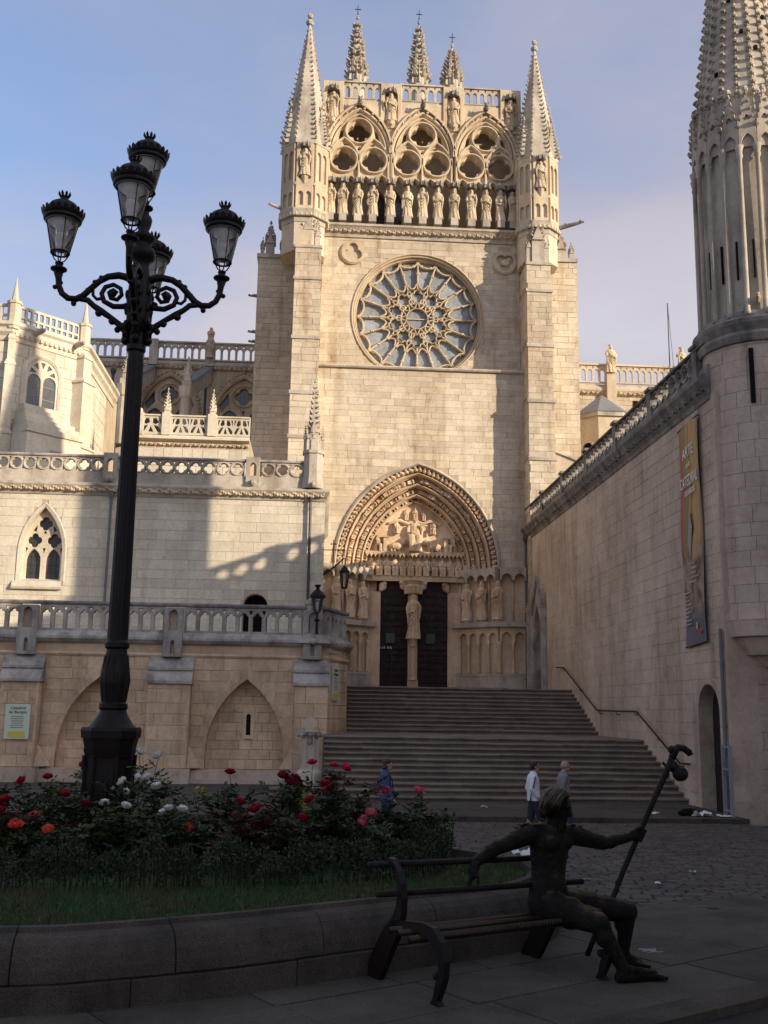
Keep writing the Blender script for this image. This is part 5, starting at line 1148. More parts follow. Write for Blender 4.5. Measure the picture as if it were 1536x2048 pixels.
# banner
def banner_mat():
    m_, t, b_ = new_mat('banner_print'); l = t.links.new; geo = N(t, 'ShaderNodeNewGeometry'); sp = N(t, 'ShaderNodeSeparateXYZ'); l(geo.outputs['Position'], sp.inputs[0])
    uy = N(t, 'ShaderNodeMapRange'); uy.inputs[1].default_value = 28.95; uy.inputs[2].default_value = 27.4; l(sp.outputs['Y'], uy.inputs[0])
    vz = N(t, 'ShaderNodeMapRange'); vz.inputs[1].default_value = 3.7; vz.inputs[2].default_value = 10.05; l(sp.outputs['Z'], vz.inputs[0])
    r1 = N(t, 'ShaderNodeValToRGB'); cr = r1.color_ramp; st_ = [(0, (.20, .05, .13)), (.08, (.36, .07, .03)), (.20, (.34, .10, .04)), (.27, (.11, .19, .08)), (.36, (.13, .17, .07)), (.42, (.45, .26, .07)), (.52, (.36, .06, .03)), (.60, (.40, .31, .12)), (.74, (.46, .20, .06)), (.85, (.37, .29, .12)), (1, (.22, .10, .05))]
    cr.elements[0].position, cr.elements[0].color = 0, (*st_[0][1], 1); cr.elements[1].position, cr.elements[1].color = 1, (*st_[-1][1], 1)
    for p, c in st_[1:-1]: e = cr.elements.new(p); e.color = (*c, 1)
    nz_ = N(t, 'ShaderNodeTexNoise'); nz_.inputs['Scale'].default_value = 1.3; l(geo.outputs['Position'], nz_.inputs['Vector'])
    ad = N(t, 'ShaderNodeMath', operation='MULTIPLY_ADD', i_1=.30, i_2=-.15); l(nz_.outputs['Fac'], ad.inputs[0]); a2 = N(t, 'ShaderNodeMath', operation='ADD'); l(uy.outputs[0], a2.inputs[0]); l(ad.outputs[0], a2.inputs[1]); l(a2.outputs[0], r1.inputs[0])
    n3 = N(t, 'ShaderNodeTexNoise'); n3.inputs['Scale'].default_value = 2.4; n3.inputs['Detail'].default_value = 6; l(geo.outputs['Position'], n3.inputs['Vector'])
    r3 = N(t, 'ShaderNodeValToRGB'); r3.color_ramp.elements[0].position = .38; r3.color_ramp.elements[0].color = (.07, .045, .03, 1); r3.color_ramp.elements[1].position = .62; r3.color_ramp.elements[1].color = (.34, .25, .20, 1); l(n3.outputs['Fac'], r3.inputs[0])
    rv = N(t, 'ShaderNodeValToRGB'); rv.color_ramp.elements[0].position = .36; rv.color_ramp.elements[1].position = .46; l(vz.outputs[0], rv.inputs[0])
    m1 = N(t, 'ShaderNodeMix', data_type='RGBA'); l(rv.outputs[0], m1.inputs['Factor']); l(r3.outputs[0], m1.inputs['A']); l(r1.outputs[0], m1.inputs['B'])
    rb = N(t, 'ShaderNodeValToRGB'); rb.color_ramp.elements[0].position = .10; rb.color_ramp.elements[1].position = .17; l(vz.outputs[0], rb.inputs[0])
    m2 = N(t, 'ShaderNodeMix', data_type='RGBA'); m2.inputs['A'].default_value = (.13, .12, .17, 1); l(rb.outputs[0], m2.inputs['Factor']); l(m1.outputs['Result'], m2.inputs['B'])
    l(m2.outputs['Result'], b_.inputs['Base Color']); b_.inputs['Roughness'].default_value = .55
banner_mat()
bn = thing('banner', 'tall orange and gold exhibition banner hanging on the right wall', 'banner', (10.6, 28.2, 3.7))
q = MB(); ny, nzz = 6, 24; P = []
for j in range(nzz+1):
    for i in range(ny+1):
        t_, s_ = i/ny, j/nzz; P.append((10.60+.02*sin(3*s_*pi+t_*3)+.01*sin(9*s_+4*t_), 28.95-1.55*t_-.04*(1-s_)*(t_-.5), 3.66+(9.98-3.66)*s_+.09*t_))
q.add(P, [(j*(ny+1)+i, j*(ny+1)+i+1, (j+1)*(ny+1)+i+1, (j+1)*(ny+1)+i) for j in range(nzz) for i in range(ny)]); q.build('cloth', M['banner_print'], bn, True)
for z, dz_ in ((3.66, 0), (9.98, 0)): q = MB(); q.tube([(10.6, 29.0, z), (10.6, 27.35, z+.09)], .025, 6); q.build('batten', M['pipe'], bn)
q = MB(); q.tube([(10.62, 27.32, 3.75), (10.62, 27.32, 10.3)], .012, 5); q.build('cord', M['pipe'], bn)
mpB = lambda u_, v_, w_: (10.565+w_, 28.17-u_, v_+.055*u_)
text('lettering', 'ARTE', mpB, 0, 9.05, .46, M['white_ink'], bn, .85); text('lettering', 'en la', mpB, 0, 8.75, .24, M['white_ink'], bn, .35)
text('lettering', 'CATEDRAL', mpB, 0, 8.22, .46, M['white_ink'], bn, 1.36); text('lettering', 'DE BURGOS', mpB, .05, 7.95, .22, M['white_ink'], bn, .75)
plain('print_pale', (.42, .38, .36), .6, var=.4); q = MB(); q.tube([(10.575, 28.30, 6.2), (10.575, 28.28, 6.6), (10.575, 28.2, 7.0), (10.575, 28.24, 7.3), (10.575, 28.22, 7.42)], [.05, .13, .15, .07, .08], 8); q.v = [(10.566+(v_[0]-10.575)*.05, v_[1], v_[2]) for v_ in q.v]; q.build('printed_figure', M['print_pale'], bn)
for k in range(9): q = MB(); w_ = R.uniform(.25, .5); q.box(10.562, 10.568, 28.85-w_, 28.85, 5.15-k*.11, 5.15-k*.11+.035); q.build('printed_line', M['print_pale'], bn)
for k in range(5): q = MB(); w_ = R.uniform(.3, .7); c_ = 28.15+R.uniform(-.15, .15); q.box(10.562, 10.568, c_-w_/2, c_+w_/2, 5.95-k*.13, 5.99-k*.13); q.build('printed_line', M['print_pale'], bn)
q = MB(); q.box(10.562, 10.568, 27.93, 28.02, 4.12, 4.3); q.build('emblem', M['sign_yellow'], bn)
q = MB(); q.ball((10.57, 27.72, 4.05), (.008, .14, .06), 10, 5); q.build('emblem', M['red_ink'], bn)
# grey metal rack by the door
rk = thing('metal_rack', 'pair of pale grey metal posts standing by the small door in the right wall', 'metal frame', (10.45, 26.1, -.7))
for y in (26.28, 25.82): q = MB(); q.box(10.42, 10.5, y-.04, y+.04, -.79, 1.06); q.build('post', M['steel'], rk)
for z in (1.0, .45, -.55): q = MB(); q.box(10.44, 10.48, 25.86, 26.24, z-.02, z+.02); q.build('crossbar', M['steel'], rk)
q = MB(); q.box(10.5, 10.58, 26.0, 26.2, .3, .75); q.build('meter_box', M['pipe_grey'], rk)
# ================================================================== round corner turret on the right
ct = thing('round_turret', 'tall round turret with engaged ribs, gables and crocketed cone spire at the right edge', 'turret', (12.2, 26.8, 3))
TC, TR = (12.2, 26.85), 1.50
q = MB(); q.lathe([(.25, 2.75), (.45, 3.0), (.6, 3.02), (.8, 3.3), (1.0, 3.32), (1.25, 3.75), (1.42, 3.78), (1.5, 4.15), (1.52, 4.2)], (TC[0], TC[1]-.3, 0), 40); q.build('corbel', M['grime'], ct)
q = MB(); q.lathe([(TR-.03, 4.1), (TR-.03, 12.0)], (TC[0], TC[1], 0), 48); q.build('core', M['grime_mortar'], ct)
def curved_blocks(parent, z0, z1, h, mat, seed, limit=200, r_=TR):
    rr = random.Random(seed); z = z0; L_ = []
    while z < z1-.05:
        hh = min(h*rr.uniform(.85, 1.15), z1-z); a = rr.uniform(0, .3)+pi*.78
        while a < pi*2.02:
            da = rr.uniform(.28, .55); L_.append((z, hh, a, da)); a += da
        z += hh
    L_.sort(key=lambda t: t[0]); objs = 0; rest = MB()
    for z, hh, a, da in L_:
        b_ = rest if objs >= limit else MB(); n = 4; j = .004
        inner = [(r_-.05)]; P = []
        pr = r_+rr.uniform(.0, .012)
        for zz in (z+j, z+hh-j):
            for k in range(n+1): t = a+j+(da-2*j)*k/n; P.append((TC[0]+pr*cos(t), TC[1]+pr*sin(t), zz))
            for k in range(n, -1, -1): t = a+j+(da-2*j)*k/n; P.append((TC[0]+(r_-.05)*cos(t), TC[1]+(r_-.05)*sin(t), zz))
        m_ = 2*(n+1); b_.add(P, [tuple(range(m_-1, -1, -1)), tuple(range(m_, 2*m_))]+[(k, (k+1) % m_, m_+(k+1) % m_, m_+k) for k in range(m_)], rr.random())
        if objs < limit: b_.build('stone_block', mat, parent); objs += 1
    if rest.v: rest.build('stone_blocks', mat, parent, kind='stuff', tint=True)
curved_blocks(ct, 4.2, 11.7, .42, M['grime'], 5)
q = MB(); q.lathe([(TR, 11.6), (TR+.08, 11.62), (TR+.14, 11.8), (TR+.10, 11.9), (TR+.22, 12.1), (TR+.24, 12.2), (TR+.1, 12.3), (TR-.02, 12.5)], (TC[0], TC[1], 0), 56); q.build('moulding', M['sooty'], ct)
q = MB(); q.lathe([(TR-.12, 12.3), (TR-.14, 17.6)], (TC[0], TC[1], 0), 48); q.build('drum', M['weathered'], ct)
NB = 20
q = MB(); a = pi*1.33; q.obox((TC[0]+(TR-.02)*cos(a), TC[1]+(TR-.02)*sin(a), 10.65), (.12, .2, 1.5), a+pi/2); q.build('slit', M['dark_gap'], ct)
for k in range(NB):
    a = 2*pi*(k+.25)/NB; x, y = TC[0]+TR*cos(a), TC[1]+TR*sin(a)
    if y > TC[1]+.9: continue
    q = MB(); q.lathe([(.11, 12.35), (.075, 12.5), (.065, 16.9), (.10, 17.0), (.08, 17.08), (.13, 17.3)], (x, y, 0), 7); q.build('rib', M['weathered'], ct, True)
    a1 = 2*pi*(k+1.25)/NB; p0, p1 = (x, y), (TC[0]+TR*cos(a1), TC[1]+TR*sin(a1)); L_ = (Vector(p0)-Vector(p1)).length
    om = obl(p0, p1); c_ = L_/2
    plate('gable', [[(0, 17.25), (c_-L_*.36, 17.25)]+parch(c_, 17.35, L_*.36, L_*.62, 6)+[(c_+L_*.36, 17.25), (L_, 17.25), (L_, 17.75), (c_, 18.95), (0, 17.75)], foil(c_, 18.12, .045, .05, 3, pi/2, 5)], lambda a_, b_, w_, om=om: om(a_, b_, w_-.05), .12, M['weathered'], ct, .012)
    q = MB(); A_, T_ = Vector(om(0, 17.75, 0)), Vector(om(c_, 18.95, 0)); B_ = Vector(om(L_, 17.75, 0)); nn = Vector((cos(a), sin(a), 0))
    crockets(q, A_, T_, 5, .12, nn+Vector((0, 0, .6))); crockets(q, B_, T_, 5, .12, nn+Vector((0, 0, .6))); q.ball(T_+Vector((0, 0, .08)), .09, 6, 4); q.build('crocket', M['weathered'], ct)
    am = (a+a1)/2; q = MB(); rr = TR-.12
    q.obox((TC[0]+rr*cos(am), TC[1]+rr*sin(am), 14.0), (.045, .1, 1.1), am+pi/2); q.build('slit', M['dark_gap'], ct)
ZC0, ZC1 = 17.3, 29.0
q = MB(); q.loft([[(TC[0]+rr*cos(2*pi*k/NB+.08), TC[1]+rr*sin(2*pi*k/NB+.08), z) for k in range(NB)] for rr, z in ((TR-.05, ZC0), (TR-.02, 18.3), (TR-.28, 20.0), (TR-.66, 23.0), (.05, ZC1))]); cone = q.build('cone', M['weathered'], ct)
def cone_r(z): 
    for (ra, za), (rb, zb) in zip(((TR-.05, ZC0), (TR-.02, 18.3), (TR-.28, 20.0), (TR-.66, 23.0)), ((TR-.02, 18.3), (TR-.28, 20.0), (TR-.66, 23.0), (.05, ZC1))):
        if z <= zb: return ra+(rb-ra)*(z-za)/(zb-za)
    return .05
cm_ = MB(); cm_.ball((0, 0, 0), (.075, .075, .06), 6, 4); cm_.ball((.08, 0, .07), (.06, .09, .05), 6, 4); cm_.ball((.03, .05, .03), .05, 5, 3); cm_.ball((.03, -.05, .03), .05, 5, 3)
crk = cm_.mesh('crocket', M['weathered'])
for k in range(NB):
    a = 2*pi*(k+.25)/NB
    if sin(a) > .55: continue
    for j in range(18):
        z = 18.9+j*.30
        rr = cone_r(z); inst('crocket', crk, cone, (TC[0]+rr*cos(a), TC[1]+rr*sin(a), z), (0, 0, a), 1.15-.02*j)
    q = MB(); q.tube([(TC[0]+cone_r(z)*cos(a), TC[1]+cone_r(z)*sin(a), z) for z in (17.4, 18.4, 20, 23, 28.9)], .03, 5); q.build('rib', M['weathered'], cone)
for k, z in ((11, 19.9), (13, 21.1), (14, 20.5), (12, 22.3), (15, 21.6)):
    am = 2*pi*(k+.75)/NB; rr = cone_r(z)+.0; q = MB(); q.obox((TC[0]+rr*cos(am), TC[1]+rr*sin(am), z), (.1, .08, .12), am+pi/2); q.build('vent', M['dark_gap'], cone)
for a in (pi*1.38, pi*1.56): gargoyle(ct, (TC[0]+TR*cos(a), TC[1]+TR*sin(a), 12.75), (cos(a), sin(a), .1), .25, .09, 'grime')
# ================================================================== house row on the right-hand side of the square (outside the frame; it shades the square)
hb = thing('town_house', 'plain rendered town house row closing the right-hand side of the square', 'house', (20, 2, 0))
rough('render', (.40, .34, .26), stain=.2, var=.05)
q = MB(); q.box(16.2, 21, -32, 24.0, -1, 13.9); q.build('wall', M['render'], hb)
q = MB(); q.loft([[(15.8, y, 13.85), (18.4, y, 14.35), (21.4, y, 13.85)] for y in (-32.4, 24.1)], caps=True); q.build('roof', M['ochre'], hb)
for j in range(4):
    for k in range(14):
        y = -29+k*3.8; z = 1.2+j*3.2; q = MB(); q.box(16.14, 16.3, y-.6, y+.6, z, z+1.9); wd = q.build('window', M['wood'], hb); q = MB(); q.box(16.1, 16.16, y-.5, y+.5, z+.1, z+1.8); q.build('pane', M['clear_dark'], wd)
# ================================================================== paving of the square: slabs near the bench, setts beyond
r = random.Random(5)
def rot2(x, y, a): return x*cos(a)-y*sin(a), x*sin(a)+y*cos(a)
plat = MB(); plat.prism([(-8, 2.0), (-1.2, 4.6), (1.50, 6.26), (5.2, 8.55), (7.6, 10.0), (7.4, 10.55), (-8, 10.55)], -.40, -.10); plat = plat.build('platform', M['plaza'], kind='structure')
an = radians(32); slabs = []
for j in range(-4, 12):
    u = -6+r.uniform(-.6, 0)
    while u < 9:
        L_ = r.uniform(.75, 1.25); y0 = j*.62; cx, cy = rot2(u+L_/2, y0+.31, an); cx += 1.57; cy += 6.31
        if j >= 0 and -4 < cx < 7.5 and cy < 11.6 and cy > 4.5:
            dist = sqrt(cx*cx+cy*cy)
            if cx > -2.6*cy/6.4 and cx < .5*cy+1: slabs.append((cx, cy, L_-.014, .606))
        u += L_
for cx, cy, L_, d in slabs:
    if cy > 10.55: continue
    q = MB(); q.obox((cx, cy, gz(cy)-.06+r.uniform(-.003, .003)), (L_, d, .125), an); q.build('paving_slab', M['slab'], plat)
u = -3.2
while u < 6.5:                                    # kerb of the platform
    L_ = r.uniform(.8, 1.2); cx, cy = rot2(u+L_/2, -.13, an); q = MB(); q.obox((1.57+cx, 6.31+cy, -.105+r.uniform(-.004, .004)), (L_-.012, .26, .22), an); q.build('kerb_stone', M['granite'], plat); u += L_
sett = MB(); sett.obox((0, 0, -.25), (1, 1, .5), 0, 0, 1); sett.obox((0, 0, .25), (1, 1, .5), 0, 0, .86); settm = sett.mesh('sett', M['cobble'])
cob = []
y = 10.3
while y < 25.2:                                    # rows of setts running across the square
    d = .13+.004*(y-10); u = -7+r.uniform(-.2, 0); xr = min(.47*y+.6, 10.5)
    while u < xr:
        L_ = r.uniform(.17, .30); cob.append((u+L_/2, y+r.uniform(-.012, .012)+.25*sin(u*.9)*.25, gz(y)+r.uniform(-.006, .004), L_-.02, d-.018, r.uniform(-.05, .05))); u += L_
    y += d
for j in range(-14, 0):                            # setts below the kerb in the near corner
    u = 0.0
    while u < 4.2:
        L_ = r.uniform(.18, .28); x_, y_ = rot2(u, -.30+j*.15, an); x_ += 1.57; y_ += 6.31
        if x_ > .8 and y_ > 3.4: cob.append((x_, y_, -.135+r.uniform(-.01, .006), L_-.02, .132, an+r.uniform(-.05, .05)))
        u += L_
cob = [c for c in cob if not (c[2] > -.13 and c[1] < 12.2 and c[0] < 2.2)]
cob.sort(key=lambda c: c[0]**2+c[1]**2); rest = MB()
for i, (x_, y_, z_, a_, b_, t_) in enumerate(cob):
    if i < 300: inst('sett', settm, plaza, (x_, y_, z_-.06), (0, 0, t_), (a_, b_, .12))
    else: rest.obox((x_, y_, z_-.06), (a_, b_, .12), t_, r.random(), .93)
rest.build('setts', M['cobble'], plaza, kind='stuff', tint=True)
lo = MB(); lo.prism([(-2, 2), (1.45, 6.2), (6, 9.0), (12, 9), (12, 2)], -.40, -.19); lo.build('roadway', M['plaza'], kind='structure')

# ================================================================== raised flower bed
bed = thing('flower_bed_wall', 'low curved granite wall edging the raised rose bed in the foreground', 'planter wall', (-.5, 7, 0))
OUT = [(-6.5, 6.5), (-3.0, 6.52), (-1.75, 6.55), (-1.42, 6.6), (-1.0, 6.76), (-.56, 6.95), (-.2, 7.14), (.17, 7.37), (.66, 7.65), (1.15, 7.92), (1.6, 8.2), (1.9, 8.6), (2.08, 9.1), (2.06, 9.6), (1.85, 10.1), (1.45, 10.6), (.8, 11.1), (-.2, 11.5), (-2, 11.9), (-6.5, 12.2)]
cum = [0]
for a, c in zip(OUT, OUT[1:]): cum.append(cum[-1]+sqrt((a[0]-c[0])**2+(a[1]-c[1])**2))
def along(s_):
    s_ = min(max(s_, 0), cum[-1]-1e-6)
    for i in range(len(OUT)-1):
        if cum[i+1] >= s_:
            t = (s_-cum[i])/(cum[i+1]-cum[i]); a, c = Vector(OUT[i]), Vector(OUT[i+1]); d = Vector(OUT[min(i+2, len(OUT)-1)])-a if t > .5 else c-Vector(OUT[max(i-1, 0)])
            d = (c-a).normalized()*.5+d.normalized()*.5; d.normalize(); p = a.lerp(c, t); return p, Vector((d.y, -d.x))
LOWP = [(-.25, -.02), (.085, -.02), (.09, .15), (.075, .16), (-.25, .16)]
UPP = [(-.25, .163), (.07, .163), (.082, .175), (.08, .24), (.062, .31), (.03, .37), (-.01, .405), (-.06, .42), (-.10, .422), (-.105, .45), (-.16, .452), (-.165, .36), (-.25, .36)]
for prof, ln, ph in ((LOWP, 1.15, .3), (UPP, .92, .0)):
    s_ = 1.0-ph; rr = random.Random(int(ln*100))
    while s_ < cum[-1]-.3:
        e = s_+ln*rr.uniform(.85, 1.15); n = 7; rings = []; dj = rr.uniform(-.004, .004)
        for k in range(n+1):
            p, nn = along(s_+.004+(e-s_-.008)*k/n); rings.append([(p.x+nn.x*(o_+dj), p.y+nn.y*(o_+dj), z+dj*.5) for o_, z in prof])
        q = MB(); q.loft(rings); q.build('granite_block', M['granite'], bed, False); s_ = e
so = MB(); so.prism([(p[0], p[1]) for p in OUT], -.1, .375, .97); so.build('soil', M['earth'], kind='structure')
def inside(x, y, m_=.12):
    c = False; n = len(OUT); j = n-1
    for i in range(n):
        xi, yi = OUT[i]; xj, yj = OUT[j]
        if (yi > y) != (yj > y) and x < (xj-xi)*(y-yi)/(yj-yi)+xi: c = not c
        j = i
    if not c: return False
    for i in range(n-1):
        a, d = Vector(OUT[i]), Vector(OUT[i+1])-Vector(OUT[i]); t = max(0, min(1, (Vector((x, y))-a).dot(d)/d.length_squared))
        if (a+d*t-Vector((x, y))).length < m_: return False
    return True
HEDGE = [(-6.2, 8.36), (-4.2, 8.38), (-2.3, 8.45), (-.8, 8.5), (.35, 8.72), (.85, 9.05), (1.1, 9.5), (1.22, 10.1), (1.15, 10.7)]
def hedge_dist(x, y):
    best = 9; sgn = 1
    for i in range(len(HEDGE)-1):
        a, d = Vector(HEDGE[i]), Vector(HEDGE[i+1])-Vector(HEDGE[i]); t = max(0, min(1, (Vector((x, y))-a).dot(d)/d.length_squared)); w_ = Vector((x, y))-(a+d*t)
        if w_.length < best: best = w_.length; sgn = 1 if d.x*w_.y-d.y*w_.x > 0 else -1
    return best*sgn
gr = MB(); cnt = 0; r = random.Random(8)
while cnt < 52000:
    x, y = r.uniform(-5.4, 2.1), 6.5+4.6*r.random()**1.3
    if not inside(x, y, .17) or hedge_dist(x, y) > -.08: continue
    h = r.uniform(.025, .06); a = r.uniform(0, pi); w_ = .004; lx, ly = r.gauss(0, .02), r.gauss(0, .02); dx, dy = cos(a)*w_, sin(a)*w_; z = .372
    gr.add([(x-dx, y-dy, z), (x+dx, y+dy, z), (x+lx, y+ly, z+h)], [(0, 1, 2)], r.random()); cnt += 1
tag(gr.build('grass', M['grass'], tint=True), label='short green lawn strip between the granite edging and the box hedge', cat='grass', kind='stuff')
tf = MB(); tf.prism([(p[0], p[1]) for p in OUT], .30, .379, .955); tf.build('turf', M['grass'], kind='structure')
# leaves
def leaf(b, c, d, up, L_, w_, t):
    d = d.normalized(); s_ = d.cross(up).normalized(); n_ = s_.cross(d); m_ = c+d*L_*.5-n_*w_*.12
    b.add([c, c+d*L_*.3+s_*w_*.42+n_*w_*.1, c+d*L_*.7+s_*w_*.36+n_*w_*.1, c+d*L_, c+d*L_*.7-s_*w_*.36+n_*w_*.1, c+d*L_*.3-s_*w_*.42+n_*w_*.1, m_], [(0, 1, 6), (1, 2, 6), (2, 3, 6), (3, 4, 6), (4, 5, 6), (5, 0, 6)], t)
def rv(r_, k=1): return Vector((r_.gauss(0, 1), r_.gauss(0, 1), r_.gauss(0, 1)*k))
hd = thing('box_hedge', 'low clipped box hedge bordering the rose bed behind the lawn strip', 'hedge', (-.5, 8.5, .38))
hb_ = MB(); r = random.Random(9); hs_ = MB()
seglen = [(Vector(HEDGE[i+1])-Vector(HEDGE[i])).length for i in range(len(HEDGE)-1)]; tot = sum(seglen)
for k in range(15000):
    s_ = r.uniform(.3, tot); i = 0
    while s_ > seglen[i] and i < len(seglen)-1: s_ -= seglen[i]; i += 1
    a, d = Vector(HEDGE[i]), (Vector(HEDGE[i+1])-Vector(HEDGE[i])).normalized(); nn = Vector((-d.y, d.x)); o_ = r.uniform(-.17, .2); lump = .06*sin(s_*9+i*2)+.04*sin(s_*23+i)
    zt = .30+lump; z = .38+zt*r.random()**.6; p = a+d*s_+nn*o_; p = Vector((p.x, p.y, z))
    leaf(hb_, p, rv(r)+Vector((0, -.3, .6)), rv(r), r.uniform(.022, .04), r.uniform(.014, .022), r.random())
    if k % 30 == 0: hs_.tube([(p.x, p.y, .37), (p.x+r.gauss(0, .02), p.y+r.gauss(0, .02), .38+zt)], .004, 4)
hb_.build('leaves', M['leaf_box'], hd, kind='stuff', tint=True); hs_.build('stems', M['stem'], hd, kind='stuff')
# roses
def bloom_mesh(name, seed, mat, open_=1.0):
    r_ = random.Random(seed); b = MB()
    for ring, (n, rad, tilt, h) in enumerate(((3, .012, .02, .044), (5, .022, .12, .047), (5, .030, .38, .046), (6, .036, .78*open_, .040))):
        for k in range(n):
            a = 2*pi*k/n+ring*.5+r_.uniform(-.2, .2); u_ = Vector((cos(a), sin(a), 0)); s_ = Vector((-sin(a), cos(a), 0)); w_ = rad*1.15+.008
            base = u_*rad*.35; tip = base+u_*sin(tilt)*h*1.15+Vector((0, 0, cos(tilt)*h)); mid_ = base.lerp(tip, .55)+u_*.006
            b.add([base-s_*w_*.3, base+s_*w_*.3, mid_+s_*w_*.55, tip+s_*w_*.32-Vector((0, 0, .004)), tip+u_*.006, tip-s_*w_*.32-Vector((0, 0, .004)), mid_-s_*w_*.55], [(0, 1, 2, 6), (2, 3, 4, 6), (4, 5, 6)], r_.random())
    b.ball((0, 0, .008), (.018, .018, .012), 6, 3)
    return b.mesh(name, mat, tint=True)
BL = {k: [bloom_mesh('bloom', 3*i+j, M['bloom_'+k], (1.0, .8, 1.15)[j]) for j in range(3)] for i, k in enumerate(('white', 'crimson', 'wine', 'cerise', 'pink', 'coral'))}
BLOOMS = {'white': [(-1.43, 10.22, 1.29), (-1.61, 10.21, 1.32), (-1.52, 9.59, 1.12), (-1.64, 9.61, 1.09), (-1.81, 10.13, 0.99), (-1.7, 10.07, 0.97), (-1.49, 10.02, 1.1), (-1.37, 9.77, 1.03), (-1.73, 9.27, 0.93), (-1.68, 9.27, 0.82), (-1.23, 9.26, 0.86), (-1.15, 8.96, 0.92), (-1.06, 9.15, 0.89), (-1.53, 9.13, 0.92)],
 'crimson': [(-2.41, 10.06, 1.09), (-2.13, 10.25, 1.19), (-2.68, 10.21, 1.05), (-2.55, 9.23, 0.95), (-2.56, 9.16, 0.87), (-2.18, 9.74, 0.96), (-0.57, 8.98, 0.98), (-0.43, 8.97, 0.92), (-0.34, 9.18, 0.79), (-0.04, 9.17, 0.83), (0.02, 9.22, 0.98), (0.2, 10.17, 1.01), (-0.73, 9.92, 1.16), (-0.43, 9.24, 0.77), (0.15, 9.72, 1.08)],
 'wine': [(-0.23, 9.57, 1.15), (-0.16, 9.78, 1.09), (-0.1, 9.65, 1.07), (-1.88, 9.21, 0.93), (-.19, 9.62, 1.11), (-.13, 9.7, 1.12)],
 'cerise': [(0.03, 10.25, 1.24), (0.23, 10.02, 1.23), (0.33, 9.88, 1.21), (0.16, 10.18, 0.98)],
 'pink': [(1.04, 10.11, 1.0), (0.73, 10.06, 1.0), (0.56, 9.58, 0.84), (0.47, 9.48, 0.76), (0.50, 9.5, 0.80)],
 'coral': [(-2.41, 9.1, 0.76), (-2.43, 9.54, 0.74), (-2.37, 9.52, 0.79), (-2.11, 8.96, 0.74), (-2.03, 9.38, 0.71), (-1.02, 9.35, 0.72)]}
# (x, y, height, colour, label)
BUSH = [(-1.52, 10.1, .72, 'white', 'tall white rose bush right beside the lamp post base'), (-1.66, 9.3, .5, 'white', 'white rose bush in front of the lamp post base'), (-1.12, 9.2, .5, 'white', 'white rose bush with three low blooms right of the lamp'),
        (-2.42, 10.15, .72, 'crimson', 'dark red rose bush at the far left behind the coral roses'), (-2.6, 9.3, .55, 'crimson', 'dark red rose bush cut by the left edge of the photo'), (-2.15, 9.8, .6, 'crimson', 'dark red rose bush just left of the lamp post base'),
        (-2.38, 9.5, .42, 'coral', 'coral rose bush with small blooms at the left edge of the bed'), (-2.06, 9.12, .42, 'coral', 'coral rose bush with two large open blooms left of the white roses'), (-1.0, 9.5, .62, 'coral', 'rose bush with one single orange bloom in the middle of the bed'),
        (-.5, 9.05, .52, 'crimson', 'red rose bush with four small blooms in mid bed'), (-.72, 9.85, .68, 'crimson', 'leafy rose bush with one dark bud at its top, mid bed'), (-.17, 9.7, .74, 'wine', 'wine-red rose bush with a dense cluster of blooms in front of the gate pillar'),
        (0.0, 9.25, .5, 'crimson', 'red rose bush with two blooms in front of the wine-red cluster'), (.05, 10.2, .66, 'cerise', 'bright pink rose bush whose top bloom stands before the gate pillar'), (.28, 9.92, .70, 'cerise', 'bright pink rose bush with two tall blooms before the steps'), (.2, 9.95, .58, 'crimson', 'red rose bush with blooms low before the steps'),
        (.52, 9.5, .40, 'pink', 'pale pink rose bush with three low blooms near the hedge end'), (.75, 10.05, .52, 'pink', 'pale pink rose bush with one bloom before the blue-jacketed walker'), (.98, 10.15, .50, 'pink', 'pale pink rose bush with one high bloom at the right end of the bed')]
ALLB = [(k, p) for k, l in BLOOMS.items() for p in l]; used = [[] for _ in BUSH]
for k, p in ALLB:
    c = [i for i, bu in enumerate(BUSH) if bu[3] == k]; i = min(c, key=lambda i: (BUSH[i][0]-p[0])**2+(BUSH[i][1]-p[1])**2); used[i].append(p)
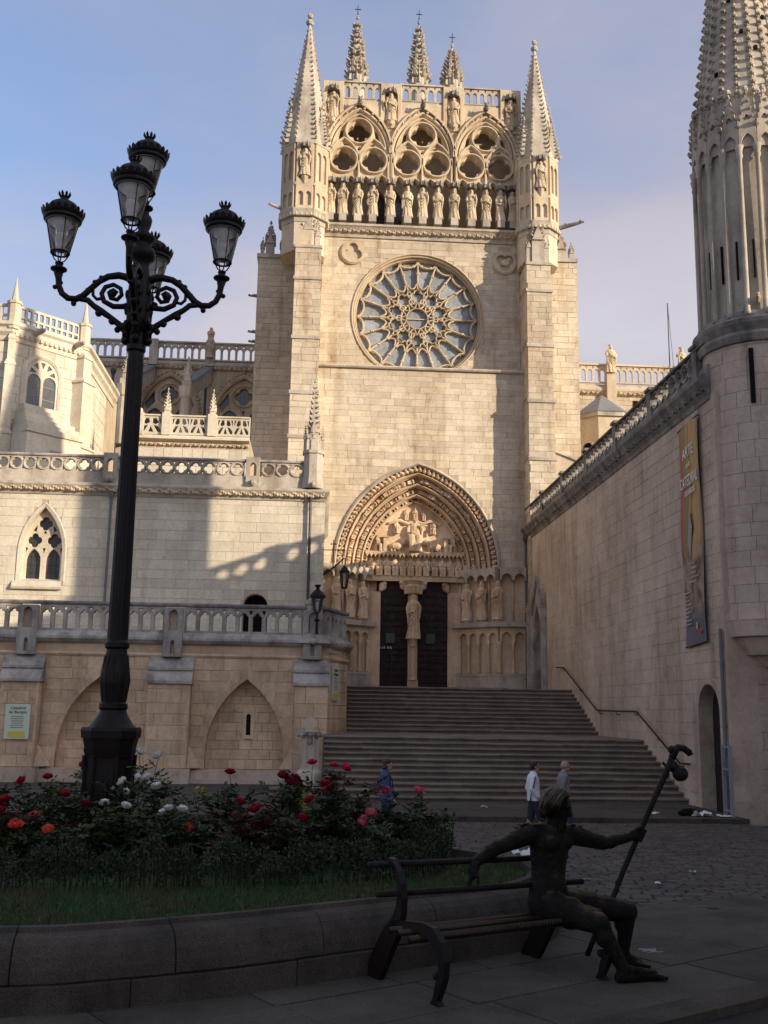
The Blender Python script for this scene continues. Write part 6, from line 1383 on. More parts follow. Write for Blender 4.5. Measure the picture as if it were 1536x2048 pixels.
for i, (bx, by, hh, colr, lab) in enumerate(BUSH):
    r = random.Random(100+i); t = thing('rose_bush', lab, 'rose bush', (bx, by, .37), 'rose bushes in the raised bed')
    stm, lv = MB(), MB(); tips = [Vector(p)-Vector((0, 0, .012)) for p in used[i]]
    tips += [Vector((bx+r.gauss(0, .20), by+r.gauss(0, .16), .37+hh*r.uniform(.55, 1.08))) for _ in range(11)]
    for j, tp_ in enumerate(tips):
        b0 = Vector((bx+r.gauss(0, .05), by+r.gauss(0, .05), .36)); m1 = b0.lerp(tp_, .5)+Vector((r.gauss(0, .03), r.gauss(0, .03), .05))
        path = [b0, b0.lerp(m1, .5)+Vector((r.gauss(0, .015), r.gauss(0, .015), 0)), m1, m1.lerp(tp_, .55)+Vector((r.gauss(0, .012), r.gauss(0, .012), .01)), tp_]
        stm.tube(path, [.006, .005, .0045, .0035, .003], 5)
        isb = j < len(used[i])
        for q in range(15 if isb else 22):
            s_ = r.uniform(.18, .94 if isb else 1.0); k = min(int(s_*4), 3); p = path[k].lerp(path[k+1], s_*4-k); d = Vector((r.gauss(0, 1), r.gauss(0, 1), r.uniform(-.2, .7))).normalized(); up = Vector((r.gauss(0, .3), r.gauss(0, .3), 1))
            side_ = d.cross(up).normalized(); ln = r.uniform(.06, .10); tt = r.random()
            for (a_, sd, sc) in ((1.0, 0, 1), (.62, 1, .9), (.62, -1, .9), (.3, 1, .75), (.3, -1, .75)):
                leaf(lv, p+d*ln*a_, d*(.45 if sd else 1)+side_*sd*.8, up+rv(r)*.25, .055*sc*r.uniform(.8, 1.25), .041*sc, (tt+r.uniform(0, .15)) % 1)
    stm.build('stems', M['stem'], t, kind='stuff'); lv.build('leaves', M[('leaf_dark', 'leaf_olive', 'leaf_dark', 'leaf_olive', 'leaf_red')[i % 5]], t, kind='stuff', tint=True)
    for j, p in enumerate(used[i]):
        o = inst('bloom', BL[colr][j % 3], t, p, (r.uniform(-.2, .9), r.uniform(-.4, .4), r.uniform(0, 6)), r.uniform(1.0, 1.35))
yl = MB(); r = random.Random(77)
for c in ((-.98, 9.7, 1.0), (.0, 9.55, .96)):
    for k in range(16): leaf(yl, Vector(c)+rv(r)*.04, rv(r), rv(r), .05, .035, r.random())
tag(yl.build('yellow_leaves', M['leaf_yellow'], tint=True), label='yellowed rose leaves between the green bushes', cat='leaves', kind='stuff')

# ================================================================== the street lamp
LX, LYY = -1.9, 10.3
lamp = thing('street_lamp', 'tall dark cast-iron street lamp with five lanterns on scrolled arms', 'street lamp', (LX, LYY, .38))
q = MB()
for z0, z1, a, c in ((.36, .52, .27, .27), (.52, .60, .24, .215), (.60, 1.28, .20, .20), (1.28, 1.36, .21, .23), (1.36, 1.46, .22, .24), (1.46, 1.53, .255, .262), (1.53, 1.56, .262, .252)):
    q.loft([[(LX+s_[0]*k, LYY+s_[1]*k, z) for s_ in ((-1, -.55), (-.55, -1), (.55, -1), (1, -.55), (1, .55), (.55, 1), (-.55, 1), (-1, .55))] for z, k in ((z0, a), (z1, c))])
for k in range(4):
    a = pi/2*k-pi/2; c_, s_ = cos(a), sin(a)
    q.obox((LX+c_*.20, LYY+s_*.20, .95), (.15, .02, .5), a+pi/2); q.ball((LX+c_*.21, LYY+s_*.21, .95), (.05, .05, .14), 7, 5)
    for dx in (-.11, .11): q.tube([(LX+c_*.195-s_*dx, LYY+s_*.195+c_*dx, .62), (LX+c_*.20-s_*dx, LYY+s_*.20+c_*dx, .95), (LX+c_*.22-s_*dx, LYY+s_*.22+c_*dx, 1.3)], .02, 6)
q.build('base', M['iron'], lamp)
q = MB(); q.lathe([(.235, 1.55), (.19, 1.60), (.138, 1.68), (.122, 1.72), (.136, 1.74), (.136, 1.78), (.112, 1.80), (.122, 1.88), (.138, 1.98), (.136, 2.08), (.116, 2.18), (.104, 2.26), (.096, 2.30), (.118, 2.32), (.118, 2.36), (.100, 2.39), (.098, 2.6), (.090, 3.6), (.078, 5.28), (.078, 5.33), (.098, 5.35), (.098, 5.40), (.080, 5.43), (.08, 5.60)], (LX, LYY, 0), 24)
for k in range(12): a = 2*pi*k/12; q.tube([(LX+.108*cos(a), LYY+.108*sin(a), 1.80), (LX+.136*cos(a), LYY+.136*sin(a), 2.0), (LX+.106*cos(a), LYY+.106*sin(a), 2.24)], .013, 5)
for k in range(14): a = 2*pi*k/14; q.tube([(LX+.096*cos(a), LYY+.096*sin(a), 2.42), (LX+.077*cos(a), LYY+.077*sin(a), 5.26)], .006, 4)
q.build('shaft', M['iron'], lamp, False)
q = MB(); q.lathe([(.10, 5.55), (.12, 5.7), (.13, 5.9), (.11, 6.1), (.085, 6.25), (.08, 6.32), (.13, 6.36), (.145, 6.42), (.12, 6.47), (.075, 6.5), (.10, 6.54), (.13, 6.58), (.13, 6.61), (.07, 6.65), (.055, 6.68), (.075, 6.74), (.085, 6.80), (.07, 6.84), (.045, 6.86), (.05, 6.88), (.04, 6.89), (.03, 6.90)], (LX, LYY, 0), 20)
for k in range(8):
    a = 2*pi*k/8+.2
    for z in (5.62, 5.78, 5.95): q.ball((LX+.115*cos(a), LYY+.115*sin(a), z+.03*(k % 2)), (.035, .035, .06), 5, 4)
q.build('upper_shaft', M['iron'], lamp, True)
def crown_teeth(b, z, r0, r1, h, n):
    for k in range(n):
        a = 2*pi*k/n; w_ = pi/n*.85
        b.loft([[(r0*cos(a-w_), r0*sin(a-w_), z), (r0*cos(a+w_), r0*sin(a+w_), z), ((r0-.008)*cos(a+w_), (r0-.008)*sin(a+w_), z), ((r0-.008)*cos(a-w_), (r0-.008)*sin(a-w_), z)],
                [(r1*cos(a-w_*.75), r1*sin(a-w_*.75), z+h*.6), (r1*cos(a+w_*.75), r1*sin(a+w_*.75), z+h*.6), ((r1-.008)*cos(a+w_*.75), (r1-.008)*sin(a+w_*.75), z+h*.6), ((r1-.008)*cos(a-w_*.75), (r1-.008)*sin(a-w_*.75), z+h*.6)],
                [(r1*1.02*cos(a-.02), r1*1.02*sin(a-.02), z+h), (r1*1.02*cos(a+.02), r1*1.02*sin(a+.02), z+h), (r1*.98*cos(a+.02), r1*.98*sin(a+.02), z+h), (r1*.98*cos(a-.02), r1*.98*sin(a-.02), z+h)]])
def make_lantern():
    q = MB(); q.lathe([(.03, 0), (.05, .03), (.085, .05), (.085, .065), (.05, .08), (.035, .10), (.045, .125), (.025, .14)], n=14)
    ring = [(.092*cos(2*pi*k/24), .092*sin(2*pi*k/24), .235) for k in range(25)]; q.tube(ring, .010, 6)
    for k in range(4):
        a = 2*pi*k/4+.4; q.tube([(.012*cos(a), .012*sin(a), .13), (.05*cos(a), .05*sin(a), .155), (.07*cos(a), .07*sin(a), .19), (.092*cos(a), .092*sin(a), .235)], .007, 5); q.tube([(.092*cos(a), .092*sin(a), .235), (.165*cos(a), .165*sin(a), .585)], .005, 5)
    fr = q.mesh('lantern', M['iron'])
    q = MB(); q.lathe([(.160, .58), (.186, .585), (.196, .60), (.194, .625), (.208, .645), (.215, .665), (.20, .68), (.175, .69), (.165, .73), (.135, .775), (.09, .805), (.05, .82), (.04, .835), (.04, .855), (.05, .865)], n=24, caps=True); crown_teeth(q, .655, .212, .222, .05, 20); crown_teeth(q, .855, .045, .066, .06, 9)
    cp = q.mesh('cap', M['iron'])
    q = MB(); q.lathe([(.088, .24), (.162, .585)], n=24, caps=False); gl = q.mesh('glass', M['lamp_glass'], True)
    q = MB(); q.tube([(.168*cos(2*pi*k/24), .168*sin(2*pi*k/24), .578) for k in range(25)], .006, 5); rm = q.mesh('rim', M['steel'])
    q = MB(); q.lathe([(.045, .25), (.05, .30), (.04, .33), (.058, .36), (.066, .40), (.06, .43), (.045, .45)], n=14); bu = q.mesh('bulb', M['bulb'], True)
    q = MB(); q.lathe([(.04, .45), (.055, .47), (.06, .51), (.150, .575)], n=14); rf = q.mesh('reflector', M['bulb'], True)
    return fr, (('cap', cp), ('glass', gl), ('rim', rm), ('bulb', bu), ('reflector', rf))
LF, LP_ = make_lantern()
def lantern(p, rz):
    o = inst('lantern', LF, lamp, p, (0, 0, rz))
    for nm, me in LP_: link(bpy.data.objects.new(nm, me), o)
UPA = [(.06, 6.10), (.14, 6.15), (.22, 6.165), (.33, 6.145), (.42, 6.085), (.50, 6.0), (.57, 5.92), (.64, 5.88), (.72, 5.885), (.785, 5.935), (.82, 6.01), (.83, 6.10), (.835, 6.16)]
LWA = [(.60, 5.885), (.52, 5.875), (.46, 5.82), (.38, 5.765), (.28, 5.70), (.19, 5.63), (.12, 5.56), (.10, 5.48)]
SPI = [(.07, 5.86), (.16, 5.825), (.26, 5.82), (.355, 5.87), (.385, 5.955), (.35, 6.03), (.27, 6.06), (.195, 6.02), (.18, 5.95), (.225, 5.895), (.29, 5.91), (.31, 5.965), (.27, 6.0), (.235, 5.965)]
LNK = [(.385, 5.9), (.43, 5.89), (.47, 5.93), (.475, 6.0)]
for k, a in enumerate((radians(182), radians(2), radians(272), radians(92))):
    D = Vector((cos(a), sin(a), 0)); P = lambda l: [Vector((LX, LYY, 0))+D*d+Vector((0, 0, z)) for d, z in l]
    q = MB(); q.tube(P(UPA), [.04, .042, .04, .036, .034, .034, .036, .036, .034, .032, .032, .034, .05], 8); q.tube(P(LWA), [.03, .032, .03, .036, .03, .034, .038, .05], 8); q.tube(P(SPI), [.03, .03, .03, .028, .026, .026, .024, .024, .024, .024, .024, .024, .026, .03], 7); q.tube(P(LNK), .018, 6)
    for d, z, s_ in ((.46, 6.075, .028), (.53, 5.99, .022), (.40, 6.13, .026), (.66, 5.83, .03), (.86, 6.0, .026), (.80, 6.05, .02), (.28, 5.96, .05), (.14, 5.60, .05), (.20, 5.57, .035), (.11, 5.46, .05), (.26, 5.66, .04), (.40, 5.74, .04)): q.ball(P([(d, z)])[0], s_, 7, 5)
    q.build('arm', M['iron'], lamp, True); lantern(tuple(P([(.835, 6.14)])[0]), a)
lantern((LX, LYY, 6.88), .3)
# small lamps: post lamp on the terrace corner, hanging lantern on an iron bracket
tl = thing('post_lamp', 'small dark post lantern on the terrace corner in front of the portal', 'lamp', (.12, 35.55, 4.3))
q = MB(); q.lathe([(.07, 4.3), (.045, 4.4), (.04, 4.72), (.10, 4.75), (.10, 4.79), (.035, 4.82), (.03, 4.95), (.07, 5.05)], (.12, 35.55, 0), 8); q.build('post', M['iron'], tl)
q = MB(); q.lathe([(.10, 5.06), (.20, 5.52)], (.12, 35.55, 0), 6, caps=False); q.build('glass', M['lamp_glass'], tl)
q = MB(); q.lathe([(.05, 5.15), (.06, 5.35), (.04, 5.4)], (.12, 35.55, 0), 8); q.build('bulb', M['bulb'], tl)
q = MB()
for k in range(6): a = 2*pi*k/6; q.tube([(.12+.10*cos(a), 35.55+.10*sin(a), 5.05), (.12+.20*cos(a), 35.55+.20*sin(a), 5.53)], .012, 5)
q.lathe([(.20, 5.52), (.27, 5.54), (.27, 5.62), (.20, 5.72), (.12, 5.80), (.06, 5.84), (.06, 5.90), (.12, 5.97), (.12, 5.99)], (.12, 35.55, 0), 12); q.build('cap', M['iron'], tl)
hl = thing('bracket_lantern', 'dark hanging lantern on an iron wall bracket with a cross beside the portal', 'lantern', (.35, 41, 7))
q = MB(); q.tube([(.3, 41, 7.0), (.75, 40.95, 7.35), (1.15, 40.9, 7.72)], .03, 6); q.tube([(.3, 41, 8.05), (1.2, 40.9, 8.05)], .02, 6); q.tube([(.72, 40.95, 7.35), (.72, 40.95, 8.45)], .02, 5); q.box(.60, .84, 40.93, 40.97, 8.27, 8.31); q.tube([(1.18, 40.9, 8.05), (1.18, 40.9, 7.45)], .015, 5); q.build('bracket', M['iron'], hl)
q = MB(); q.lathe([(.11, 6.55), (.19, 7.15)], (1.18, 40.9, 0), 6, caps=False); q.build('glass', M['lamp_glass'], hl)
q = MB()
for k in range(6): a = 2*pi*k/6; q.tube([(1.18+.11*cos(a), 40.9+.11*sin(a), 6.55), (1.18+.19*cos(a), 40.9+.19*sin(a), 7.15)], .018, 5)
q.lathe([(.12, 6.5), (.12, 6.56)], (1.18, 40.9, 0), 8); q.lathe([(.2, 7.14), (.22, 7.18), (.12, 7.32), (.04, 7.42)], (1.18, 40.9, 0), 8); q.build('frame', M['iron'], hl)
# ================================================================== signs and gate pillar
def gsign(lab, mp, w_, z0, z1, sub=False):
    cz = Vector(mp(0, z0, 0)); t = thing('sign', lab, 'sign', cz, 'pale green information signs on the terrace wall')
    P = []
    rr = .06
    for cx, cz_, a0 in ((w_/2-rr, z0+rr, -pi/2), (w_/2-rr, z1-rr, 0), (-w_/2+rr, z1-rr, pi/2), (-w_/2+rr, z0+rr, pi)):
        for j in range(5): P.append((cx+rr*cos(a0+pi/2*j/4), cz_+rr*sin(a0+pi/2*j/4)))
    plate('panel', [P], mp, .03, M['sign_green'], t)
    H_ = z1-z0; f = lambda u_, v_, w2: mp(u_, v_, w2-.004)
    text('lettering', 'Catedral', f, 0, z1-H_*.145, H_*.12, M['sign_ink'], t, w_*.6); text('lettering', 'de Burgos', f, 0, z1-H_*.265, H_*.12, M['sign_ink'], t, w_*.72)
    for k in range(6):
        q = MB(); u_ = w_*R.uniform(.2, .28); z = z1-H_*(.37+.063*k); q.hexa([f(a, b, c) for a, b, c in ((-u_, z, 0), (u_, z, 0), (u_, z, -.004), (-u_, z, -.004), (-u_, z+H_*.022, 0), (u_, z+H_*.022, 0), (u_, z+H_*.022, -.004), (-u_, z+H_*.022, -.004))]); q.build('text_line', M['sign_text'], t)
    q = MB(); za, zb = z0+H_*.04, z0+H_*.22; q.hexa([f(a, b, c) for a, b, c in ((-w_*.34, za, 0), (w_*.34, za, 0), (w_*.34, za, -.004), (-w_*.34, za, -.004), (-w_*.34, zb, 0), (w_*.34, zb, 0), (w_*.34, zb, -.004), (-w_*.34, zb, -.004))]); q.build('yellow_label', M['sign_yellow'], t)
gsign('pale green sign with black gothic lettering on the leftmost terrace buttress', lambda u_, v_, w_: (-9.6+u_, 35.38+w_, v_), .80, .68, 1.80)
_om = obl(CH0, CH1)
gsign('narrow-looking pale green sign on the angled terrace corner beside the steps', lambda u_, v_, w_: _om(.72+u_, v_, w_-.07), .80, 2.08, 3.26)
gp = thing('gate_pillar', 'small pale carved stone gate pillar with a square stub on top at the foot of the steps', 'pillar', (.02, 31.7, -.42))
GPX, GPY = .0, 31.8
q = MB(); q.prism(octa((GPX, GPY), .40), -.42, -.08); q.prism(octa((GPX, GPY), .40), -.08, .02, .85); q.build('base', M['pale'], gp)
q = MB(); q.prism(octa((GPX, GPY), .27), .0, .55); q.prism(octa((GPX, GPY), .275), .55, .95)
for k in range(8): a = 2*pi*k/8+pi/8; q.tube([(GPX+.27*cos(a), GPY+.27*sin(a), .0), (GPX+.27*cos(a), GPY+.27*sin(a), .98)], .03, 5)
q.build('shaft', M['pale'], gp)
q = MB(); q.prism(octa((GPX, GPY), .28), .92, 1.05, 1.25); q.prism(octa((GPX, GPY), .36), 1.05, 1.12); q.ball((GPX, GPY-.3, .86), (.08, .06, .12), 7, 5)
for k in range(8): a = 2*pi*k/8; q.ball((GPX+.33*cos(a), GPY+.33*sin(a), 1.02), .07, 6, 4)
q.build('capital', M['coping'], gp)
q = MB(); q.obox((GPX-.02, GPY, 1.32), (.2, .2, .42), .1); q.build('stub', M['pale'], gp)
# ================================================================== litter on the square, a bird in the sky
plain('dull_paper', (.22, .21, .21), .8)
def scrap(x, y, z, s_, lab, fold=1):
    rr = random.Random(int(x*100+y*10)); q = MB(); n = 5
    q.add([(x+(i/n-.5)*s_+rr.uniform(-.1, .1)*s_, y+(j/n-.5)*s_*.7+rr.uniform(-.1, .1)*s_, z+.004+rr.random()**1.5*s_*.30*fold) for j in range(n+1) for i in range(n+1)], [(j*(n+1)+i, j*(n+1)+i+1, (j+1)*(n+1)+i+1, (j+1)*(n+1)+i) for j in range(n) for i in range(n)])
    tag(q.build('paper_scrap', M['paper' if fold > .45 else 'dull_paper']), label=lab, cat='litter', group='litter on the square')
scrap(2.02, 9.98, .44, .20, 'crumpled white paper lying on the planter edge behind the bench', 1.3)
scrap(9.72, 26.0, -.68, .45, 'largest heap of white paper rubbish on the pavement near the right wall', 1.2)
scrap(10.3, 25.9, -.68, .35, 'flat white paper by the grey metal posts', .5)
scrap(8.7, 26.4, -.68, .2, 'small paper scrap on the pavement left of the rubbish heap')
scrap(4.6, 27.8, -.68, .16, 'tiny white scrap on the pavement behind the white-jacketed walker')
scrap(5.9, 24.6, -.76, .3, 'flat pale scrap lying in front of the pavement kerb', .3)
scrap(4.02, 12.2, -.14, .07, 'small white scrap on the setts right of the statue'); scrap(4.9, 13.5, -.2, .07, 'tiny bright scrap on the setts near the staff')
scrap(2.62, 8.15, .0, .16, 'flat pale paper on the slabs behind the statue\'s foot', .15); scrap(3.3, 12.6, -.16, .10, 'small grey-white scrap on the setts beside the statue\'s chest', .4)
tag(scrap and None or (lambda q: q.build('black_bag', M['dark_gap']))(MB().ball((9.5, 26.15, -.6), (.28, .12, .1), 8, 5).ball((9.3, 26.1, -.62), (.14, .1, .07), 7, 4)), label='crumpled black plastic bag beside the white rubbish on the pavement', cat='bag')
bd = MB(); bc = Vector((24.6, 60, 27.6)); bd.ball(bc, (.16, .06, .06), 7, 5); bd.add([bc, bc+Vector((-.12, .3, .22)), bc+Vector((.12, .3, .16))], [(0, 1, 2)]); bd.add([bc, bc+Vector((-.1, -.3, .05)), bc+Vector((.14, -.28, .0))], [(0, 1, 2)])
tag(bd.build('bird', M['dark_gap']), label='small dark bird flying in the sky left of the round turret', cat='bird')
# ================================================================== the bench
BO, BU, BV = Vector((.45, 7.25, 0)), Vector((.89, .456, 0)), Vector((.456, -.89, 0))
def bp(u_, v_, z): return BO+BU*u_+BV*v_+Vector((0, 0, z))
bench = thing('bench', 'dark cast-iron bench with tubular bars beside the granite flower bed wall', 'bench', (1.1, 7.3, 0))
def side_frame(u0, label=None):
    b = MB(); th = .022
    def strip(pts):       # list of (v_back, v_front, z) or free pairs
        rings = [[bp(u0-th, a[0], a[1]), bp(u0+th, a[0], a[1]), bp(u0+th, c[0], c[1]), bp(u0-th, c[0], c[1])] for a, c in pts]; b.loft(rings)
    strip([((-.20, 0), (-.02, 0)), ((-.17, .06), (.02, .05)), ((-.06, .22), (.12, .20)), ((.06, .36), (.20, .31)), ((.14, .42), (.235, .38)), ((.19, .50), (.262, .47)), ((.21, .57), (.27, .56)), ((.20, .64), (.25, .65)), ((.17, .71), (.21, .72)), ((.12, .775), (.135, .785)), ((.085, .785), (.09, .795))])
    strip([((.10, .30), (.12, .40)), ((.22, .36), (.22, .415)), ((.36, .385), (.36, .435)), ((.48, .385), (.50, .452)), ((.585, .36), (.625, .44)), ((.655, .31), (.715, .37)), ((.69, .25), (.755, .27)), ((.685, .19), (.745, .17)), ((.655, .12), (.705, .09)), ((.63, .04), (.668, .03)), ((.60, .0), (.70, .0))])
    b.ball(bp(u0, .64, .165), .028, 7, 5)
    return b.build('side_frame', M['iron'], bench)
side_frame(.08); side_frame(1.42)
for (v_, z, r_, u0, u1, zr) in ((.10, .755, .021, -.10, 1.60, -.04), (.20, .585, .021, -.09, 1.66, -.034)):
    q = MB(); q.tube([bp(u0, v_, z), bp((u0+u1)/2, v_, z+zr*.5), bp(u1, v_, z+zr)], r_, 10); q.build('back_bar', M['bronze'], bench, True)
for i, (v_, z, r_) in enumerate(((.27, .375, .019), (.36, .372, .021), (.47, .352, .023))):
    q = MB(); q.tube([bp(-.03+.01*i, v_, z), bp(1.55, v_, z-.01)], r_, 10)
    if i == 2:
        for k in range(60): q.tube([bp(.05+k*.024, v_, z+.002), bp(.058+k*.024, v_, z+.002)], r_*1.13, 8)
    q.build('seat_bar', M['bronze_worn'], bench, True)
# ================================================================== bronze pilgrim
pil = thing('pilgrim_statue', 'life-size dark bronze seated pilgrim statue with outstretched arms on the bench', 'statue', (1.8, 7.55, 0))
b = MB()
F = Vector((.60, -.80, 0)).normalized(); Sd = Vector((.80, .60, 0))       # the torso's front and its left-right axis
def el(c, rs, ax=None):
    ax = ax or (Sd, F); a, f = ax; up = a.cross(f); up = up if up.z > 0 else -up
    Mx = Matrix((a, f, up)).transposed(); b.ball(c, rs, 16, 10, rot=Mx)
rings = []
for cx, cy, cz, rx, ry in ((1.72, 7.60, .33, .11, .10), (1.715, 7.61, .37, .150, .125), (1.715, 7.62, .44, .165, .135), (1.718, 7.63, .52, .155, .122), (1.722, 7.645, .60, .138, .108), (1.73, 7.66, .68, .142, .110), (1.738, 7.668, .76, .158, .118), (1.744, 7.675, .83, .172, .122), (1.748, 7.68, .89, .170, .112), (1.752, 7.682, .93, .125, .095), (1.755, 7.682, .96, .08, .07)):
    rings.append([Vector((cx, cy, cz))+Sd*rx*cos(2*pi*k/24)+F*ry*sin(2*pi*k/24) for k in range(24)])
b.loft(rings)
for dx in (-1, 1): el(Vector((1.745, 7.675, .845))+Sd*dx*.075+F*.085, (.072, .045, .055))
el(Vector((1.72, 7.63, .55))+F*.09, (.09, .035, .09))
b.capsule((1.60, 7.61, .915), (1.90, 7.745, .895), .07, .07, 12)
b.capsule((1.755, 7.68, .92), (1.785, 7.66, 1.01), .062, .055, 12)
# head, looking to the right and down
HF = Vector((.86, -.42, -.28)).normalized(); HS = HF.cross(Vector((0, 0, 1))).normalized(); HU = HS.cross(HF)
HC = Vector((1.79, 7.645, 1.095))
HM = Matrix((HS, HF, HU)).transposed()
def hp(x, y, z): return HC+HS*x+HF*y+HU*z
b.ball(hp(0, -.01, .03), (.078, .098, .088), 16, 10, rot=HM); b.ball(hp(0, .035, -.045), (.058, .062, .075), 14, 8, rot=HM)
b.ball(hp(0, .085, .028), (.055, .02, .014), 10, 5, rot=HM); b.capsule(hp(0, .088, .02), hp(0, .112, -.028), .011, .017, 8); b.ball(hp(0, .092, -.065), (.027, .014, .008), 8, 4, rot=HM); b.ball(hp(0, .09, -.08), (.024, .014, .009), 8, 4, rot=HM)
for s_ in (-1, 1):
    b.ball(hp(s_*.032, .078, .008), (.014, .012, .009), 8, 5, rot=HM); b.ball(hp(s_*.045, .062, -.03), (.022, .02, .02), 8, 5, rot=HM); b.ball(hp(s_*.082, -.005, -.01), (.012, .022, .034), 8, 5, rot=HM)
b.ball(hp(0, .07, -.115), (.045, .038, .042), 10, 6, rot=HM)
# arms
def arm(sh, e, wr, r0=.075): b.capsule(sh, e, r0, .054, 12); b.ball(Vv(sh).lerp(Vv(e), .45), .068, 10, 6); b.capsule(e, wr, .054, .036, 12); b.ball(Vv(e).lerp(Vv(wr), .3), .056, 10, 6)
arm((1.575, 7.60, .905), (1.325, 7.50, .825), (1.175, 7.45, .735))
hw_ = Vector((1.175, 7.45, .735)); b.capsule(hw_, (1.145, 7.425, .665), .034, .040, 10); b.ball((1.142, 7.425, .66), (.034, .046, .045), 10, 6)
for k, (dx, dy, l_) in enumerate(((-.030, -.035, .085), (-.016, -.012, .10), (-.004, .012, .095), (.008, .034, .075))):
    p0 = Vector((1.140+dx*.5, 7.42+dy*.9, .64)); p1 = p0+Vector((-.012+dx*.25, dy*.25-.006, -l_*.5)); p2 = p1+Vector((.006, -.004, -l_*.45)); b.capsule(p0, p1, .0125, .0115, 8); b.capsule(p1, p2, .0115, .0095, 8)
b.capsule((1.165, 7.40, .675), (1.178, 7.372, .632), .014, .012, 8); b.capsule((1.178, 7.372, .632), (1.172, 7.362, .598), .012, .010, 8)
arm((1.915, 7.75, .89), (2.195, 7.895, .815), (2.40, 7.965, .845), .076)
b.capsule((2.40, 7.965, .845), (2.445, 7.955, .862), .032, .038, 10)
SB0, SB1 = Vector((2.085, 8.0, 0)), Vector((2.80, 8.0, 1.475)); SDv = (SB1-SB0).normalized(); SP = SB0+SDv*((.868)/SDv.z)
for k in range(4):
    c_ = SP+SDv*(.045-.028*k); e1, e2 = Vector((0, -1, 0)), SDv.cross(Vector((0, -1, 0))).normalized(); prev = None
    for j in range(5):
        a = -1.3+j*.85; p = c_+(e1*cos(a)+e2*sin(a)*-1)*.034
        if prev is not None: b.capsule(prev, p, .0125, .0115, 7)
        prev = p
b.capsule((2.425, 7.935, .885), SP+SDv*.07+Vector((-.01, -.03, 0)), .014, .011, 8)
# legs
def leg(hip, kn, an_, toe, r0=.112):
    hip, kn, an_, toe = Vv(hip), Vv(kn), Vv(an_), Vv(toe); b.capsule(hip, kn, r0, .074, 12); b.ball(hip.lerp(kn, .4), r0*.98, 12, 8); b.ball(kn, .078, 12, 8); b.capsule(kn, an_, .068, .042, 12); b.ball(kn.lerp(an_, .32)-(toe-an_).normalized()*.018, .066, 10, 7)
    d = Vector((toe.x-an_.x, toe.y-an_.y, 0)).normalized(); s_ = Vector((-d.y, d.x, 0)); heel = an_-d*.035; heel.z = .036; b.capsule(an_, heel, .036, .036, 10); fm = toe-d*.09; fm.z = .034
    b.capsule(heel, fm, .036, .034, 10); b.capsule(an_, fm+Vector((0, 0, .01)), .034, .028, 10)
    for k in range(5):
        o_ = (k-2)*.021; l_ = .085-.008*abs(k-1.2)*1.3; b.capsule(fm+s_*o_*.9, fm+s_*o_+d*l_+Vector((0, 0, -.012)), .016 if k else .02, .012 if k else .016, 7)
leg((1.72, 7.53, .43), (1.985, 7.29, .36), (2.13, 7.225, .085), (2.44, 7.30, .03)); leg((1.82, 7.66, .43), (2.275, 7.60, .385), (2.255, 7.66, .085), (2.44, 7.60, .03))
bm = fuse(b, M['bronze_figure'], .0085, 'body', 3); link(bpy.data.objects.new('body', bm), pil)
h_ = MB(); r = random.Random(4)
for k in range(84):                                   # long combed-back strands
    a = r.uniform(-pi, pi); el_ = r.uniform(.1, 1.45)
    p0 = hp(.078*cos(el_)*sin(a)*.6, .02+.085*cos(a)*cos(el_)*.7, .03+.09*sin(el_)); 
    sd_ = 1 if p0.dot(HS) > HC.dot(HS) else -1; lx = r.uniform(.03, .09)*sd_
    pts = []
    fr_ = r.uniform(.0, 1)
    y0 = .075-.13*fr_; x0 = r.uniform(-.03, .03)
    for j in range(7):
        t = j/6; ang = t*r.uniform(1.45, 1.6)*(1 if k % 2 else -1)
        x = x0*(1-t)+.092*sin(ang); z = .03+.098*cos(ang)-max(0, t-.75)*.30; y = y0-.035*t-(.02 if t > .8 else 0)*r.random(); lim = sqrt(max(.05, 1-((y+.01)/.112)**2)); pts.append(hp(x*lim, y, .03+(z-.03)*(lim if z > .03 else 1)))
    h_.tube(pts, [.006, .0095, .0105, .0105, .010, .008, .004], 5, t=r.random())
for k in range(60):                                    # back of the head
    a = r.uniform(pi*.55, pi*1.45); pts = []
    for j in range(6):
        e_ = 1.35-j*.42; pts.append(hp(.09*sin(a)*cos(e_), -.012+.108*cos(a)*max(cos(e_), .75 if j > 3 else 0), .035+.092*sin(e_)-(0 if j < 4 else .015*j)))
    h_.tube(pts, [.006, .010, .011, .010, .009, .004], 5, t=r.random())
h_.build('hair', M['bronze_hair'], pil, True, tint=True)
h_ = MB()
for k in range(46):
    x = r.uniform(-.05, .05); p0 = hp(x, .095-abs(x)*.5, -.085-r.uniform(0, .03)); h_.tube([p0, p0+HF*.006-HU*.035, p0-HU*r.uniform(.055, .09)+HF*-.004+HS*r.gauss(0, .008)], [.006, .007, .003], 5)
h_.build('beard', M['bronze'], pil, True)
h_ = MB()
for c_, n_ in (((1.575, 7.595, .965), 12), ((1.93, 7.745, .945), 8)):
    for k in range(n_): h_.ball(Vector(c_)+Vector((r.gauss(0, .04), r.gauss(0, .025), r.gauss(0, .012))), (r.uniform(.012, .025), .014, .009), 6, 4)
h_.build('shoulder_relief', M['bronze_worn'], pil)
sf = thing('pilgrim_staff', 'long dark pilgrim staff with hooked top and hanging gourd held by the statue', 'staff', SB0)
q = MB(); n = 10; q.tube([SB0.lerp(SB1, i/n)+Vector((r.gauss(0, .003), r.gauss(0, .003), 0)) for i in range(n+1)], [.019, .02, .021, .020, .021, .022, .021, .022, .023, .024, .026], 9)
for t in (.35, .62, .8): q.ball(SB0.lerp(SB1, t), .027, 8, 5)
q.build('pole', M['bronze'], sf, True)
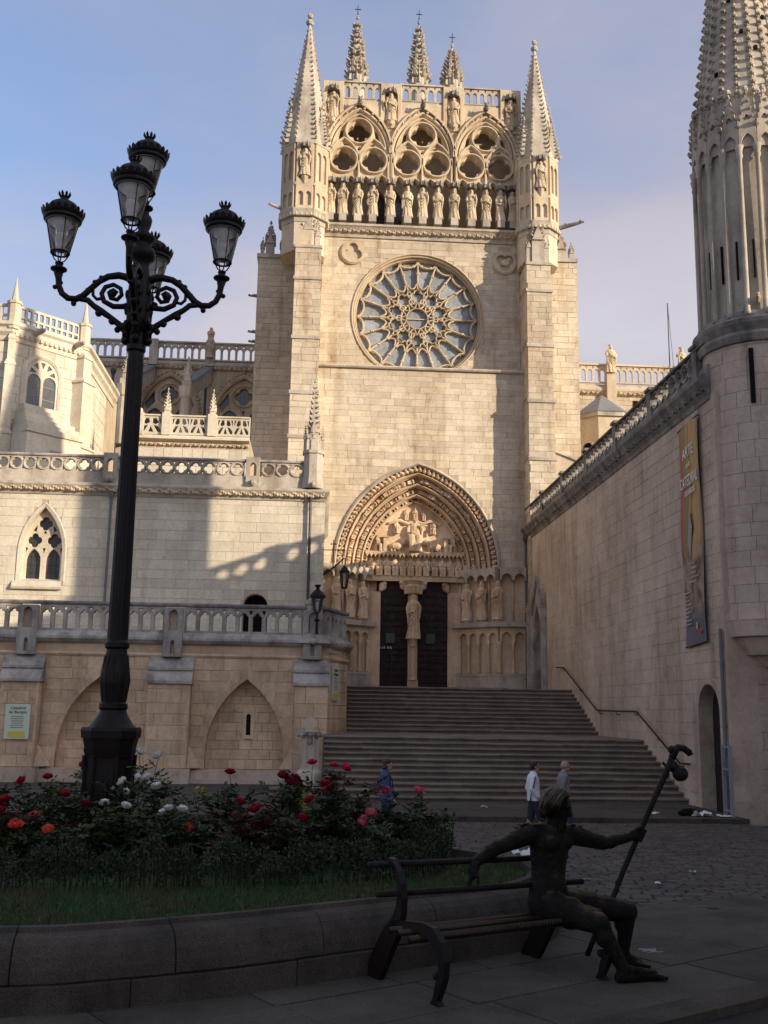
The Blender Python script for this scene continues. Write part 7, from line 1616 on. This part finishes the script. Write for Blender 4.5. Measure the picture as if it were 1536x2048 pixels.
q = MB(); T_ = SB1; q.tube([T_-SDv*.05, T_+SDv*.02, T_+Vector((.03, 0, .035)), T_+Vector((.075, 0, .03)), T_+Vector((.115, -.005, .0)), T_+Vector((.125, -.005, -.02))], [.028, .032, .030, .027, .027, .022], 9); q.ball(T_+Vector((-.02, 0, .02)), .032, 8, 5); q.build('hook', M['bronze'], sf, True)
q = MB(); G = Vector((2.835, 7.985, 1.315)); q.ball(G, (.062, .062, .058), 14, 9); q.ball(G+Vector((-.045, 0, .06)), (.036, .036, .036), 10, 7); q.tube([G+Vector((-.05, 0, .08)), G+Vector((-.085, 0, .115))], .012, 7); gm_ = fuse(q, M['bronze'], .008, 'gourd', 3); link(bpy.data.objects.new('gourd', gm_), sf)
q = MB(); q.tube([SB1-SDv*.13+Vector((-.04, 0, .04)), SB1-SDv*.13, SB1-SDv*.14+Vector((.05, 0, -.02))], .012, 6); q.build('peg', M['bronze'], sf, True)

# ================================================================== people
plain('skin', (.42, .24, .17), .55, var=.08); plain('skin_dark', (.34, .18, .12), .55, var=.08)
rough('white_cloth', (.74, .74, .78), stain=.1, var=.02, bs=25, bump=.3); plain('navy_cloth', (.02, .022, .04), .8); rough('denim', (.05, .085, .17), stain=.3, var=.02, bs=30, bump=.3); rough('jeans', (.045, .06, .10), stain=.3, var=.02, bs=30); rough('grey_cloth', (.24, .23, .22), stain=.2, var=.02, bs=20, bump=.3); rough('shorts_cloth', (.035, .038, .05), stain=.2, var=.02, bs=20)
plain('hair_black', (.012, .010, .010), .5); plain('hair_brown', (.07, .025, .016), .5); plain('hair_grey', (.22, .20, .19), .6); plain('shoe', (.04, .035, .03), .6); plain('belt_black', (.015, .014, .014), .5)
def person(lab, x, y, sc, top, bottom, hair, skin, shorts, stride, bald=False, armp='pocket', extra=None):
    t = thing('person', lab, 'person', (x, y, gz(y)))
    def fin(bm_, mat, vox, nm, it=3):
        me = fuse(bm_, M[mat], vox, nm, it)
        for v_ in me.vertices: v_.co = Vector((v_.co.x*sc+x, v_.co.y*sc+y, v_.co.z*sc+gz(y)))
        return link(bpy.data.objects.new(nm, me), t)
    s = stride; hipz = .90
    legs = []
    for sd, f in ((-1, 1), (1, -1)):
        hip = Vector((0, sd*.085, hipz)); kn = Vector((.14*f*s+.05, sd*.08, .49)); an_ = Vector((.26*f*s-(.0 if f > 0 else .06), sd*.08, .09 if f > 0 else .12)); toe = an_+Vector((.17, 0, -.05 if f > 0 else -.085)); toe.z = max(toe.z, .028); legs.append((hip, kn, an_, toe))
    bo = MB()      # body: head, neck, hands, legs as one skin
    hc = Vector((.035, 0, 1.585))
    bo.ball(hc+Vector((-.005, 0, .03)), (.098, .076, .095), 14, 9); bo.ball(hc+Vector((.03, 0, -.05)), (.062, .058, .068), 12, 8); bo.capsule(hc+Vector((.088, 0, .012)), hc+Vector((.112, 0, -.022)), .010, .016, 7); bo.ball(hc+Vector((.083, 0, .03)), (.016, .05, .012), 8, 5); bo.ball(hc+Vector((.088, 0, -.058)), (.012, .026, .008), 7, 4); bo.ball(hc+Vector((.07, 0, -.10)), (.026, .03, .024), 8, 5)
    for sd in (-1, 1): bo.ball(hc+Vector((-.005, sd*.077, -.005)), (.02, .011, .032), 8, 5); bo.ball(hc+Vector((.078, sd*.033, .012)), (.01, .013, .008), 6, 4)
    bo.capsule((-.01, 0, 1.40), (.01, 0, 1.52), .058, .052, 10); bo.capsule((-.015, 0, 1.15), (-.01, 0, 1.40), .11, .10, 10); bo.ball((0, 0, .95), (.12, .15, .12), 12, 8); bo.capsule((0, 0, .98), (-.015, 0, 1.2), .11, .11, 10)
    for hip, kn, an_, toe in legs:
        bo.capsule(hip, kn, .082, .055, 10); bo.capsule(kn, an_, .052, .034, 10); bo.ball(kn.lerp(an_, .3)+Vector((-.02, 0, 0)), .05, 8, 6)
    hands = []
    for sd in (-1, 1):
        sh = Vector((-.02, sd*.175, 1.36))
        if armp == 'pocket': e = Vector((-.10, sd*.235, 1.10)); w_ = Vector((.045, sd*.195, .93))
        elif armp == 'bag': e = Vector((-.06, sd*.225, 1.09)); w_ = Vector((.15, sd*.16, .98))
        else: e = Vector((-.10*sd*.6-.03, sd*.225, 1.09)); w_ = Vector((.05-.16*sd*.6, sd*.23, .86))
        hands.append((sh, e, w_)); bo.capsule(sh, e, .045, .038, 8); bo.capsule(e, w_, .038, .027, 8)
        d = (w_-e).normalized(); pl = w_+d*.055; bo.capsule(w_, pl, .028, .034, 8)
        for k in range(4): o_ = Vector((-.022+.015*k, 0, 0)) if abs(d.z) > .7 else Vector((0, 0, .022-.015*k)); p0 = pl+o_; p1 = p0+d*(.045-.004*abs(k-1.5)); p2 = p1+d*.03+Vector((0, -sd*.016, -.01)); bo.capsule(p0, p1, .0105, .010, 6); bo.capsule(p1, p2, .010, .0085, 6)
        bo.capsule(w_+d*.02+Vector((.015, 0, .012)), w_+d*.065+Vector((.035, -sd*.012, .008)), .012, .010, 6)
    fin(bo, skin, .0105, 'body', 2)
    c_ = MB()      # jacket
    c_.loft([[(cx+rx*cos(2*pi*k/20)*(1+.03*sin(3*k)), ry*sin(2*pi*k/20), z) for k in range(20)] for z, rx, ry, cx in ((.83, .155, .205, 0.0), (.92, .15, .20, -.0), (1.05, .14, .185, -.005), (1.18, .145, .19, -.015), (1.30, .14, .20, -.02), (1.38, .115, .19, -.02), (1.44, .08, .12, -.015), (1.49, .066, .07, -.005))])
    for sh, e, w_ in hands: c_.capsule(sh+Vector((0, 0, -.01)), e, .072, .058, 10); c_.capsule(e, w_+(e-w_)*.06, .058, .045, 10)
    fin(c_, top, .014, 'jacket', 3)
    c_ = MB(); c_.ball((0, 0, .92), (.135, .165, .12), 12, 8)
    for hip, kn, an_, toe in legs:
        if shorts: k2 = kn.lerp(an_, .12); c_.capsule(hip, k2, .105, .085, 12)
        else: c_.capsule(hip, kn, .10, .072, 12); c_.capsule(kn, an_.lerp(kn, .02), .072, .058, 12)
    fin(c_, bottom, .014, 'shorts' if shorts else 'trousers', 3)
    for hip, kn, an_, toe in legs:
        c_ = MB(); heel = an_+Vector((-.045, 0, -.045)); heel.z = max(heel.z, .035); c_.capsule(heel, toe, .042, .034, 9); c_.ball(an_+Vector((0, 0, -.02)), .05, 8, 6); fin(c_, 'shoe', .012, 'shoe', 2)
    c_ = MB()
    if bald:
        c_.ball(hc+Vector((-.045, 0, .0)), (.062, .083, .065), 12, 8)
    else:
        c_.ball(hc+Vector((-.022, 0, .05)), (.098, .088, .088), 14, 9); c_.ball(hc+Vector((-.05, 0, .0)), (.072, .085, .085), 12, 8); c_.ball(hc+Vector((.035, 0, .095)), (.04, .055, .028), 10, 6)
        if hair == 'hair_brown': c_.ball(hc+Vector((-.05, 0, -.05)), (.075, .088, .06), 12, 8); c_.ball(hc+Vector((-.02, 0, .075)), (.105, .095, .08), 12, 8)
    fin(c_, hair, .011, 'hair', 2)
    if extra:
        for nm, mat, f in extra:
            q = MB(); f(q)
            q.v = [(v_[0]*sc+x, v_[1]*sc+y, v_[2]*sc+gz(y)) for v_ in q.v]; q.build(nm, M[mat], t, True)
    return t
def stripe(q):
    q.tube([(.0, -.255, 1.40), (-.02, -.268, 1.34), (-.055, -.292, 1.22), (-.085, -.294, 1.12)], [.006, .016, .014, .008], 6); q.tube([(-.10, -.19, 1.02), (-.115, -.20, .90), (-.12, -.205, .84)], [.008, .016, .02], 6)
person('person in white jacket with dark stripes and dark knee-length shorts walking right', 4.19, 19.7, .815, 'white_cloth', 'shorts_cloth', 'hair_black', 'skin_dark', True, .62, extra=[('stripe', 'navy_cloth', stripe)])
person('grey-haired person in grey jacket and jeans walking behind the statue\'s head', 4.86, 20.1, .825, 'grey_cloth', 'jeans', 'hair_grey', 'skin', False, .45, bald=True)
def strap(q): q.tube([(.06, -.12, 1.42), (.14, -.10, 1.25), (.165, -.06, 1.05), (.17, -.05, 1.0)], .012, 6)
def camera_bag(q): q.obox((.20, -.08, .95), (.10, .16, .13)); q.lathe([(.04, 0), (.04, .05)], (.26, -.08, .93), 8)
person('person with auburn hair and blue denim jacket walking right behind the roses', 1.42, 19.7, .815, 'denim', 'jeans', 'hair_brown', 'skin', False, .4, armp='walk', extra=[('strap', 'belt_black', strap), ('bag', 'belt_black', camera_bag)])
